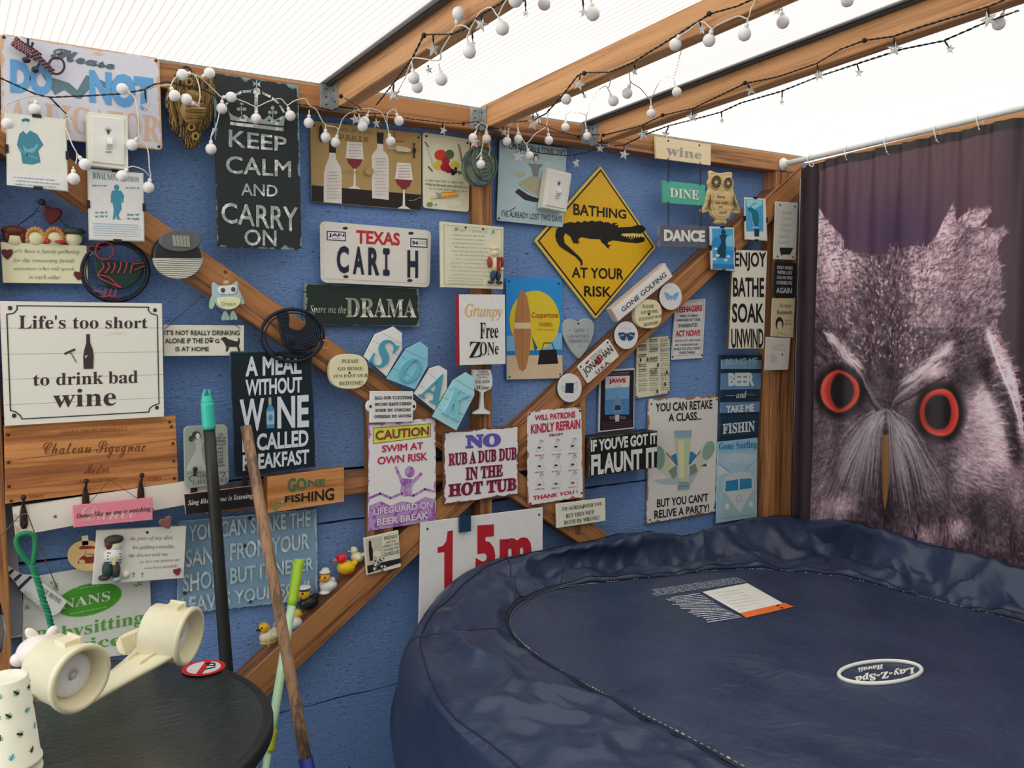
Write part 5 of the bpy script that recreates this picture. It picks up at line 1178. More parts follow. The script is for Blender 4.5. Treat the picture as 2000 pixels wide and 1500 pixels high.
# --- 1.5m
s = Sign('depth_sign', 'white board with large red 1.5m depth marking, half hidden by the cover', 'sign', 'P', [(648, 882), (1602, 765), (1598, 1700), (632, 1800)], .068, .005, plain('#dddcdc', .35), 0, nails=[(.05, .06), (.965, .055)])
R5 = '#ac1f2d'; s.poly([(778, 1076), (818, 1064), (845, 1030), (856, 950), (897, 943), (893, 1420), (830, 1425), (830, 1112), (778, 1120)], R5); s.text('5', (1072, 905, 1290, 1228, 895, 1270), R5, 'n', .05); s.text('m', (1262, 1010, 1250, 1510, 990, 1230), R5, 'n', .05); s.ell(985, 1370, 40, 45, R5); s.done()
mb = MB(); p = PY(*zc('P', 985, 890), .070); mb.box((p.x-.017, p.y-.008, p.z-.021), (p.x+.017, p.y, p.z+.021), plain('#1d3a55', .3)); o = mb.build('clip'); tag(o, 'small dark blue square clip stuck on the top edge of the depth board', 'clip')
# --- visitors plaque
s = Sign('ceramic_plaque', 'white plaque with two round lugs reading ALL OUR VISITORS BRING HAPPINESS', 'plaque', 'K', [(382, 655), (762, 655), (758, 925), (378, 935)], .078, .008, plain('#e0e0da', .3), 0)
for x in (375, 765): s.prism([((x-382+28*math.cos(a))/380, (785-655+48*math.sin(a))/275) for a in [2*math.pi*k/14 for k in range(14)]], .078, .0075, plain('#e0e0da', .3), 'lug', h0=-.0004); s.ell(x+(4 if x < 500 else 0), 790, 11, 14, '#1d1a18', h=.001)
for t, b in (('ALL OUR VISITORS', (415, 700, 728, 748, 695, 725)), ('BRING HAPPINESS', (415, 758, 785, 742, 750, 778)), ('SOME BY COMING', (420, 812, 838, 735, 805, 832)), ('OTHERS BY GOING', (412, 868, 895, 742, 858, 885))): s.text(t, b, '#33302c', 'm', .025)
s.done()
# --- SOAK
s0 = Sign('soak_letters', 'four overlapping beach-hut boards with raised blue letters spelling SOAK', 'sign', 'K', [(320, 80), (1300, 80), (1300, 1000), (320, 1000)], .088, .014, None, boardless=True)
def hut(pts, boardcol, letter, quad_, lettercol, off, seams):
    s = Sign.__new__(Sign); s.crop = 'K'; s.root = s0.root; s.letters = s0.letters; s.off = off; s.th = .010; s.h = 1; s.pic = s0.pic
    xs = [p[0] for p in pts]; ysx = [p[1] for p in pts]; x0, x1, y0, y1 = min(xs), max(xs), min(ysx), max(ysx)
    s.c = [PY(*zc('K', *p), off) for p in ((x0, y0), (x1, y0), (x1, y1), (x0, y1))]
    s.prism([((x-x0)/(x1-x0), (y-y0)/(y1-y0)) for x, y in pts], off, .010, plain(boardcol, .5), 'board', edge=plain('#3c4648'))
    for (a, b) in seams: s.line([a, b], 3.2, '#5d6f74' if boardcol[1] != 'e' else '#a79f95')
    v, f, ed = textgeo(letter, 'b', .0); U = v[:, 0]; V = 1-v[:, 1]; P = []
    for a, b in zip(U, V):
        x = (quad_[0][0]*(1-a)+quad_[1][0]*a)*(1-b)+(quad_[3][0]*(1-a)+quad_[2][0]*a)*b; y = (quad_[0][1]*(1-a)+quad_[1][1]*a)*(1-b)+(quad_[3][1]*(1-a)+quad_[2][1]*a)*b; P.append(s.px(x, y, .0003))
    mb = MB(); n = len(P); mb.add(P+[p+Vector((0, -.005, 0)) for p in P], [tuple(n+i for i in g) for g in f]+[(b, a, n+a, n+b) for a, b in ed], plain(lettercol, .4)); mb.build('letter', s.root)
hut([(582, 80), (662, 140), (660, 285), (522, 525), (318, 345), (415, 150)], '#ece6de', 'S', [(500, 168), (640, 262), (470, 470), (355, 395)], '#4a93a8', .078, [((490, 140), (660, 235)), ((400, 205), (470, 240)), ((365, 290), (410, 320)), ((560, 290), (625, 345))])
hut([(818, 212), (892, 268), (890, 430), (775, 640), (520, 545), (690, 280)], '#7fbfd4', 'O', [(735, 330), (850, 420), (745, 610), (590, 520)], '#64a9b8', .084, [((690, 290), (890, 385)), ((640, 340), (700, 372)), ((810, 440), (850, 470)), ((580, 450), (640, 480)), ((690, 505), (790, 550))])
hut([(985, 425), (1062, 470), (1060, 640), (965, 840), (765, 675), (900, 452)], '#ece6de', 'A', [(955, 450), (1080, 560), (985, 790), (800, 690)], '#4a93a8', .080, [((875, 480), (1055, 610)), ((810, 590), (870, 640)), ((975, 680), (1035, 720))])
hut([(1225, 485), (1302, 535), (1305, 690), (1140, 1005), (928, 880), (1110, 555)], '#9ccfdc', 'K', [(1115, 610), (1275, 700), (1160, 925), (1010, 845)], '#7cc0cc', .086, [((1115, 540), (1300, 650)), ((1060, 620), (1110, 650)), ((1020, 705), (1070, 730)), ((970, 800), (1010, 830)), ((1180, 700), (1270, 745)), ((1120, 830), (1220, 870))])
s0.done()
# --- wine glass plaque
wg = [(.08, .02), (.9, .02), (.98, .2), (.98, .34), (.9, .43), (.72, .47), (.58, .5), (.56, .58), (.58, .86), (.84, .93), (.88, .98), (.08, .98), (.1, .94), (.38, .87), (.44, .6), (.42, .5), (.2, .45), (.08, .38), (.02, .25)]
s = Sign('wine_glass_plaque', 'white wine-glass-shaped plaque on the middle upright right of the K', 'plaque', 'K', [(1278, 455), (1468, 455), (1468, 868), (1278, 868)], .070, .008, plain('#e3e2d8', .4), outline=wg)
for t, b, st in (("THERE'S", (1332, 472, 492, 1420, 472, 492), 'n'), ('ALWAYS', (1315, 498, 518, 1432, 495, 515), 'b'), ('TIME FOR A', (1325, 525, 540, 1420, 522, 538), 'n'), ('GLASS', (1315, 555, 585, 1435, 552, 582), 'b'), ('Wine', (1318, 605, 642, 1435, 600, 638), 'k')): s.text(t, b, '#55544e', st, 0)
s.done()
# --- a meal without wine
s = Sign('tin_sign', 'dark navy tin sign reading A MEAL WITHOUT WINE IS CALLED BREAKFAST', 'sign', 'J', [(495, 165), (1225, 165), (1258, 1195), (540, 1285)], .075, .004, weathered('#16222c', '#2f4a56', .02, .2, 12), .006, edge=plain('#3f555c'))
c1 = '#c9d2e0'
for t, b in (('A MEAL', (632, 210, 388, 1130, 205, 362)), ('WITHOUT', (632, 415, 562, 1135, 388, 530)), ('W', (580, 592, 868, 800, 578, 868)), ('NE', (915, 568, 850, 1195, 550, 835)), ('IS CALLED', (605, 905, 1062, 1192, 858, 1005)), ('BREAKFAST', (608, 1085, 1228, 1198, 1032, 1162))): s.text(t, b, c1, 'n', .03)
s.poly([(838, 575), (862, 573), (865, 640), (890, 680), (890, 845), (822, 848), (818, 690), (838, 645)], '#3f86b0'); s.poly([(838, 575), (862, 573), (864, 635), (838, 640)], '#9fa98c'); s.poly([(820, 700), (890, 695), (890, 810), (820, 815)], '#8fb5cf'); s.ell(855, 755, 20, 30, '#4f86ac'); s.done()
# --- dog sign
s = Sign('wooden_sign', "cream board with a black dog reading IT'S NOT REALLY DRINKING ALONE", 'sign', 'I', [(1278, 258), (1908, 262), (1908, 498), (1280, 502)], .050, .007, plain('#e2dfc9', .5), 0)
ink = '#34302b'
for t, b in (("IT'S NOT REALLY DRINKING", (1285, 300, 338, 1872, 300, 340)), ('ALONE IF THE D', (1288, 362, 402, 1632, 362, 402)), ('G', (1678, 366, 400, 1712, 366, 400)), ('IS AT HOME', (1370, 428, 465, 1632, 428, 465))): s.text(t, b, ink, 'n', .02)
s.ell(1650, 385, 14, 12, ink); 
for k in range(4): s.ell(1636+9*k, 366-(4 if k in (1, 2) else 0), 4.5, 6, ink)
s.poly([(1722, 370), (1740, 355), (1760, 352), (1785, 370), (1850, 388), (1862, 375), (1855, 352), (1872, 365), (1872, 400), (1865, 425), (1878, 462), (1862, 466), (1850, 430), (1790, 430), (1778, 465), (1762, 465), (1768, 430), (1752, 400), (1740, 382)], ink)
tw = MB(); a_, b2, c_ = s.uv(.012, .12, .001), PY(*zc('I', 1578, 38), .062), s.uv(.95, .12, .001); tw.tube([a_, b2, c_], .0007, plain('#2a2420'), 5); tw.build('hanging_wire', s.root)
nb = MB(); nb.ball(b2, .0035, plain('#4a4440', .4, .5), 8, 6); tag(nb.build('screw_head', s.root), kind='stuff'); s.done()
# --- Life's too short
s = Sign('wooden_sign', "large whitewashed plank sign with a black bottle reading Life's too short to drink bad wine", 'sign', 'I', [(0, 72), (1265, 90), (1282, 975), (38, 1048)], .072, .012, plain('#dccfc6', .6), 0, part='backing')
vb = [0, .215, .425, .625, .83, 1]
for a, b_ in zip(vb, vb[1:]): s.prism([(0, a+.0015), (1, a+.0015), (1, b_-.0015), (0, b_-.0015)], .072, .002, weathered('#e3dad0', '#cdbbae', .004, .3, 8, streak=(1, 1, 6)), 'plank', h0=.002)
s.h = 16; ink = '#3a3030'
s.line([(.095, .035), (.91, .035), (.905, .06), (.925, .09), (.965, .105), (.965, .88), (.925, .895), (.90, .92), (.895, .95), (.10, .95), (.09, .92), (.065, .89), (.035, .875), (.035, .105), (.075, .095), (.095, .065)], .0022, ink, px=False, closed=True)
for (u, v) in ((.055, .055), (.95, .06), (.95, .915), (.055, .92)): s.ell(u, v, .013, .018, '#2b3a36', px=False)
s.text("Life's too short", (145, 180, 290, 1150, 195, 285), ink, 'b', -.018, h=.0026); s.text('to drink bad', (258, 640, 735, 1075, 612, 712), ink, 'b', -.018, h=.0026); s.text('wine', (412, 765, 905, 905, 745, 888), ink, 'b', -.012, h=.0026)
s.poly([(672, 330), (700, 330), (702, 395), (722, 450), (730, 500), (727, 600), (652, 602), (648, 510), (655, 460), (672, 400)], ink); s.poly([(660, 500), (685, 495), (665, 520)], '#c9bdb2'); s.poly([(498, 478), (582, 440), (590, 455), (505, 492)], ink); s.line([(548, 470), (595, 548)], 7, '#6a5f5a'); s.done()
# --- crate panel
s = Sign('crate_panel', 'orange-brown wooden wine crate end with faded script lettering', 'crate', 'I', [(30, 1045), (1370, 965), (1392, 1490), (42, 1655)], .060, .010, wood('#c4864f', '#9a5f33', 'crate_pine', .6, knots=False), 0, part='backing', edge=plain('#7a4f2c'))
cw = wood('#c4864f', '#9a5f33', 'crate_pine', .6, knots=False)
s.prism([(0, 0), (1, 0), (1, .345), (0, .455)], .060, .002, cw, 'plank', h0=.002); s.prism([(0, .465), (1, .355), (1, 1), (0, 1)], .060, .002, cw, 'plank', h0=.002); s.h = 7
ink = '#6b3f22'
s.text('GRAND VIN DE BORDEAUX', (470, 1080, 1118, 995, 1052, 1085), '#8a5a35', 'b', -.01, h=.0026); s.text('Chateau Sigognac', (335, 1175, 1312, 1135, 1150, 1290), ink, 'S', -.008, h=.0026); s.text('Medoc', (655, 1350, 1425, 850, 1335, 1410), ink, 'S', -.01, h=.0026); s.text('CRU BOURGEOIS', (595, 1475, 1500, 915, 1445, 1468), '#7a4d2c', 'b', 0, h=.0026); s.text('CBD', (1160, 1450, 1480, 1255, 1442, 1472), ink, 'n', 0, h=.0026); s.text('2004', (220, 1590, 1612, 335, 1580, 1600), ink, 'n', 0, h=.0026)
nb = MB()
for (u, v) in ((.96, .09), (.97, .16), (.02, .12), (.975, .41), (.975, .67), (.02, .47), (.02, .78), (.975, .93), (.03, .97)): nb.ball(s.uv(u, v, .002), .0032, plain('#33251c'), 8, 5)
tag(nb.build('nail_head', s.root), kind='stuff'); s.done()
# --- rack rail with hooks
s = Sign('hook_rail', 'white painted rail with dark coat hooks under the crate panel', 'hook rail', 'N', [(120, 450), (2050, 160), (2050, 385), (150, 740)], .066, .010, weathered('#ddd3c8', '#b8aba0', .05, .25, 12, streak=(1, 1, 5)), 0, edge=plain('#3c3532'))
dh = plain('#33241c', .5, .3)
for i, (x, y, cr) in enumerate([(230, 520, 'N'), (835, 355, 'N'), (1375, 295, 'N'), (1890, 230, 'N'), (690, 205, 'O')]):
    p = PY(*zc(cr, x, y), .068); mb = MB()
    mb.lathe([(.004, -.030), (.0075, -.022), (.007, 0), (.0045, .014), (.003, .022)], dh, Matrix.Translation(p) @ Matrix.Diagonal((1, .4, 1, 1)), 10)
    mb.tube([p+Vector((0, -.002, .016)), p+Vector((0, -.012, .024)), p+Vector((0, -.017, .034))], .0026, dh, 8); mb.ball(p+Vector((0, -.018, .037)), .0055, dh, 10, 8)
    mb.tube([p+Vector((0, -.002, -.018)), p+Vector((0, -.014, -.024)), p+Vector((0, -.018, -.012))], .0024, dh, 8); mb.build('coat_hook', s.root, True)
s.ell(538, 545, 18, 14, '#6b6258'); s.done()
# --- pink and black strip signs
s = Sign('strip_sign', 'pink strip sign reading Dance like no one is watching', 'sign', 'N', [(710, 440), (1490, 360), (1492, 575), (720, 652)], .098, .008, plain('#e88292', .5), 0)
s.text('Dance', (800, 440, 590, 1330, 420, 560), '#f3a9b4', 'S', -.01, h=.0006); s.text('Dance like no one is watching', (742, 515, 572, 1475, 440, 500), '#3c2b30', 'k', -.005)
tw = MB(); wr_ = plain('#4a3226'); tw.tube([s.uv(.19, .02, -.003), PY(*zc('N', 1075, 185), .075), s.uv(.82, .02, -.003)], .0007, wr_, 5); tw.build('hanging_wire', s.root); s.done()
s = Sign('strip_sign', 'black strip sign reading Sing like no one is listening', 'sign', 'O', [(100, 330), (780, 245), (790, 445), (118, 525)], .098, .008, plain('#1c191b', .5), 0, edge=plain('#c9a0a0'))
s.text('Sing like no one is listening', (135, 385, 448, 770, 310, 375), '#d9d4cf', 'k', -.005); s.done()
# --- heart under pink sign, golf plaque, small wooden heart
hs = lambda nm, lab, cr, cx, cy, r, off, th, col, rot=0, cat='heart', parent=None: heart(nm, lab, cr, cx, cy, r, off, th, col, rot, cat, parent)
def heart(nm, lab, cr, cx, cy, r, off, th, col, rot, cat, parent=None, label2=None):
    c = PY(*zc(cr, cx, cy), off); k = r*CR[cr][2]/830.; ca_, sa_ = math.cos(rot), math.sin(rot); n = len(hp); vs = []
    for hh_, sc_ in ((-th, 1), (-.3*th, 1.0), (0, .8)):
        for u, v in hp: x, z = (u-.5)*2*k*sc_, (.5-v)*2*k*sc_; vs.append(Vector((c.x+x*ca_-z*sa_, -(off+hh_), c.z+x*sa_+z*ca_)))
    mb = MB(); mb.add(vs, [tuple(range(2*n, 3*n))[::-1], tuple(range(n))]+[(a*n+j, a*n+(j+1) % n, (a+1)*n+(j+1) % n, (a+1)*n+j) for a in (0, 1) for j in range(n)], plain(col, .45))
    o = mb.build(nm, parent); bm = bmesh.new(); bm.from_mesh(o.data); bmesh.ops.recalc_face_normals(bm, faces=bm.faces); bm.to_mesh(o.data); bm.free()
    if parent is None: tag(o, lab, cat)
    return o
s = Sign('wall_plaque', 'white plaque with a capped golfer figure reading As part of my diet', 'plaque', 'N', [(948, 680), (1822, 640), (1795, 1145), (905, 1212)], .060, .010, plain('#dedbd0', .5), 0, nails=[(.55, .08)])
for t, b in (('As part of my diet,', (1258, 740, 785, 1690, 725, 778)), ('Im golfing everyday', (1290, 828, 870, 1700, 812, 860)), ('My doctor told me', (1250, 910, 948, 1640, 890, 935)), ('to live on greens as', (1365, 975, 1005, 1750, 945, 985)), ('much as possible', (1410, 1035, 1062, 1730, 1005, 1045))): s.text(t, b, '#5f5c55', 'i', .0)
def fig2(nm, x, y, rx, ry, col, dep=.008, h=.004):
    p = s.px(x, y, h); k = CR[s.crop][2]/830.0; mb = MB(); mb.ball(p, (rx*k, dep, ry*k), plain(col, .45), 14, 10); return mb.build(nm, s.root, True)
fig2('head', 1115, 820, 62, 62, '#e8dfc2', .010); fig2('hair', 1065, 800, 40, 62, '#5a2f28', .011); fig2('cap', 1110, 765, 82, 42, '#3c3a33', .014); fig2('body', 1105, 925, 78, 80, '#dfe0dc', .013); fig2('leg', 1045, 1060, 45, 80, '#24423f', .012); fig2('leg', 1125, 1060, 42, 80, '#3c3f35', .012); fig2('shoe', 1015, 1135, 52, 26, '#3a372e', .012); fig2('shoe', 1135, 1150, 40, 28, '#7fa3ad', .012); fig2('golf_ball', 1228, 1108, 34, 34, '#d9d3bf', .008, .001)
for k in range(4): s.line([(1035, 885+30*k), (1170, 895+28*k)], 9, '#2c3f44')
s.pic.v = [v+Vector((0, -.0135, 0)) for v in s.pic.v]; n_old = len(s.pic.v)
s.poly([(1060, 925), (1125, 920), (1110, 1000), (1085, 1000)], '#dccb96', h=.0175)
for x in (1305, 1390): s.line([(x, 1095), (x, 1135)], 6, '#555555'); s.line([(x-14, 1097), (x+14, 1097)], 7, '#555555')
heart('heart_button', '', 'N', 1732, 1088, 34, .064, .004, '#7d2f38', .1, '', s.root); s.done()
s = disc('wooden_disc', 'flat heart-shaped wooden slice with a red tractor drawing, left of the golfer', 'ornament', 'N', 845, 928, 185, 152, .050, .008, plain('#c9ad78', .55), 2.0, edge=plain('#8f6c3f'))
s.poly([(765, 850), (800, 828), (860, 830), (925, 835), (930, 855), (850, 862), (790, 865)], '#8a2b24'); s.poly([(755, 1000), (780, 950), (820, 920), (850, 940), (945, 925), (950, 970), (900, 1000)], '#7a2a25'); s.ell(800, 985, 30, 22, '#c9ad78'); s.ell(915, 960, 34, 34, '#7a2a25'); s.line([(830, 920), (840, 880)], 6, '#6a4a32'); s.line([(850, 912), (925, 912)], 7, '#5a1f1c')
mb = MB(); p = s.px(832, 778, 0); mb.box((p.x-.006, p.y, p.z-.01), (p.x+.006, p.y+.005, p.z+.01), plain('#cfc6ae')); mb.build('hanging_tab', s.root); s.done()
hh_ = heart('wooden_heart', 'small dull red heart dangling from the right end of the pink strip sign', 'N', 1628, 612, 58, .085, .006, '#7c5350', .35, 'heart')
mb = MB(); mb.tube([PY(*zc('N', 1488, 465), .098), PY(*zc('N', 1600, 570), .087)], .0007, wr_, 5); mb.build('wire', hh_)
# --- Nans babysitting
s = Sign('tin_sign', 'white sign with a green oval reading NANS Babysitting Service', 'sign', 'Q', [(165, 180), (1045, 20), (1062, 690), (150, 800)], .015, .004, plain('#d6dad3', .4), .004)
gr = '#4d9c33'
s.ell(618, 325, 240, 112, '#9ccf86', rot=-14, n=36); s.ell(618, 325, 234, 107, gr, rot=-14, n=36)
s.text('NANS', (432, 325, 392, 768, 262, 330), '#dfe6d2', 'b', .0, h=.0022); s.text('Babysitting', (235, 545, 672, 1000, 402, 505), '#5aa341', 'b', -.01); s.text('Service', (240, 640, 720, 845, 562, 640), '#5aa341', 'b', -.01)
s.scribble(520, 235, 720, 262, 1, '#a9d193', .45, 3, w=3, slope=-.12); s.scribble(480, 415, 760, 440, 1, '#a9d193', .45, 4, w=3, slope=-.2)
for x, y in ((375, 215), (400, 235), (960, 220), (840, 665), (980, 545), (180, 370)):
    for k in range(4): s.ell(x+rs.random()*40-20, y+rs.random()*30-15, 13, 5, '#7fae6c', rot=rs.random()*180)
s.done()
# --- bat shaped tag
s = Sign('bat_plaque', 'white bat-shaped wooden tag with navy stripes, hanging tilted at left', 'plaque', 'AB', [(-40, 520), (495, 520), (495, 985), (-40, 985)], .030, .008, plain('#d9dad8', .5), outline=[((x+40)/535, (y-520)/465) for x, y in [(-40, 530), (0, 575), (100, 650), (160, 685), (225, 690), (300, 735), (495, 880), (440, 960), (400, 985), (370, 985), (140, 800), (105, 740), (60, 690), (0, 635), (-40, 600)]])
for q in ([(50, 672), (90, 640), (105, 652), (68, 690)], [(98, 715), (145, 675), (165, 685), (112, 735)], [(125, 780), (220, 690), (240, 702), (140, 798)]): s.poly(q, '#27394f')
s.textq('WELCOME', (190, 790), (345, 925), (160, 815), '#b3b5b2', 'b'); s.textq('TAKE HOME', (285, 755), (455, 868), (268, 785), '#5f6a70', 'b')
wz = plain('#6b4a3a', .7); tw = MB(); tw.tube([PY(*zc('AB', 0, 410), .075), PY(*zc('AB', 150, 245), .092), PY(*zc('AB', 205, 235), .092)], .0011, wz, 6); tw.tube([PY(*zc('AB', 205, 250), .092), PY(*zc('AB', 300, 500), .06), PY(*zc('AB', 425, 798), .034)], .0011, wz, 6); tw.build('cord', s.root); s.done()
# --- grey sign at left
s = Sign('tin_sign', 'dull grey scratched metal sign cut off by the left edge', 'sign', 'AB', [(-150, 128), (85, 100), (190, 1135), (-150, 1190)], .012, .004, weathered('#8b909d', '#b9bdc0', .04, .22, 12), .003, nails=[(.78, .02)])
s.text('ol', (-90, 300, 500, 60, 300, 520), '#b3b7bf', 'i', 0); s.line([(0, 510), (60, 530)], 6, '#b3b7bf'); s.done()
# --- sand sign (corrugated)
s = Sign('corrugated_sign', 'faded blue corrugated sign reading YOU CAN SHAKE THE SAND FROM YOUR SHOES', 'sign', 'O', [(48, 590), (1395, 470), (1408, 1350), (30, 1500)], .016, .004, weathered('#7c9db8', '#a9c0cb', .03, .22, 14), 0, boardless=True)
c4 = s.c; vs = []; fs2 = []; uvs = []; n = 96; rg_ = random.Random(6)
for i in range(n+1):
    u = i/n; j0, j1 = rg_.uniform(-.006, .006), rg_.uniform(-.008, .008)
    for j in range(9):
        v = j/8; vv2 = v+(j0 if j == 0 else 0)+(j1 if j == 8 else 0); p = s.uv(u, vv2, 0); p.y = -(.013+.0014*math.sin(v*40)); vs.append(p); uvs.append((u, 1-v))
for i in range(n):
    for j in range(8): a = i*9+j; fs2.append((a, a+1, a+10, a+9))
mk('board', vs, fs2, weathered('#7c9db8', '#a9c0cb', .03, .22, 14), s.root, uvs=uvs, smooth=True)
cs = weathered('#d3e0dc', '#a5bfc8', .001, .16, 45)
for t, b in (('YOU CAN SHAKE THE', (140, 628, 790, 1330, 488, 640)), ('SAND FROM YOUR', (110, 868, 1045, 1320, 702, 860)), ('SHOES BUT IT NEVER', (85, 1110, 1290, 1360, 935, 1065)), ('LEAVES YOUR SOUL', (70, 1335, 1500, 1360, 1160, 1265))): s.text(t, b, cs, 'n', .02, h=.0008)
nb = MB()
for x, y in ((740, 562), (690, 830), (745, 1375), (105, 1290)): nb.ball(s.px(x, y, 0), .0045, plain('#2c3238'), 8, 5)
tag(nb.build('screw_head', s.root), kind='stuff'); s.done()
# --- gone fishing block
s = Sign('box_sign', 'varnished wooden block reading GONE FISHING with painted reeds', 'sign', 'O', [(912, 158), (1660, 65), (1662, 398), (915, 512)], .080, .026, wood('#cc9055', '#b0713c', 'varnished_pine', .7, knots=False), 0, edge=plain('#8f5a30'))
s.text('GO', (1110, 165, 312, 1290, 165, 280), '#3c6b4c', 'n', .035); s.text('NE', (1305, 185, 250, 1475, 175, 245), '#3c6b4c', 'n', .025); s.text('FISHING', (1080, 345, 408, 1560, 258, 385), '#241d18', 'n', .025)
for k in range(7): s.line([(985, 490), (945+17*k, 405+rs.random()*40)], 9, '#7a8c5c'); s.line([(1612, 380), (1590+8*k, 250+rs.random()*90)], 5, '#a4a070')
for k in range(8): s.line([(1605+10*math.sin(k*1.3), 100+18*k), (1605+10*math.sin(k*1.3+1.3), 118+18*k)], 6, '#a9a478')
for k in range(5): s.line([(1170, 445), (1140+16*k, 405)], 5, '#96a070')
s.line([(1062, 170), (1062, 300), (1030, 340)], 3, '#8f7a50'); s.ell(1020, 390, 26, 22, '#8d8455'); s.ell(1055, 400, 18, 14, '#a0925e'); s.done()
# --- live laugh love
s = Sign('pewter_plaque', 'grey pewter plaque with an embossed dancing woman behind the black pole', 'plaque', 'J', [(85, 830), (475, 812), (490, 1345), (98, 1385)], .078, .006, plain('#9ba59c', .45, .2), .012)
lw = plain('#bcc4ba', .4, .2)
s.poly([(185, 960), (230, 930), (250, 985), (240, 1035), (290, 1225), (105, 1230), (125, 1160), (175, 1080), (195, 1030)], lw, h=.001); s.ell(195, 905, 38, 32, '#3c3f3e', h=.0015); s.ell(150, 940, 22, 26, '#3c3f3e', h=.0014); s.ell(208, 915, 18, 26, '#c9cfc4', h=.002)
s.line([(240, 990), (270, 940), (290, 925)], 12, lw); s.line([(105, 1250), (480, 1228)], 4, '#6f776f'); ink = '#3c403c'
for i, t in enumerate(['Live', 'with no', 'excuses.', 'Laugh', 'out', 'loud...', 'Love', 'with', 'no', 'regrets.']): s.text(t, (368+ (0 if len(t) > 4 else 22), 888+31*i, 912+31*i, 458-(0 if len(t) > 4 else 22), 885+31*i, 909+31*i), ink, 'k', -.005)
s.text('LIVE', (232, 1255, 1285, 320, 1250, 1280), ink, 'n', -.01); s.text('LAUGH LOVE', (160, 1305, 1345, 480, 1285, 1325), ink, 'i', 0); s.line([(150, 1320), (132, 1290), (165, 1262), (220, 1275)], 6, ink); s.line([(400, 1245), (455, 1240), (440, 1275), (425, 1268)], 6, ink); s.done()
# --- family gathering plaque
s = Sign('wall_plaque', "cream plaque with four little heads on top reading Let's have a family gathering", 'plaque', 'E', [(5, 512), (848, 548), (862, 922), (28, 912)], .030, .012, plain('#d8d8b8', .55), 0)
for i, (t, b) in enumerate([("Let's have a family gathering", (105, 580, 625, 775, 585, 640)), ('for the remaining family', (120, 672, 718, 730, 672, 725)), ('members who still speak', (130, 755, 795, 730, 755, 800)), ('to each other', (285, 832, 872, 590, 835, 878))]): s.text(t, b, '#6f6e5c', 'i', 0)
for (x, hc, sp) in ((140, '#5e2a1e', 0), (345, '#c09055', 1), (530, '#b5804a', 1), (720, '#38464a', 0)):
    fig2('face', x, 480, 72, 62, '#e6dcb2', .010, -.004)
    if sp:
        for k in range(11): a = math.radians(-200+22*k); fig2('curl', x+82*math.cos(a), 468+68*math.sin(a)*1.2, 24, 24, hc, .009, -.003)
    else: fig2('hair', x, 408, 98, 48 if x < 500 else 34, hc, .013, -.003)
    if x < 500 and not sp: fig2('hair', x-75, 455, 30, 60, hc, .011, -.004); fig2('hair', x+78, 455, 30, 58, hc, .011, -.004)
fig2('bow', 590, 512, 50, 14, '#b3343a', .010); fig2('bow', 462, 505, 24, 22, '#b3343a', .010)
heart('heart_button', '', 'E', 72, 632, 42, .034, .004, '#5c1f2c', 0, '', s.root); heart('heart_button', '', 'E', 768, 842, 38, .034, .004, '#5c1f2c', 0, '', s.root)
tw = MB(); tp2 = PY(*zc('E', 410, 125), .014); tw.tube([s.uv(.2, -.42, -.004), tp2.lerp(s.uv(.2, -.42), .4)+Vector((.003, 0, -.004)), tp2, s.uv(.86, -.3, -.004)], .0012, plain('#1f2b44'), 5); tw.build('hanging_wire', s.root)
o = heart('heart_charm', '', 'E', 508, 258, 76, .026, .008, '#5c1c22', -.15, '', s.root)
nb = MB(); nb.ball(tp2, .007, plain('#23302e', .5), 8, 6); tag(nb.build('screw_head', s.root), kind='stuff'); s.done()
# ================================================================ SOLID ORNAMENTS ON THE WALL
class Orn(Sign):
    def __init__(s, name, label, cat, crop, ref, off, group=None):
        s.crop = crop; s.off = off; s.h = 1; s.letters = {}; s.pic = MB(); c = PY(*zc(crop, *ref), off); s.root = empty(name, (c.x, -.0, c.z), label, cat, group)
        s.c = [c, c, c, c]; s.th = .01
    def slab(s, pts, th, col, nm, h=0, edge=None, label=None):
        m = col if not isinstance(col, str) else plain(col, .45)
        n = len(pts); cx = sum(p[0] for p in pts)/n; cy = sum(p[1] for p in pts)/n; vs = []
        for dz, sc_ in ((-th, 1), (-.35*th, 1), (0, .93)):
            for x, y in pts: vs.append(s.px(cx+(x-cx)*sc_, cy+(y-cy)*sc_, h+dz))
        o = mk(nm, vs, [tuple(range(2*n, 3*n))[::-1], tuple(range(n))]+[(a*n+j, a*n+(j+1) % n, (a+1)*n+(j+1) % n, (a+1)*n+j) for a in (0, 1) for j in range(n)], m, s.root, label=label)
        bm = bmesh.new(); bm.from_mesh(o.data); bmesh.ops.recalc_face_normals(bm, faces=bm.faces); bm.to_mesh(o.data); bm.free(); return o
    def rod(s, pts, r, col, nm=None, h=0, closed=False, mb=None, n=6):
        m = col if not isinstance(col, str) else plain(col, .45)
        k = mb or MB(); k.tube([s.px(x, y, h) for x, y in pts], r, m, n, closed=closed)
        if nm: k.build(nm, s.root, True)
    def egg(s, x, y, rx, ry, col, nm, dep=.008, h=.0, rot=0, mb=None):
        p = s.px(x, y, h); k = CR[s.crop][2]/835.0; t = mb or MB(); t.ball(p, (rx*k, dep, ry*k), col if not isinstance(col, str) else plain(col, .45), 14, 10, Matrix.Rotation(math.radians(rot), 3, 'Y'))
        if mb is None: return t.build(nm, s.root, True)
def circ(cx, cy, rx, ry, n=32, a0=0, a1=360): return [(cx+rx*math.cos(math.radians(a0+(a1-a0)*k/n)), cy+ry*math.sin(math.radians(a0+(a1-a0)*k/n))) for k in range(n if a1-a0 >= 360 else n+1)]
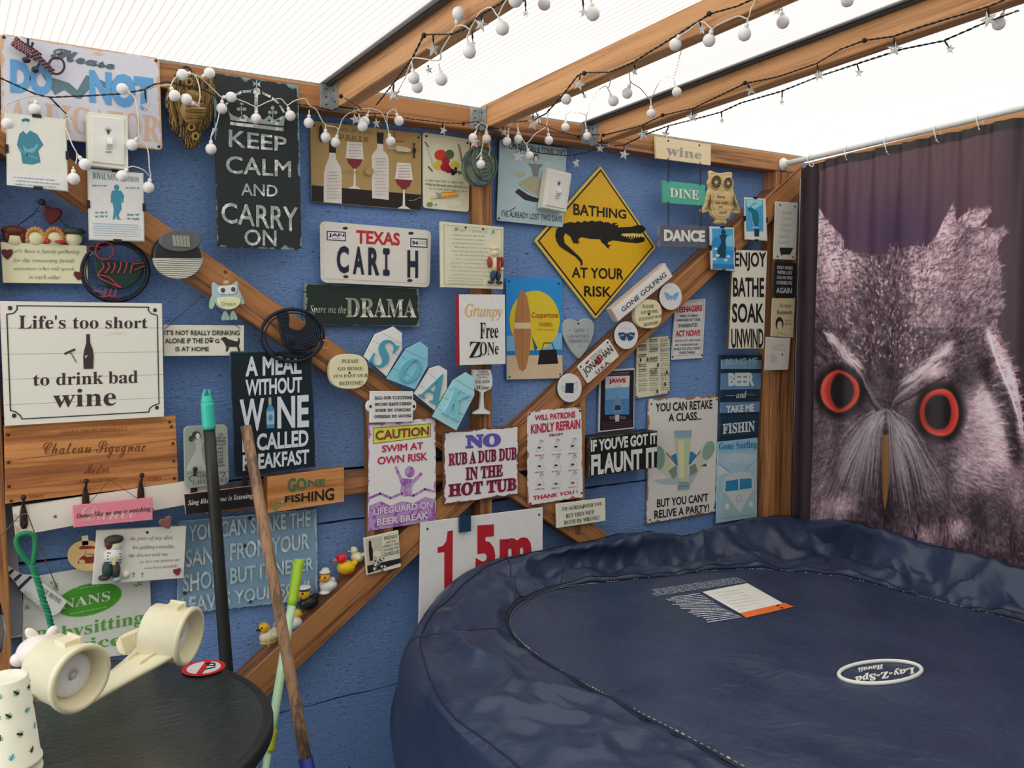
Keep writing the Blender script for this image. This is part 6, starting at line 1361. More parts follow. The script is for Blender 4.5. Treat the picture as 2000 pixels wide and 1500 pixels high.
def smooth(pts, m=5, closed=False):
    P = [Vector((x, y, 0)) for x, y in pts]; out = []; L = len(P)
    for i in range(L if closed else L-1):
        p0 = P[i-1] if (closed or i) else P[0]; p1 = P[i]; p2 = P[(i+1) % L]; p3 = P[(i+2) % L] if closed or i+2 < L else P[-1]
        for k in range(m):
            t = k/m; q = .5*((2*p1)+(p2-p0)*t+(2*p0-5*p1+4*p2-p3)*t*t+(-p0+3*p1-3*p2+p3)*t**3); out.append((q.x, q.y))
    if not closed: out.append(tuple(P[-1][:2]))
    return out
IRON = plain('#1d2230', .5, .3); IRONG = plain('#1f3a32', .5, .2); IRONR = plain('#a3404a', .5)
# rooster trivet over the brace
o = Orn('iron_trivet', 'round black iron trivet with a cockerel, hanging over the top of the MEAL sign', 'trivet', 'F', (775, 1160), .085)
o.rod(circ(775, 1160, 278, 232, 44), .0042, IRON, 'ring', 0, True, n=8)
o.rod(circ(775, 1160, 240, 200, 40), .0018, IRON, 'inner_ring', .001, True)
o.slab(smooth([(640, 960), (700, 930), (735, 955), (745, 1010), (740, 1080), (800, 1110), (850, 1110), (900, 1060), (890, 1000), (905, 960), (960, 1010), (1020, 1080), (1035, 1160), (1010, 1230), (940, 1280), (850, 1300), (760, 1290), (700, 1240), (670, 1150), (655, 1060)], 3, True), .006, IRON, 'cockerel', .002)
mb = MB(); lt_ = plain('#2f3a52', .4, .4)
for r in range(5): o.rod(circ(930, 1150, 28+20*r, 24+19*r, 16, -60+8*r, 130), .0013, lt_, None, .004, mb=mb)
for k in range(4): o.rod([(715+18*k, 1150), (735+18*k, 1200), (730+18*k, 1250)], .0013, lt_, None, .004, mb=mb); o.rod([(680+8*k, 1000+40*k), (725, 1000+40*k)], .001, lt_, None, .004, mb=mb)
for k in range(5): o.rod(smooth([(640+20*k, 1300-2*k), (700+20*k, 1340), (780+12*k, 1350)]), .0016, IRON, None, .002, mb=mb)
mb.build('relief', o.root, True)
o.rod([(1040, 1200), (1085, 1210), (1105, 1240), (1080, 1275), (1040, 1270)], .0016, plain('#b58a4a', .4, .5), 'hanging_loop', .004)
o.done()
# duck trivet
o = Orn('iron_trivet', 'round iron trivet with a red and green duck, below the sailor clip frame', 'trivet', 'E', (1130, 800), .030)
o.rod(circ(1125, 800, 325, 290, 44), .0042, IRON, 'ring', 0, True, n=8)
o.rod(circ(1125, 800, 292, 262, 40), .0016, IRONG, 'inner_ring', .001, True)
o.slab(smooth([(925, 690), (1000, 700), (1100, 690), (1250, 720), (1420, 700), (1410, 760), (1380, 840), (1300, 930), (1200, 975), (1100, 975), (1000, 900), (940, 820)], 3, True), .004, IRONG, 'body', .001)
mb = MB()
o.rod(smooth(circ(1020, 600, 90, 85, 12)+[]), .0018, IRONR, None, .003, True, mb); o.rod(circ(1020, 545, 78, 26, 14), .0014, IRONR, None, .003, True, mb); o.rod(circ(900, 580, 45, 28, 12), .0014, IRONR, None, .003, True, mb)
for k in range(6): o.rod(smooth([(990+62*k, 710), (1010+55*k, 760), (960+62*k, 820)]), .0018, IRONR, None, .004, mb=mb)
o.rod(smooth([(950, 830), (1060, 860), (1130, 920), (1180, 960), (1060, 910), (980, 870), (950, 830)]), .0018, IRONR, None, .004, mb=mb); o.rod(smooth([(1300, 730), (1420, 715)]), .0016, IRONR, None, .004, mb=mb); o.rod(smooth([(1310, 790), (1420, 745)]), .0016, IRONR, None, .004, mb=mb)
for k in range(3): o.rod([(1035+50*k, 975), (1020+50*k, 1040), (960+60*k, 1050)], .0018, IRONR, None, .002, mb=mb)
o.rod([(910, 990), (1000, 1000), (1040, 1020)], .0016, IRONR, None, .002, mb=mb); o.rod([(1000, 1050), (1080, 1040), (1160, 1070)], .0016, IRONR, None, .002, mb=mb)
mb.build('relief', o.root, True); o.slab([(850, 610), (910, 600), (925, 630), (880, 650), (850, 650)], .003, '#a9a99a', 'beak', .002)
o.rod([(850, 920), (1000, 940), (1080, 965)], .0012, IRONG, 'wire', .002); o.done()
# fish plaque
o = Orn('ceramic_plaque', 'round dark glazed plaque with a fish relief, hanging on the middle upright', 'plaque', 'C', (630, 565), .080)
gz, nt, b = newmat('fish_glaze'); nt.links.new(ramp(nt, noise(nt, objco(nt), 22, 4, .6, 1.5), [(.3, hexl('#2a3d4c')), (.5, hexl('#5a6c60')), (.65, hexl('#6f7256')), (.8, hexl('#3d6068'))]), b.inputs['Base Color']); b.inputs['Roughness'].default_value = .2
bump(nt, b, noise(nt, objco(nt), 60, 4, .6, 2), .6, .003)
o.slab(circ(630, 565, 148, 182, 32), .014, gz, 'plate'); o.rod(circ(630, 565, 140, 172, 32), .003, plain('#3c4b50', .25), 'rim', .001, True)
mb = MB()
for k in range(7): o.rod(smooth([(590+8*k, 470+28*k), (640, 500+30*k), (700, 470+34*k)]), .0022, gz, None, .002, mb=mb)
o.rod(smooth([(570, 420), (550, 520), (600, 640), (680, 690), (740, 600), (700, 480), (620, 420)]), .0025, gz, None, .002, mb=mb); mb.build('fish_relief', o.root, True)
mb = MB(); o.rod([(680, 350), (700, 410), (690, 480)], .001, '#cfcbb8', None, .008, mb=mb); mb.build('hanging_string', o.root); o.done()
# rattan owl
o = Orn('woven_owl', 'dark woven rattan owl plaque left of the KEEP CALM sign', 'ornament', 'A', (1700, 730), .075)
rt, nt, b = newmat('rattan'); w = N(nt, 'ShaderNodeTexWave', Scale=60.0, Distortion=9.0, Detail=3.0); nt.links.new(objco(nt), w.inputs[0])
nt.links.new(ramp(nt, w.outputs['Fac'], [(.25, hexl('#3a2c1c')), (.6, hexl('#7c6338')), (.9, hexl('#a08550'))]), b.inputs['Base Color']); b.inputs['Roughness'].default_value = .7; bump(nt, b, w.outputs['Fac'], 1, .004)
o.slab(smooth([(1580, 385), (1630, 370), (1690, 390), (1760, 440), (1830, 470), (1880, 520), (1905, 620), (1895, 780), (1870, 880), (1800, 950), (1775, 1050), (1720, 1090), (1660, 1070), (1630, 1000), (1540, 920), (1510, 800), (1480, 680), (1495, 560), (1540, 480)], 3, True), .018, rt, 'back')
rb2 = MB(); rs = random.Random(4); strand = [plain('#8f7442', .7), plain('#4a3822', .7), plain('#6f5830', .7)]
for k in range(46):
    t = k/46; x = 1500+400*((k*37) % 46)/46; y0 = 470+rs.random()*120; L = 230+rs.random()*200
    if x > 1850 or x < 1520: L *= .6
    o.rod(smooth([(x, y0), (x+rs.uniform(-15, 15), y0+L*.5), (x+(1690-x)*.25, y0+L)], 3), .0022, strand[k % 3], None, .002, mb=rb2, n=5)
rb2.build('strand', o.root, True)
o.root.children[-1]['kind'] = 'stuff'
bl = MB(); o.egg(1700, 770, 95, 105, plain('#9c8050', .6), None, .026, .006, mb=bl)
for k in range(8): o.rod([(1610+5*abs(k-4), 690+24*k), (1700, 694+24*k), (1795-5*abs(k-4), 696+24*k)], .0022, strand[0 if k % 2 else 2], None, .032-.0012*abs(k-3.5)**2, mb=bl, n=5)
bl.build('belly', o.root, True); o.egg(1715, 640, 70, 38, '#8a6f44', 'beak', .02, .012, 30)
for x, y in ((1670, 510), (1690, 910), (1725, 990)):
    mb = MB(); o.rod(circ(x, y, 26, 28, 12), .003, strand[0], None, .010, True, mb); o.egg(x, y, 12, 12, '#2a2018', None, .006, .006, mb=mb); mb.build('eye' if y < 600 else 'foot', o.root, True)
mb = MB(); o.rod(smooth([(1600, 430), (1620, 380), (1660, 375), (1690, 410), (1650, 440), (1600, 430)]), .003, '#4a2a22', None, .006, mb=mb); mb.build('tuft', o.root, True); o.done()
# wooden love owl
o = Orn('wooden_owl', 'pale laser-cut wooden owl hanging right of the DINE board', 'ornament', 'D', (1045, 780), .072)
wd = wood('#cdb482', '#b39463', 'birch_ply', .6, knots=False)
o.slab(smooth([(930, 515), (990, 535), (1050, 540), (1110, 530), (1155, 540), (1150, 600), (1165, 640), (1162, 700), (1190, 780), (1235, 915), (1190, 935), (1150, 930), (1120, 980), (1090, 1005), (1100, 1035), (1060, 1030), (1010, 1035), (965, 1025), (1000, 1000), (950, 960), (925, 915), (870, 930), (840, 905), (880, 850), (900, 740), (920, 690), (910, 640), (925, 590)], 3, True), .006, wd, 'body')
o.h = 2; ink = '#4a3826'
for cx, cy, r in ((992, 630, 58), (1108, 640, 50)):
    mb = MB(); o.rod(circ(cx, cy, r*.95, r*1.2, 20), .0016, wd, None, .002, True, mb); mb.build('eye_ring', o.root, True)
    o.ell(cx, cy, r*.82, r*1.08, '#2d241b')
    for k in range(14): a = 2*math.pi*k/14; o.line([(cx+r*.2*math.cos(a), cy+r*.25*math.sin(a)), (cx+r*.8*math.cos(a), cy+r*1.04*math.sin(a))], 3.4, '#c4ab7a')
    o.ell(cx, cy, r*.2, r*.24, '#c9c4b4')
o.line(smooth([(965, 735), (960, 880), (1000, 955), (1050, 970), (1110, 950), (1145, 880), (1140, 735)], 4), 4, ink); o.slab([(1040, 700), (1062, 700), (1052, 730)], .003, wd, 'beak', .003)
for sg, cx in ((-1, 925), (1, 1170)):
    for k in range(5): o.line(smooth([(cx-sg*10-sg*5*k*.5, 740+20*k), (cx+sg*(8-3*k), 830+8*k), (cx+sg*(45-16*k), 905)], 3), 7, '#3a2c1e')
o.line([(935, 545), (1045, 552), (1150, 548)], 5, ink); o.line(smooth([(930, 880), (960, 960), (1050, 1000), (1130, 960), (1160, 890)], 4), 4, ink)
for t, b_ in (('love', (1005, 745, 785, 1078, 758, 790)), ('is all', (992, 815, 838, 1098, 818, 845)), ('you', (1018, 858, 885, 1055, 862, 885)), ('need', (1022, 905, 940, 1095, 905, 938))): o.text(t, b_, ink, 'n', 0)
o.done()
# dream owl
o = Orn('owl_ornament', 'pale blue and cream owl ornament marked Dream, hanging on the left brace', 'ornament', 'F', (195, 820), .078)
o.slab(smooth([(72, 690), (120, 715), (190, 712), (250, 705), (290, 678), (300, 740), (325, 800), (315, 870), (270, 920), (195, 932), (120, 905), (85, 850), (68, 780)], 4, True), .012, '#9db9c2', 'body', .004)
o.slab(smooth([(105, 835), (150, 822), (200, 818), (260, 820), (310, 838), (305, 880), (262, 918), (195, 930), (128, 905)], 4, True), .004, '#dcdcae', 'belly', .0065)
o.slab(smooth([(70, 800), (45, 870), (48, 920), (70, 922), (90, 880), (85, 830)], 3, True), .006, '#9dbf9f', 'wing', 0); o.slab(smooth([(322, 790), (352, 860), (345, 885), (315, 875), (310, 840)], 3, True), .006, '#9dbf9f', 'wing', 0)
o.slab(smooth([(112, 745), (150, 722), (195, 725), (240, 712), (278, 735), (270, 780), (235, 795), (210, 788), (195, 798), (165, 792), (128, 790)], 3, True), .003, '#e6e6e0', 'face', .007)
for x, y in ((152, 758), (243, 750)): o.egg(x, y, 18, 20, '#3f4448', 'eye', .003, .008)
o.text('Dream', (138, 860, 895, 268, 862, 895), '#6b7f86', 'n', -.01, h=.009)
for x, y in ((185, 988), (255, 985)):
    o.slab(smooth([(x-5, y-45), (x+12, y-30), (x+35, y+25), (x+15, y+40), (x, y+30), (x-18, y+42), (x-38, y+25), (x-20, y-30)], 2, True), .005, '#8fa59c', 'foot', .003)
mb = MB(); o.rod([(150, 700), (190, 618), (230, 690)], .0006, '#b98f70', None, .004, mb=mb); o.egg(182, 598, 12, 14, '#5a3526', None, .006, .0, mb=mb); o.egg(190, 690, 30, 20, '#c79f6e', None, .006, .0, mb=mb); mb.build('hanging_string', o.root); o.done()
# solar lamp
o = Orn('solar_wall_lamp', 'round black solar wall lamp with a ribbed clear lower half, on the left brace', 'lamp', 'E', (1715, 650), .065)
p = o.px(1718, 655, .0); R_ = .0505
M = Matrix.Translation(p) @ Matrix.Rotation(math.radians(90), 4, 'X')
mb = MB(); mb.lathe([(R_, -.004), (R_, .012), (R_*.97, .018), (R_*.9, .019)], plain('#202226', .35), M, 40); mb.build('housing', o.root, True)
o.slab(circ(1735, 510, 205, 105, 28), .006, '#5a5a5e', 'solar_cap', .025); o.poly([(1650, 455), (1820, 462), (1828, 570), (1665, 562)], '#8b8f80', h=.0255)
for k in range(1, 5): o.line([(1652+34*k, 456+k), (1668+32*k, 562)], 3, '#6f7268')
dome, nt, b = newmat('ribbed_diffuser'); w = N(nt, 'ShaderNodeTexWave', Scale=70.0, Distortion=2.0); w.bands_direction = 'Z'; nt.links.new(objco(nt), w.inputs[0])
nt.links.new(ramp(nt, w.outputs['Fac'], [(.2, hexl('#8c8c88')), (.7, hexl('#b9b8b0'))]), b.inputs['Base Color']); b.inputs['Roughness'].default_value = .15; b.inputs['Metallic'].default_value = .2; bump(nt, b, w.outputs['Fac'], .5, .003)
o.slab(circ(1718, 660, 250, 222, 30, 4, 176)+[(1480, 650), (1600, 640), (1718, 636), (1840, 640), (1950, 655)][:0], .010, dome, 'diffuser', .026)
o.pic.v = [Vector((v.x, min(v.y, -.0915), v.z)) for v in o.pic.v]; o.done('solar_cells')
# beaded lizard keyring
o = Orn('beaded_charm', 'beaded lizard-like charm with a ring tail over the top left sign', 'charm', 'AA', (400, 300), .082)
mb = MB(); cols = [plain('#b98088', .25), plain('#4a2f3a', .25), plain('#2b2530', .2), plain('#8c6a66', .25)]
path = smooth([(165, 125), (230, 175), (300, 215), (370, 260), (440, 310), (500, 370), (560, 430), (620, 490)], 5)
for i, (x, y) in enumerate(path):
    w_ = 3 if i < 22 else 1.3
    for j in range(-2, 3): 
        if abs(j) <= w_: o.egg(x-j*14, y+j*20, 11, 11, cols[(i*3+j*5) % 2 if i < 16 and abs(j) < 2 else 1+(i+j) % 3], None, .0022, .002, mb=mb)
mb.build('body', o.root, True); mb = MB()
for k in range(34): a = 2*math.pi*k/34; o.egg(668+92*math.cos(a), 418+98*math.sin(a), 12, 12, cols[1+k % 2], None, .0024, .002, mb=mb)
mb.build('tail_ring', o.root, True); mb = MB()
for (x0, y0, x1, y1) in ((330, 190, 330, 105), (360, 230, 385, 150), (340, 290, 290, 370), (470, 380, 415, 480)):
    for k in range(6): o.egg(x0+(x1-x0)*k/5, y0+(y1-y0)*k/5, 13, 13, cols[2], None, .0025, .002, mb=mb)
o.egg(415, 465, 34, 34, cols[2], None, .006, .002, mb=mb); o.egg(310, 350, 40, 30, cols[2], None, .006, .002, mb=mb); mb.build('leg', o.root, True); o.done()
# green rope on the hook
o = Orn('rope_loop', 'green twisted rope loop hanging from the first hook over the bat tag', 'rope', 'AB', (200, 600), .105)
GRN = plain('#1f7a50', .6); GRN2 = plain('#2a8a70', .6)
mb = MB(); loop = smooth([(235, 620), (160, 540), (120, 450), (135, 400), (190, 380), (245, 395), (258, 460), (250, 540), (235, 620)], 5); o.rod(loop, .0052, GRN, None, 0, mb=mb, n=8); mb.build('loop', o.root, True)
mb = MB(); line_ = smooth([(225, 600), (255, 670), (285, 760), (320, 880), (350, 960), (375, 1060), (410, 1180), (418, 1230)], 9); n_l = len(line_)
for ph in (0, 1, 2):
    pts = []
    for i, (x, y) in enumerate(line_): a = i*.75+ph*2.09; q = o.px(x, y, 0); pts.append(q+Vector((.0034*math.cos(a), .0034*math.sin(a), 0)))
    mb.tube(pts, .0034, [GRN, GRN2, GRN][ph], 7)
mb.build('twisted_tail', o.root, True); o.done()

# ================================================================ RUBBER DUCKS on the brace
def duck(label, x, y, off, sc_, yaw, body, head, beak, extra=None):
    p = PY(x, y, off); r = empty('rubber_duck', (p.x, p.y, p.z), label, 'toy', 'rubber ducks on the rising brace')
    sc_ *= 1.12; M = Matrix.Rotation(math.radians(yaw), 3, 'Z') @ Matrix.Rotation(math.radians(0), 3, 'Y')
    def P(a, b, c): return p+M @ (Vector((a, b, c))*sc_)
    def B(nm, c, rad, col, rt=None):
        mb = MB(); mb.ball(P(*c), tuple(q*sc_ for q in rad), plain(col, .3), 16, 12, M @ (rt or Matrix.Identity(3))); return mb.build(nm, r, True)
    B('body', (0, 0, .016), (.021, .0165, .016), body); B('tail', (-.019, 0, .024), (.008, .008, .007), body, Matrix.Rotation(.6, 3, 'Y'))
    B('head', (.010, 0, .038), (.0125, .012, .012), head); B('beak', (.0235, 0, .036), (.0065, .0065, .003), beak)
    for sg in (-1, 1): B('wing', (-.003, sg*.0155, .018), (.012, .004, .008), body); B('eye', (.0195, sg*.0065, .041), (.0022, .0022, .0026), '#1a1414')
    if extra:
        for nm, c, rad, col in extra: B(nm, c, rad, col)
    return r
duck('yellow rubber duck with a black grin, lowest at the foot of the row', 524, 1256, .045, .95, 195, '#d8ccb2', '#e2ab1c', '#3a2414', [('base', (0, 0, .004), (.02, .015, .006), '#c9a334')])
duck('rubber duck with a white and blue body, half hidden by the green broom', 575, 1228, .045, .85, 10, '#e6e6ea', '#dcae4a', '#d88a2a', [('trousers', (.006, 0, .006), (.017, .015, .012), '#2f79cc')])
duck('rubber duck in a black coat and flat white hat, right of the green handle', 602, 1192, .045, 1.05, 200, '#1d1a1a', '#e6b025', '#d88a2a', [('hat', (.010, 0, .051), (.015, .014, .0045), '#ece8ea'), ('hat_band', (.010, 0, .047), (.0135, .013, .003), '#1d1a1a')])
duck('rubber duck in white with a wide white collar hat, second from the top', 640, 1157, .045, .95, 215, '#e8e8ec', '#dba62c', '#e07f24', [('hat', (.010, 0, .051), (.013, .013, .004), '#ecebee'), ('hat_top', (.008, 0, .055), (.009, .009, .006), '#ecebee'), ('foot', (.012, 0, .004), (.014, .012, .005), '#ececf0')])
duck('yellow rubber duck with a red hood, near the top of the row', 676, 1122, .045, 1.0, 170, '#eab417', '#d32436', '#e07f24', [('base', (0, 0, .003), (.016, .013, .004), '#8c2430')])
duck('small pale cream rubber duck, topmost beside the photo tile', 698, 1098, .04, .72, 150, '#e9ebb4', '#e9ebb4', '#e2b96a')

# ================================================================ TABLE AND WHAT STANDS ON IT
TZ = .79; TC = Vector((.15, -.463, 0)); TR = .352
tb_root = empty('round_table', (TC.x, TC.y, 0), 'round black patio table with a rippled dark glass top', 'table')
gl, nt, b = newmat('rippled_dark_glass'); b.inputs['Base Color'].default_value = (.032, .036, .034, 1); b.inputs['Roughness'].default_value = .16; b.inputs['Specular IOR Level'].default_value = .8
n1 = noise(nt, objco(nt, (1, 2.2, 1)), 38, 4, .6, 1.2); bump(nt, b, n1, .4, .004)
BK = plain('#232424', .45)
mb = MB(); mb.lathe([(.001, TZ-.006), (TR-.016, TZ-.006), (TR-.016, TZ), (.001, TZ)], gl, Matrix.Translation(TC), 72); mb.build('glass_top', tb_root)
mb = MB(); M = Matrix.Translation(TC)
prof = [(TR-.018, TZ-.028), (TR-.004, TZ-.028), (TR, TZ-.022), (TR, TZ-.004), (TR-.004, TZ+.002), (TR-.012, TZ+.003), (TR-.018, TZ)]
vs = []; n = 72
for r_0, z_0 in prof:
    for k in range(n): a = 2*math.pi*k/n; vs.append(TC+Vector((r_0*math.cos(a), r_0*math.sin(a), z_0)))
L = len(prof); mb.add(vs, [(i*n+k, i*n+(k+1) % n, ((i+1) % L)*n+(k+1) % n, ((i+1) % L)*n+k) for i in range(L) for k in range(n)], BK); mb.build('rim', tb_root, True)
for a in (35, 125, 215, 305):
    a = math.radians(a); mb = MB(); c, s_ = math.cos(a), math.sin(a); mb.tube([TC+Vector((c*.27, s_*.27, TZ-.02)), TC+Vector((c*.30, s_*.30, .4)), TC+Vector((c*.31, s_*.31, .003))], .011, BK, 10); mb.build('leg', tb_root, True)
mb = MB(); mb.tube([TC+Vector((.22*math.cos(2*math.pi*k/24), .22*math.sin(2*math.pi*k/24), .30)) for k in range(24)], .007, BK, 8, closed=True)
for a in (35, 125): a = math.radians(a); mb.tube([TC+Vector((.30*math.cos(a), .30*math.sin(a), .30)), TC-Vector((.30*math.cos(a), .30*math.sin(a), -.30))], .007, BK, 8)
mb.build('stretcher', tb_root, True)
# no smoking sticker
r = empty('no_smoking_sticker', tuple(PZ(402, 1302, TZ+.001)), 'round red and white no-smoking sticker on the back edge of the table', 'sticker')
mb = MB(); P = lambda x, y, h: PZ(x, y, TZ+.0036+h)
cc_ = P(398, 1304, 0); RS = .042
disk = lambda rr, mat, h: mb.add([cc_+Vector((rr*math.cos(2*math.pi*k/36), rr*math.sin(2*math.pi*k/36), h)) for k in range(36)], [tuple(range(36))], mat)
disk(RS, plain('#c8202c', .4), 0); disk(RS*.78, plain('#e6e2e2', .4), .0003)
D2 = Vector((.5, .87, 0)); nn = Vector((-.87, .5, 0))
mb.add([cc_+D2*RS*.82+nn*.006+Vector((0, 0, .0006)), cc_+D2*RS*.82-nn*.006+Vector((0, 0, .0006)), cc_-D2*RS*.82-nn*.006+Vector((0, 0, .0006)), cc_-D2*RS*.82+nn*.006+Vector((0, 0, .0006))], [(0, 3, 2, 1)], plain('#c8202c', .4))
for k in range(2): mb.tube([cc_+Vector((.016+.008*math.cos(t*.7+k*2), .004+.010*math.sin(t*.55)+k*.004, .001)) for t in range(9)], .0012, plain('#1a1a1a'), 5)
mb.box(tuple(cc_+Vector((-.002, -.014, .0003))), tuple(cc_+Vector((.02, -.009, .001))), plain('#1a1a1a')); mb.build('print', r)
# cream cup holders
CRE = plain('#d5ceb0', .4, k=1.3); DISC = plain('#e4e6ee', .35)
def holder(label, px_, py_, dist_y, axis_yaw, axis_pitch, arm_dir, arm_len, pad=None):
    c = PY(px_, py_, -CAM.y*0+dist_y); ax = Vector((math.cos(math.radians(axis_pitch))*math.cos(math.radians(axis_yaw)), math.cos(math.radians(axis_pitch))*math.sin(math.radians(axis_yaw)), math.sin(math.radians(axis_pitch))))
    r = empty('cup_holder', (c.x, c.y, TZ+.004), label, 'cup holder', 'cream clip-on cup holders on the table')
    Q = ax.to_track_quat('Z', 'Y').to_matrix().to_4x4(); M = Matrix.Translation(c) @ Q
    R0 = .0505; D = .080
    mb = MB(); n = 40; prof = [(R0-.012, -D), (R0-.003, -D), (R0, -D+.004), (R0, -.010), (R0+.0035, -.008), (R0+.004, -.002), (R0+.001, .001), (R0-.005, .001), (R0-.007, -.003), (R0-.009, -.026), (R0-.012, -.030)]
    vs = []
    for a_, z_ in prof:
        for k in range(n): q = 2*math.pi*k/n; vs.append(M @ Vector((a_*math.cos(q), a_*math.sin(q), z_)))
    L = len(prof); mb.add(vs, [(i*n+k, i*n+(k+1) % n, (i+1)*n+(k+1) % n, (i+1)*n+k) for i in range(L-1) for k in range(n)]+[tuple(range(n-1, -1, -1)), tuple((L-1)*n+k for k in range(n))], CRE); mb.build('cup', r, True)
    mb = MB(); mb.lathe([(.0345, -.031), (.0345, -.024), (.030, -.020), (.009, -.020), (.008, -.023), (.0005, -.024)], DISC, M, 36); mb.build('inner_disc', r, True)
    mb = MB(); mb.lathe([(.006, -.0195), (.004, -.018), (.0005, -.0175)], plain('#b4b3bb', .4), M, 16); mb.build('disc_hub', r, True)
    up = Vector((0, 0, 1)); up = (up-ax*up.dot(ax)).normalized(); sd = ax.cross(up)
    t0 = c+up*(R0+.002)-ax*.036; mb = MB(); MM = Matrix(((sd.x, ax.x, up.x, t0.x), (sd.y, ax.y, up.y, t0.y), (sd.z, ax.z, up.z, t0.z), (0, 0, 0, 1)))
    mb.box((-.013, -.012, -.006), (.013, .012, .004), CRE, MM); mb.box((-.015, -.015, -.008), (-.011, .015, .006), CRE, MM); mb.build('clip_tab', r)
    # curved saddle arm
    d = Vector(arm_dir).normalized(); w_ = d.cross(Vector((0, 0, 1))).normalized(); s0 = c-up*(R0*.55)-ax*(D*.55)+d*.02; mb = MB(); vs = []; m = 14
    for i in range(m+1):
        t = i/m; pos = s0+d*(arm_len*t)+Vector((0, 0, 1))*(-.045*(t**.8)+.0*t); hw = .036*(1-t)**2*.9+.024; th_ = .007
        for (a_, b_) in ((-1, 0), (-1, 1), (-.4, 1.6), (.4, 1.6), (1, 1), (1, 0)): vs.append(pos+w_*hw*a_*.9+Vector((0, 0, th_*b_)))
    fs_ = [(i*6+k, i*6+(k+1) % 6, (i+1)*6+(k+1) % 6, (i+1)*6+k) for i in range(m) for k in range(6)]+[tuple(range(5, -1, -1)), tuple(m*6+k for k in range(6))]
    for v in vs: v.z = max(v.z, TZ+.003)
    mb.add(vs, fs_, CRE); mb.build('arm', r, True)
    mb = MB()
    for sg in (-1, 1):
        a_ = s0+w_*sg*.018+Vector((0, 0, .012)); mb.add([a_+Vector((0, 0, .004))-d*.01, a_+d*.05+Vector((0, 0, -.012)), a_+d*.05+Vector((0, 0, -.018)), a_-d*.01+Vector((0, 0, -.02)), a_+w_*.003+Vector((0, 0, .004))-d*.01, a_+w_*.003+d*.05+Vector((0, 0, -.012)), a_+w_*.003+d*.05+Vector((0, 0, -.018)), a_+w_*.003-d*.01+Vector((0, 0, -.02))], [(0, 1, 2, 3), (7, 6, 5, 4), (0, 4, 5, 1), (1, 5, 6, 2)], CRE)
    mb.build('rib', r)
    if pad:
        pc = PY(pad[0], pad[1], pad[2]); mb = MB(); pts = []; n = 24
        for k in range(n): a_ = 2*math.pi*k/n; pts.append((.040*math.copysign(abs(math.cos(a_))**.6, math.cos(a_)), .021*math.copysign(abs(math.sin(a_))**.7, math.sin(a_))))
        E = Matrix.Translation(pc) @ Matrix.Rotation(math.radians(-12), 4, 'Y') @ Matrix.Rotation(math.radians(-28), 4, 'X')
        vs = [E @ Vector((x, -.006, z)) for x, z in pts]+[E @ Vector((x, .006, z)) for x, z in pts]; mb.add(vs, [tuple(range(n)), tuple(range(2*n-1, n-1, -1))]+[(k, n+k, n+(k+1) % n, (k+1) % n) for k in range(n)], CRE)
        for k in range(10): x = -.030+.0066*k; mb.box((x, -.009, -.015), (x+.0028, -.005, .015), plain('#b9b295', .5), E)
        mb.build('grip_pad', r)
    return r
holder('cream cup holder in front, opening facing right beside the paper cups', 160, 1326, .60, -60, -5, (-.6, .55, 0), .07)
holder('cream cup holder behind, with a ribbed pad and long arm reaching left', 373, 1243, .42, -40, -6, (-.90, -.42, 0), .17, pad=(272, 1250, .34))
# paper cup stack
cpos = PY(14, 1335, .80); cpos.y = -.772
r = empty('paper_cups', (cpos.x, cpos.y, TZ+.002), 'stack of upturned cream paper cups with green and blue bugs, lower left corner', 'cups')
PC = plain('#ddd5c2', .6, k=1.3); hgt = cpos.z-TZ
def cupprof(z0, z1, r0, r1): return [(r1, z0), (r1+.0022, z0+.0006), (r1+.0022, z0+.005), (r1, z0+.006), (r0, z1-.002), (r0-.002, z1), (r0-.005, z1-.0015), (.0005, z1-.002)]
base = Vector((cpos.x, cpos.y, 0)); zt = cpos.z; k = 0
zz = zt
tops = [zt]+[zt-.085-.022*i-.0 for i in range(7)]
Rr0, Rr1 = .0268, .0375
mb = MB(); mb.lathe(cupprof(zt-.118, zt, Rr0, Rr1), PC, Matrix.Translation(base), 40); mb.build('cup', r, True)
z1 = zt-.118; kk = 0
while z1 > TZ+.012:
    z0 = max(z1-.014, TZ+.002); mb = MB(); mb.lathe([(Rr1-.001, z0), (Rr1+.0022, z0+.0006), (Rr1+.0022, z0+.005), (Rr1-.0005, z0+.006), (Rr1-.0035, z1+.001), (.001, z1+.001)], PC, Matrix.Translation(base), 36); mb.build('cup', r, True); z1 = z0; kk += 1
rs = random.Random(21); bug = MB(); gm1, gm2 = plain('#234b34'), plain('#5fa9bd')
for i in range(34):
    a = rs.random()*2*math.pi; z = zt-.012-rs.random()*.066; 
    i2 = i % 4; a = math.radians(-110+ (i//4)*42+21*(i2 % 2)); z = zt-.016-.027*i2
    rad = Rr0+(Rr1-Rr0)*((zt-z)/.118)+.0005; m_ = gm1 if (i+i//4) % 3 else gm2
    ctr = base+Vector((rad*math.cos(a), rad*math.sin(a), z)); tg = Vector((-math.sin(a), math.cos(a), 0)); up_ = Vector((-.1*math.cos(a), -.1*math.sin(a), 1)); q_ = rs.random()*3
    dx_, dz_ = tg*math.cos(q_)+up_*math.sin(q_), up_*math.cos(q_)-tg*math.sin(q_)
    for (u, v, ru, rv) in ((0, 0, .0034, .0019), (.0042, 0, .0015, .0015)): bug.add([ctr+dx_*(u+ru*math.cos(2*math.pi*j/9))+dz_*(v+rv*math.sin(2*math.pi*j/9)) for j in range(9)], [tuple(range(9))], m_)
    for u in (-.002, 0, .002):
        for sg in (-1, 1): bug.add([ctr+dx_*u, ctr+dx_*(u+.0006), ctr+dx_*(u+.001)+dz_*sg*.0042, ctr+dx_*(u+.0004)+dz_*sg*.0042], [(0, 1, 2, 3)], m_)
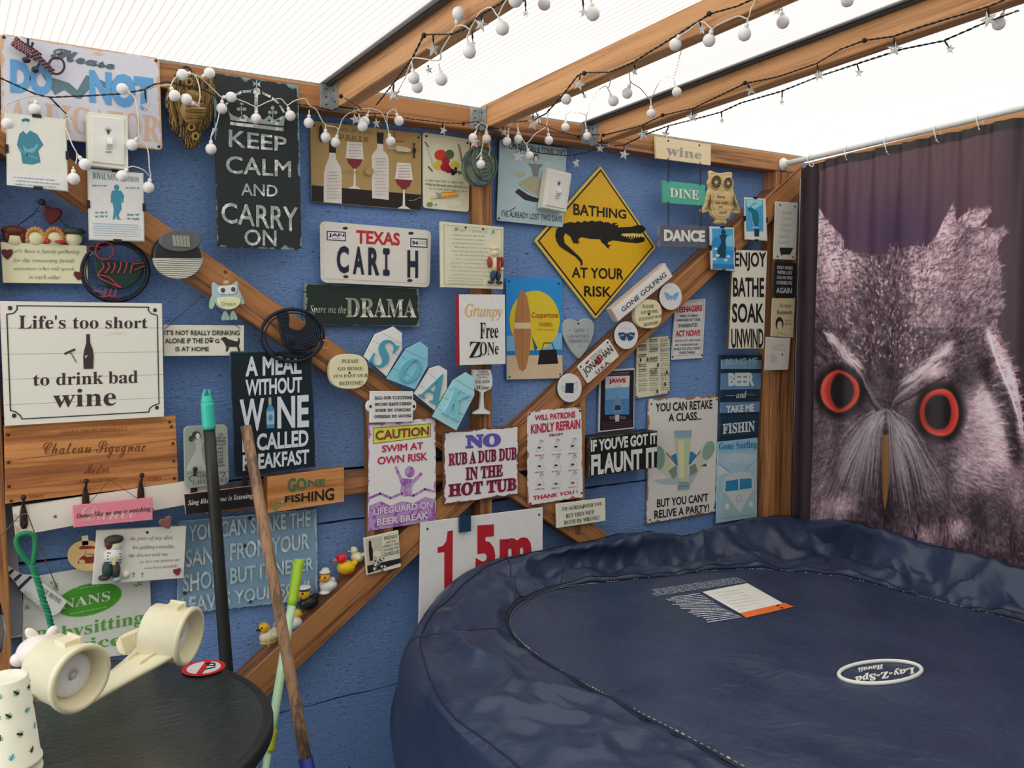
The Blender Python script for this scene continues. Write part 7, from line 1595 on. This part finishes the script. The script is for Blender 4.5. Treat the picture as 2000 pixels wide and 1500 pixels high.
bug.build('bug_print', r)
# ceramic pig
c = PY(72, 1272, .50); r = empty('ceramic_pig', (c.x, c.y, TZ+.003), 'small white ceramic pig behind the front cup holder', 'ornament'); PG = plain('#ddd0cb', .3)
def E_(nm, dx_, dy_, dz_, rad, mat=PG, rot=0):
    mb = MB(); mb.ball(c+Vector((dx_, dy_, dz_)), rad, mat, 18, 14, Matrix.Rotation(math.radians(rot), 3, 'Y')); mb.build(nm, r, True)
E_('body', .02, .01, -.018, (.042, .034, .040)); E_('head', .002, -.012, .002, (.034, .03, .027)); E_('snout', -.028, -.018, -.002, (.012, .012, .011)); E_('ear', -.006, -.005, .030, (.008, .006, .014), PG, -35); E_('ear', .022, -.004, .028, (.008, .006, .012), PG, 35)
for k in range(4): E_('spot', .022+.007*(k % 2), -.0405+.0015*(k % 2), .006-.008*(k//2), (.0018, .0018, .0026), plain('#3a2c26'))
for sx in (-1, 1): E_('foot', .02+sx*.022, -.008, -.058, (.012, .014, .022))
# wine glass at the left edge
c = PZ(-28, 1385, TZ+.002); c.y += .02; r = empty('drinking_glass', (c.x, c.y, TZ+.001), 'clear wine glass cut off by the left edge behind the cups', 'glass')
gm_ = bpy.data.materials.new('clear_glass'); gm_.use_nodes = True; b = gm_.node_tree.nodes['Principled BSDF']; b.inputs['Transmission Weight'].default_value = 1; b.inputs['Roughness'].default_value = .02; b.inputs['IOR'].default_value = 1.45
mb = MB(); mb.lathe([(.032, 0), (.032, .002), (.004, .006), (.0035, .07), (.012, .078), (.032, .10), (.040, .13), (.036, .165), (.032, .185), (.0308, .185), (.0345, .165), (.0385, .13), (.0305, .101), (.010, .081), (.001, .079)], gm_, Matrix.Translation((c.x, c.y, TZ+.001)), 32); mb.build('bowl', r, True)

# ================================================================ POLES LEANING ON THE WALL
def pole(name, label, cat, a, b_, parts):
    """parts: (part name, t0, t1, r0, r1, material) along the line a-b_"""
    a, b_ = Vector(a), Vector(b_); r = empty(name, (b_.x, b_.y, b_.z), label, cat)
    for nm, t0, t1, r0, r1, m in parts:
        mb = MB(); P0, P1 = a.lerp(b_, t0), a.lerp(b_, t1); n = 8; mb.tube([P0.lerp(P1, i/n) for i in range(n+1)], [r0+(r1-r0)*i/n for i in range(n+1)], m, 16); mb.build(nm, r, True)
    return r
def toground(a, b_):
    d = (b_-a); return a+d*((.012-a.z)/d.z)
A0, B0 = PY(403, 764, .125), PY(441, 1285, .135); G = toground(A0, B0)
L_ = (G-A0).length; TQ = plain('#37b5a2', .35)
r = pole('parasol_pole', 'tall black pole with a turquoise end cap standing behind the table', 'pole', A0, G, [('pole', .075/L_, 1, .0125, .0165, BK), ('cap', .024/L_, .083/L_, .0138, .0145, TQ), ('cap', .010/L_, .024/L_, .010, .0138, TQ)])
d_ = (G-A0).normalized(); mb = MB(); mb.tube([A0+Vector((.008, 0, -.012)), A0+Vector((.006, 0, .003)), A0+Vector((-.003, 0, .004)), A0+Vector((-.007, 0, -.010)), A0+Vector((-.008, 0, -.03))], .0028, TQ, 8); mb.build('hanging_loop', r, True)
WD = wood('#9c7a5c', '#6a5040', 'old_ash_handle', .8, along='z', knots=False)
A1, B1 = PY(480, 832, .115), PY(600, 1500, .34); G1 = toground(A1, B1); L1 = (G1-A1).length
t_blue = (PY(594, 1482, .335)-A1).length/L1
pole('wooden_broom', 'long weathered wooden broom handle leaning across the MEAL sign', 'handle', A1, G1, [('handle', 0, t_blue+.01, .0118, .0128, WD), ('blue_socket', t_blue, .97, .0155, .018, plain('#1f2f86', .4)), ('broom_head', .965, 1, .03, .045, plain('#1f2f86', .6))])
A2, B2 = PY(584, 1094, .095), PY(519, 1500, .26); G2 = toground(A2, B2); L2 = (G2-A2).length
tt_ = lambda y: (y-1094)/(1500-1094)*(B2-A2).length/L2
LM = plain('#9bc232', .35); MT = plain('#b5dcb4', .35); YG = plain('#b9bf2c', .35)
r = pole('broom_handle', 'thin mint green broom handle with a lime grip, leaning under the ducks', 'handle', A2, G2, [('grip', 0, tt_(1190), .0135, .0105, LM), ('tube', tt_(1188), tt_(1432), .0098, .0102, MT), ('collar', tt_(1430), tt_(1470), .0125, .0118, YG), ('lower_tube', tt_(1468), 1, .0078, .0085, MT)])
mb = MB(); mb.ball(A2+Vector((.002, -.0085, -.018)), (.0045, .004, .007), plain('#26301a'), 10, 8); mb.build('hanging_hole', r)
mb = MB(); mb.tube([A2+Vector((.002, -.013, -.016)), PY(552, 1180, .112), PY(530, 1235, .10), PY(524, 1262, .085)], .0013, plain('#d5d2a8'), 5); mb.build('cord', r)

# ================================================================ STRING LIGHTS
WC = plain('#c9c6bc', .45); BULB, nt, b = newmat('frosted_globe'); b.inputs['Base Color'].default_value = (.86, .85, .86, 1); b.inputs['Roughness'].default_value = .35; b.inputs['Subsurface Weight'].default_value = 0
clear2 = bpy.data.materials.new('clear_acrylic'); clear2.use_nodes = True; b = clear2.node_tree.nodes['Principled BSDF']; b.inputs['Base Color'].default_value = (.92, .93, .95, 1); b.inputs['Roughness'].default_value = .25; b.inputs['Transmission Weight'].default_value = .6; b.inputs['IOR'].default_value = 1.4
BW = plain('#191b1c', .5)
def P3(q):
    k, v, x, y = q; return {'Y': PY, 'X': PX}[k](x, y, v)
XR1, XR1u, XR2u, XR3u = .808, .812, 1.216, 1.618
wl = lambda x, y, o=.100: ('Y', o, x, y)
# (bulb centre, where its stalk leaves the cable)
R = 'X'
bulbs = [(wl(15, 242), wl(12, 205)), (wl(68, 214), wl(72, 188)), (wl(166, 321, .12), wl(150, 300, .12)), (wl(144, 349, .12), wl(143, 325, .12)), (wl(258, 283, .11), wl(272, 265, .11)), (wl(239, 344, .13), wl(250, 328, .13)), (wl(290, 366, .12), wl(294, 345, .12)), (wl(239, 174), wl(262, 190)),
         (wl(356, 146, .115), wl(372, 143, .115)), (wl(409, 143, .115), wl(392, 152, .115)), (wl(341, 187, .13), wl(333, 168, .13)), (wl(364, 194, .13), wl(386, 208, .13)), (wl(412, 291, .11), wl(412, 268, .11)), (wl(433, 212), wl(434, 195)), (wl(451, 190), wl(437, 190)), (wl(500, 232), wl(501, 210)), (wl(567, 226), wl(561, 205)), (wl(603, 240), wl(604, 215)), (wl(636, 268), wl(636, 245)), (wl(655, 278), wl(662, 250)), (wl(712, 237, .11), wl(722, 215, .11)), (wl(708, 247, .13), wl(700, 222, .12)), (wl(763, 276, .11), wl(755, 240, .11)), (wl(779, 236, .115), wl(771, 212, .115))]
b2 = [((R, XR1u-.01, 808, 152), (R, XR1u-.01, 804, 120)), ((R, XR1u+.02, 815, 170), (R, XR1u+.02, 810, 140)), ((R, XR1u, 862, 155), (R, XR1u, 857, 125)), ((R, XR1u, 917, 101), (R, XR1u, 912, 72)), ((R, XR1-.004, 896, 26), (R, XR1-.004, 890, 55)), ((R, XR1u, 981, 55), (R, XR1u, 972, 30)), ((R, XR1u, 1007, 0), (R, XR1u, 1003, -20)), ((R, XR1u+.12, 1063, 7), (R, XR1u+.12, 1060, -15)), ((R, XR1u+.14, 1158, 27), (R, XR1u+.14, 1155, 0))]
b3 = [(wl(924, 269), wl(935, 248)), (wl(950, 271), wl(952, 245)), (wl(990, 276), wl(994, 250)), (wl(1012, 272), wl(1011, 248)), (wl(939, 321, .12), wl(940, 296, .12)), (wl(1034, 304, .11), wl(1028, 282, .11)), (wl(1072, 274), wl(1070, 248)), (wl(1104, 249), wl(1105, 225)), (wl(1147, 266, .115), wl(1143, 238, .115)), ((R, XR2u, 1106, 194), (R, XR2u, 1096, 186)), ((R, XR2u+.05, 1198, 197), (R, XR2u+.05, 1188, 175)), ((R, XR2u+.07, 1225, 182), (R, XR2u+.07, 1232, 160)), ((R, 1.52, 1272, 222), (R, 1.52, 1271, 195)), ((R, 1.54, 1322, 180), (R, 1.54, 1315, 150)), ((R, XR2u-.01, 1319, 87), (R, XR2u-.01, 1326, 70)), ((R, XR2u, 1385, 79), (R, XR2u, 1390, 58)), ((R, XR2u, 1454, 67), (R, XR2u, 1461, 38)), ((R, XR2u+.1, 1529, 43), (R, XR2u+.1, 1527, 12)), ((R, XR2u+.2, 1655, 1), (R, XR2u+.2, 1650, -20)), ((R, XR3u+.02, 1951, 46), (R, XR3u+.02, 1962, 20))]
def globe_string(label, items, cables, grp='white globe string lights'):
    p0 = P3(items[0][0]); r = empty('globe_light_string', tuple(p0), label, 'string lights', grp)
    for (bc, st_) in items:
        c, s_ = P3(bc), P3(st_); d = (s_-c).normalized(); rad = .0118; mb = MB(); Q = Matrix.Translation(c) @ d.to_track_quat('Z', 'Y').to_matrix().to_4x4()
        n = 10; prof = [(max(.0004, rad*math.sin(math.pi*i/n)), -rad*math.cos(math.pi*i/n)) for i in range(n)]+[(.0042, rad*.98), (.0038, rad+.006), (.001, rad+.007)]
        mb.lathe(prof, BULB, Q, 16); o_ = mb.build('globe', r, True)
        mb = MB(); mb.tube([c+d*(rad+.004), c.lerp(s_, .6)+Vector((0, 0, .002)), s_], .0016, WC, 6); mb.build('stalk', o_, True)
    mb = MB()
    for cb_ in cables:
        P = [P3(q) for q in cb_]; out = []
        for i in range(len(P)-1):
            p0_, p1_, p2_, p3_ = P[max(i-1, 0)], P[i], P[i+1], P[min(i+2, len(P)-1)]
            for k in range(6): t = k/6; out.append(.5*((2*p1_)+(p2_-p0_)*t+(2*p0_-5*p1_+4*p2_-p3_)*t*t+(-p0_+3*p1_-3*p2_+p3_)*t**3))
        out.append(P[-1]); mb.tube(out, .0013, WC, 6)
    mb.build('cable', r, True); return r
X1, X1u, X2u = XR1, XR1u, XR2u
globe_string('white string of frosted globe bulbs draped over the signs at top left', bulbs, [[wl(5, 222), wl(12, 205), wl(40, 193), wl(72, 187), wl(100, 195), wl(118, 225), wl(140, 280, .12), wl(150, 300, .12), wl(148, 320, .12)], [wl(72, 187), wl(72, 195)], [wl(240, 175), wl(262, 190, .11), wl(270, 230, .12), wl(272, 265, .12), wl(288, 290, .12), wl(292, 330, .12), wl(294, 345, .12), wl(280, 332, .13), wl(260, 325, .13), wl(250, 328, .13)], [wl(262, 190), wl(300, 170), wl(330, 166, .12), wl(333, 168, .13)], [wl(333, 168, .13), wl(345, 150, .12), wl(372, 143, .115), wl(385, 155, .12), wl(391, 185, .13), wl(388, 208, .13), wl(400, 212, .12)], [wl(372, 143, .115), wl(392, 152, .115), wl(420, 178), wl(434, 190), wl(460, 193), wl(480, 200), wl(501, 208), wl(525, 198), wl(548, 193), wl(561, 205), wl(575, 197), wl(596, 193), wl(604, 205), wl(618, 215), wl(634, 242), wl(655, 248), wl(662, 252), wl(668, 235), wl(680, 222), wl(700, 215, .11), wl(722, 212, .11), wl(745, 220, .11), wl(755, 240, .11), wl(757, 222, .11), wl(771, 212, .115)], [wl(434, 190), wl(424, 240, .11), wl(412, 268, .11), wl(417, 250, .11)]])
globe_string('white string of frosted globe bulbs wound along the left rafter', b2, [[wl(771, 212, .115), (R, X1u-.01, 775, 185), (R, X1u-.01, 792, 150), (R, X1u-.01, 804, 120), (R, X1u-.02, 812, 113), (R, X1u, 857, 118), (R, X1u-.01, 862, 100), (R, X1-.004, 882, 66), (R, X1-.004, 890, 52), (R, X1-.004, 905, 50), (R, X1u, 918, 60), (R, X1u, 912, 72), (R, X1u, 925, 45), (R, X1u, 940, 22), (R, X1u, 960, 15), (R, X1u, 972, 30), (R, X1u, 984, 8), (R, X1u, 1003, -20)], [(R, X1u, 1003, -20), (R, X1u+.06, 1030, -30), (R, X1u+.12, 1060, -15), (R, X1u+.14, 1110, -18), (R, X1u+.14, 1155, 0)]])
globe_string('white string of frosted globe bulbs looped around the middle and right rafters', b3, [[wl(928, 250), wl(940, 240), wl(952, 243), wl(962, 240), wl(982, 236), wl(994, 245), wl(1006, 233), wl(1011, 246), wl(1016, 262), wl(1028, 280, .11), wl(1045, 262, .105), wl(1066, 247), wl(1070, 225), wl(1074, 205, .12), wl(1088, 188, .13), wl(1100, 198, .12)], [wl(952, 243), wl(945, 270, .12), wl(940, 296, .12), wl(930, 310, .12)], [wl(1105, 225), wl(1112, 220), wl(1128, 219, .12), wl(1145, 226, .12), wl(1143, 238, .115), wl(1150, 212, .14), wl(1165, 180, .18), (R, XR2u+.03, 1182, 168), (R, XR2u+.04, 1188, 172), (R, XR2u+.04, 1196, 150), (R, XR2u+.03, 1212, 136), (R, XR2u+.05, 1228, 142), (R, XR2u+.07, 1232, 160), (R, 1.4, 1250, 172), (R, 1.52, 1266, 190), (R, 1.52, 1272, 192), (R, 1.52, 1285, 165), (R, 1.54, 1300, 150), (R, 1.54, 1316, 150), (R, 1.4, 1330, 100), (R, XR2u+.02, 1340, 72)], [(R, XR2u, 1326, 70), (R, XR2u, 1345, 60), (R, XR2u, 1370, 42), (R, XR2u, 1390, 56), (R, XR2u, 1400, 50), (R, XR2u, 1440, 32), (R, XR2u, 1461, 36), (R, XR2u, 1468, 15), (R, XR2u+.04, 1490, -12), (R, XR2u+.1, 1527, 12)], [(R, XR3u+.02, 1962, 20), (R, XR3u+.02, 1970, -10)]])
# black cable with acrylic stars
blk = [[wl(-20, 138), wl(0, 152), wl(70, 184), wl(97, 190), wl(170, 187), wl(240, 183), wl(281, 175), wl(300, 165, .105), wl(325, 160, .11), wl(400, 176, .105), wl(434, 196), wl(480, 208, .098), wl(540, 204, .098), wl(585, 204, .098), wl(618, 208, .098), wl(648, 216, .098), wl(685, 200, .098), wl(700, 220, .098), wl(745, 222, .098), wl(800, 232, .098), wl(870, 240, .098), wl(905, 241), wl(932, 237), wl(950, 250), wl(985, 262), wl(1013, 290, .1), wl(1060, 300, .1), wl(1110, 304, .1), wl(1145, 298, .1), wl(1175, 285)],
       [wl(985, 240), wl(1040, 235), wl(1090, 256), wl(1130, 266), wl(1165, 263), wl(1180, 264)],
       [(R, X1-.006, 674, 192), (R, X1-.006, 700, 208), wl(706, 214)],
       [(R, X1u, 735, 205), (R, X1u, 768, 163), (R, X1-.004, 806, 112), (R, X1-.006, 828, 68), (R, X1-.006, 846, 67), (R, X1-.006, 880, 67), (R, X1u, 905, 58), (R, X1u, 940, 28), (R, X1u, 980, 5), (R, X1u, 1010, -20)],
       [wl(1041, 235), (R, X2u-.03, 1066, 222), (R, X2u-.02, 1098, 187), (R, XR2u+.006, 1128, 148), (R, XR2u+.006, 1141, 142), (R, XR2u+.006, 1190, 141), (R, X2u, 1236, 122), (R, X2u, 1310, 76), (R, XR2u+.006, 1387, 27), (R, XR2u+.006, 1440, 12), (R, XR2u+.006, 1500, -15)],
       [(R, 1.592, 1178, 264), (R, 1.592, 1240, 249), (R, 1.592, 1256, 244), (R, 1.592, 1292, 226), (R, 1.592, 1355, 211), (R, 1.592, 1455, 163), (R, 1.592, 1520, 150), (R, 1.592, 1595, 124), (R, 1.592, 1640, 97), (R, 1.592, 1688, 79), (R, 1.592, 1745, 71), (R, 1.592, 1800, 52), (R, 1.592, 1930, 13), (R, 1.592, 1980, -8)],
       [wl(1200, 285), (R, 1.63, 1219, 283), (R, XR3u, 1262, 262), (R, XR3u, 1305, 246), (R, XR3u, 1356, 233), (R, XR3u, 1408, 219), (R, XR3u, 1447, 201), (R, XR3u, 1527, 178), (R, XR3u, 1597, 150), (R, XR3u, 1685, 121), (R, XR3u, 1762, 96), (R, XR3u, 1842, 80), (R, XR3u, 1920, 46), (R, XR3u, 1990, 20)]]
stars = [(wl(135, 228), wl(97, 190), 12), (wl(286, 208), wl(283, 176), 13), (wl(694, 233, .11), wl(700, 220, .098), 13), (wl(735, 241, .11), wl(732, 222, .1), 13), (wl(866, 255), wl(864, 239), 12), (wl(926, 278, .11), wl(936, 246, .1), 15), (wl(985, 258, .11), wl(980, 240, .1), 10), (wl(1013, 306, .1), wl(1019, 284, .1), 15), (wl(1125, 318, .1), wl(1122, 304, .1), 14), (wl(1041, 241, .11), wl(1041, 222, .11), 16), (wl(1052, 232, .13), wl(1048, 220, .13), 13), (wl(1172, 290, .11), wl(1176, 268, .11), 10),
         ((R, X1u-.01, 846, 96), (R, X1u-.01, 846, 68), 19), ((R, X1u, 768, 184), (R, X1u, 769, 164), 17), ((R, X1u+.02, 838, 137), (R, X1u+.02, 836, 128), 10), ((R, X1u, 940, 48), (R, X1u, 941, 26), 18), ((R, X1u, 924, 86), (R, X1u, 922, 62), 11), ((R, X1u+.12, 1027, 26), (R, X1u+.12, 1026, -2), 9), ((R, X1u+.13, 1140, 24), (R, X1u+.13, 1138, -4), 12),
         ((R, XR2u-.004, 1131, 166), (R, XR2u+.006, 1133, 144), 14), ((R, X2u, 1142, 188), (R, X2u, 1138, 180), 7), ((R, X2u+.03, 1239, 140), (R, X2u+.03, 1239, 120), 12), ((R, X2u, 1371, 58), (R, X2u, 1366, 40), 13), ((R, X2u+.08, 1518, 20), (R, X2u+.08, 1516, -5), 13),
         ((R, 1.6, 1256, 262), (R, 1.592, 1256, 245), 15), ((R, 1.6, 1352, 228), (R, 1.592, 1353, 212), 14), ((R, 1.6, 1467, 176), (R, 1.592, 1460, 165), 14), ((R, 1.6, 1599, 146), (R, 1.592, 1596, 126), 15), ((R, 1.6, 1747, 96), (R, 1.592, 1746, 73), 16), ((R, 1.6, 1931, 38), (R, 1.592, 1930, 14), 17),
         ((R, XR3u, 1219, 302), (R, 1.63, 1219, 284), 13), ((R, XR3u, 1300, 262), (R, XR3u, 1306, 247), 12), ((R, XR3u, 1410, 236), (R, XR3u, 1409, 219), 8), ((R, XR3u, 1527, 200), (R, XR3u, 1528, 179), 8), ((R, XR3u, 1678, 142), (R, XR3u, 1674, 124), 11), ((R, XR3u, 1856, 96), (R, XR3u, 1845, 80), 11)]
r = empty('star_light_string', tuple(P3(wl(0, 152))), 'black twisted cable with clear acrylic star lights along the wall top and all rafters', 'string lights')
for j, cb_ in enumerate(blk):
    P = [P3(q) for q in cb_]; out = []
    for a_, b_ in zip(P, P[1:]):
        n = max(1, int((b_-a_).length/.004))
        for k in range(n): out.append(a_.lerp(b_, k/n))
    out.append(P[-1]); mb = MB()
    for ph in (0, math.pi): mb.tube([p+Vector((.0010*math.cos(i*.9+ph), .0010*math.sin(i*.9+ph), .0010*math.sin(i*.9+ph))) for i, p in enumerate(out)], .0011, BW, 4)
    mb.build('cable', r, True)
for i, (c_, a_, sz) in enumerate(stars):
    c, a = P3(c_), P3(a_); k = (c-CAM).length/FPX*sz*.85; nrm = (CAM-c).normalized(); rx_ = nrm.cross(Vector((0, 0, 1))).normalized(); tw_ = rs.uniform(-.9, .9); ux = (rx_*math.cos(tw_)+nrm*math.sin(tw_)); uz = Vector((0, 0, 1)); nn_ = ux.cross(uz)
    vs = []; t_ = rs.uniform(-.3, .3)
    for k_ in range(10): q = math.pi/2+t_+math.pi*k_/5; rr_ = k if k_ % 2 == 0 else k*.42; vs.append(c+ux*rr_*math.cos(q)+uz*rr_*math.sin(q))
    vs += [c+nn_*.004, c-nn_*.004]; mb = MB(); mb.add(vs, [(k_, (k_+1) % 10, 10) for k_ in range(10)]+[((k_+1) % 10, k_, 11) for k_ in range(10)], clear2); o_ = mb.build('star', r)
    mb = MB(); mb.tube([a, a.lerp(c, .5)], .0018, BW, 6); mb.tube([a.lerp(c, .5), a.lerp(c, .85)], .0012, BW, 6); mb.build('lamp_holder', o_, True)
mb = MB()
for q in ((R, X1-.008, 666, 188), (R, X1-.008, 828, 69), (R, XR2u+.004, 1141, 143), (R, XR2u+.004, 1385, 27), (R, 1.588, 1178, 264), (R, 1.588, 1294, 225), (R, 1.588, 1455, 162), (R, 1.588, 1688, 79), wl(905, 241, .1), wl(1130, 266, .1)): mb.ball(P3(q), .0052, BW, 8, 6)
mb.build('cable_clip', r, True)
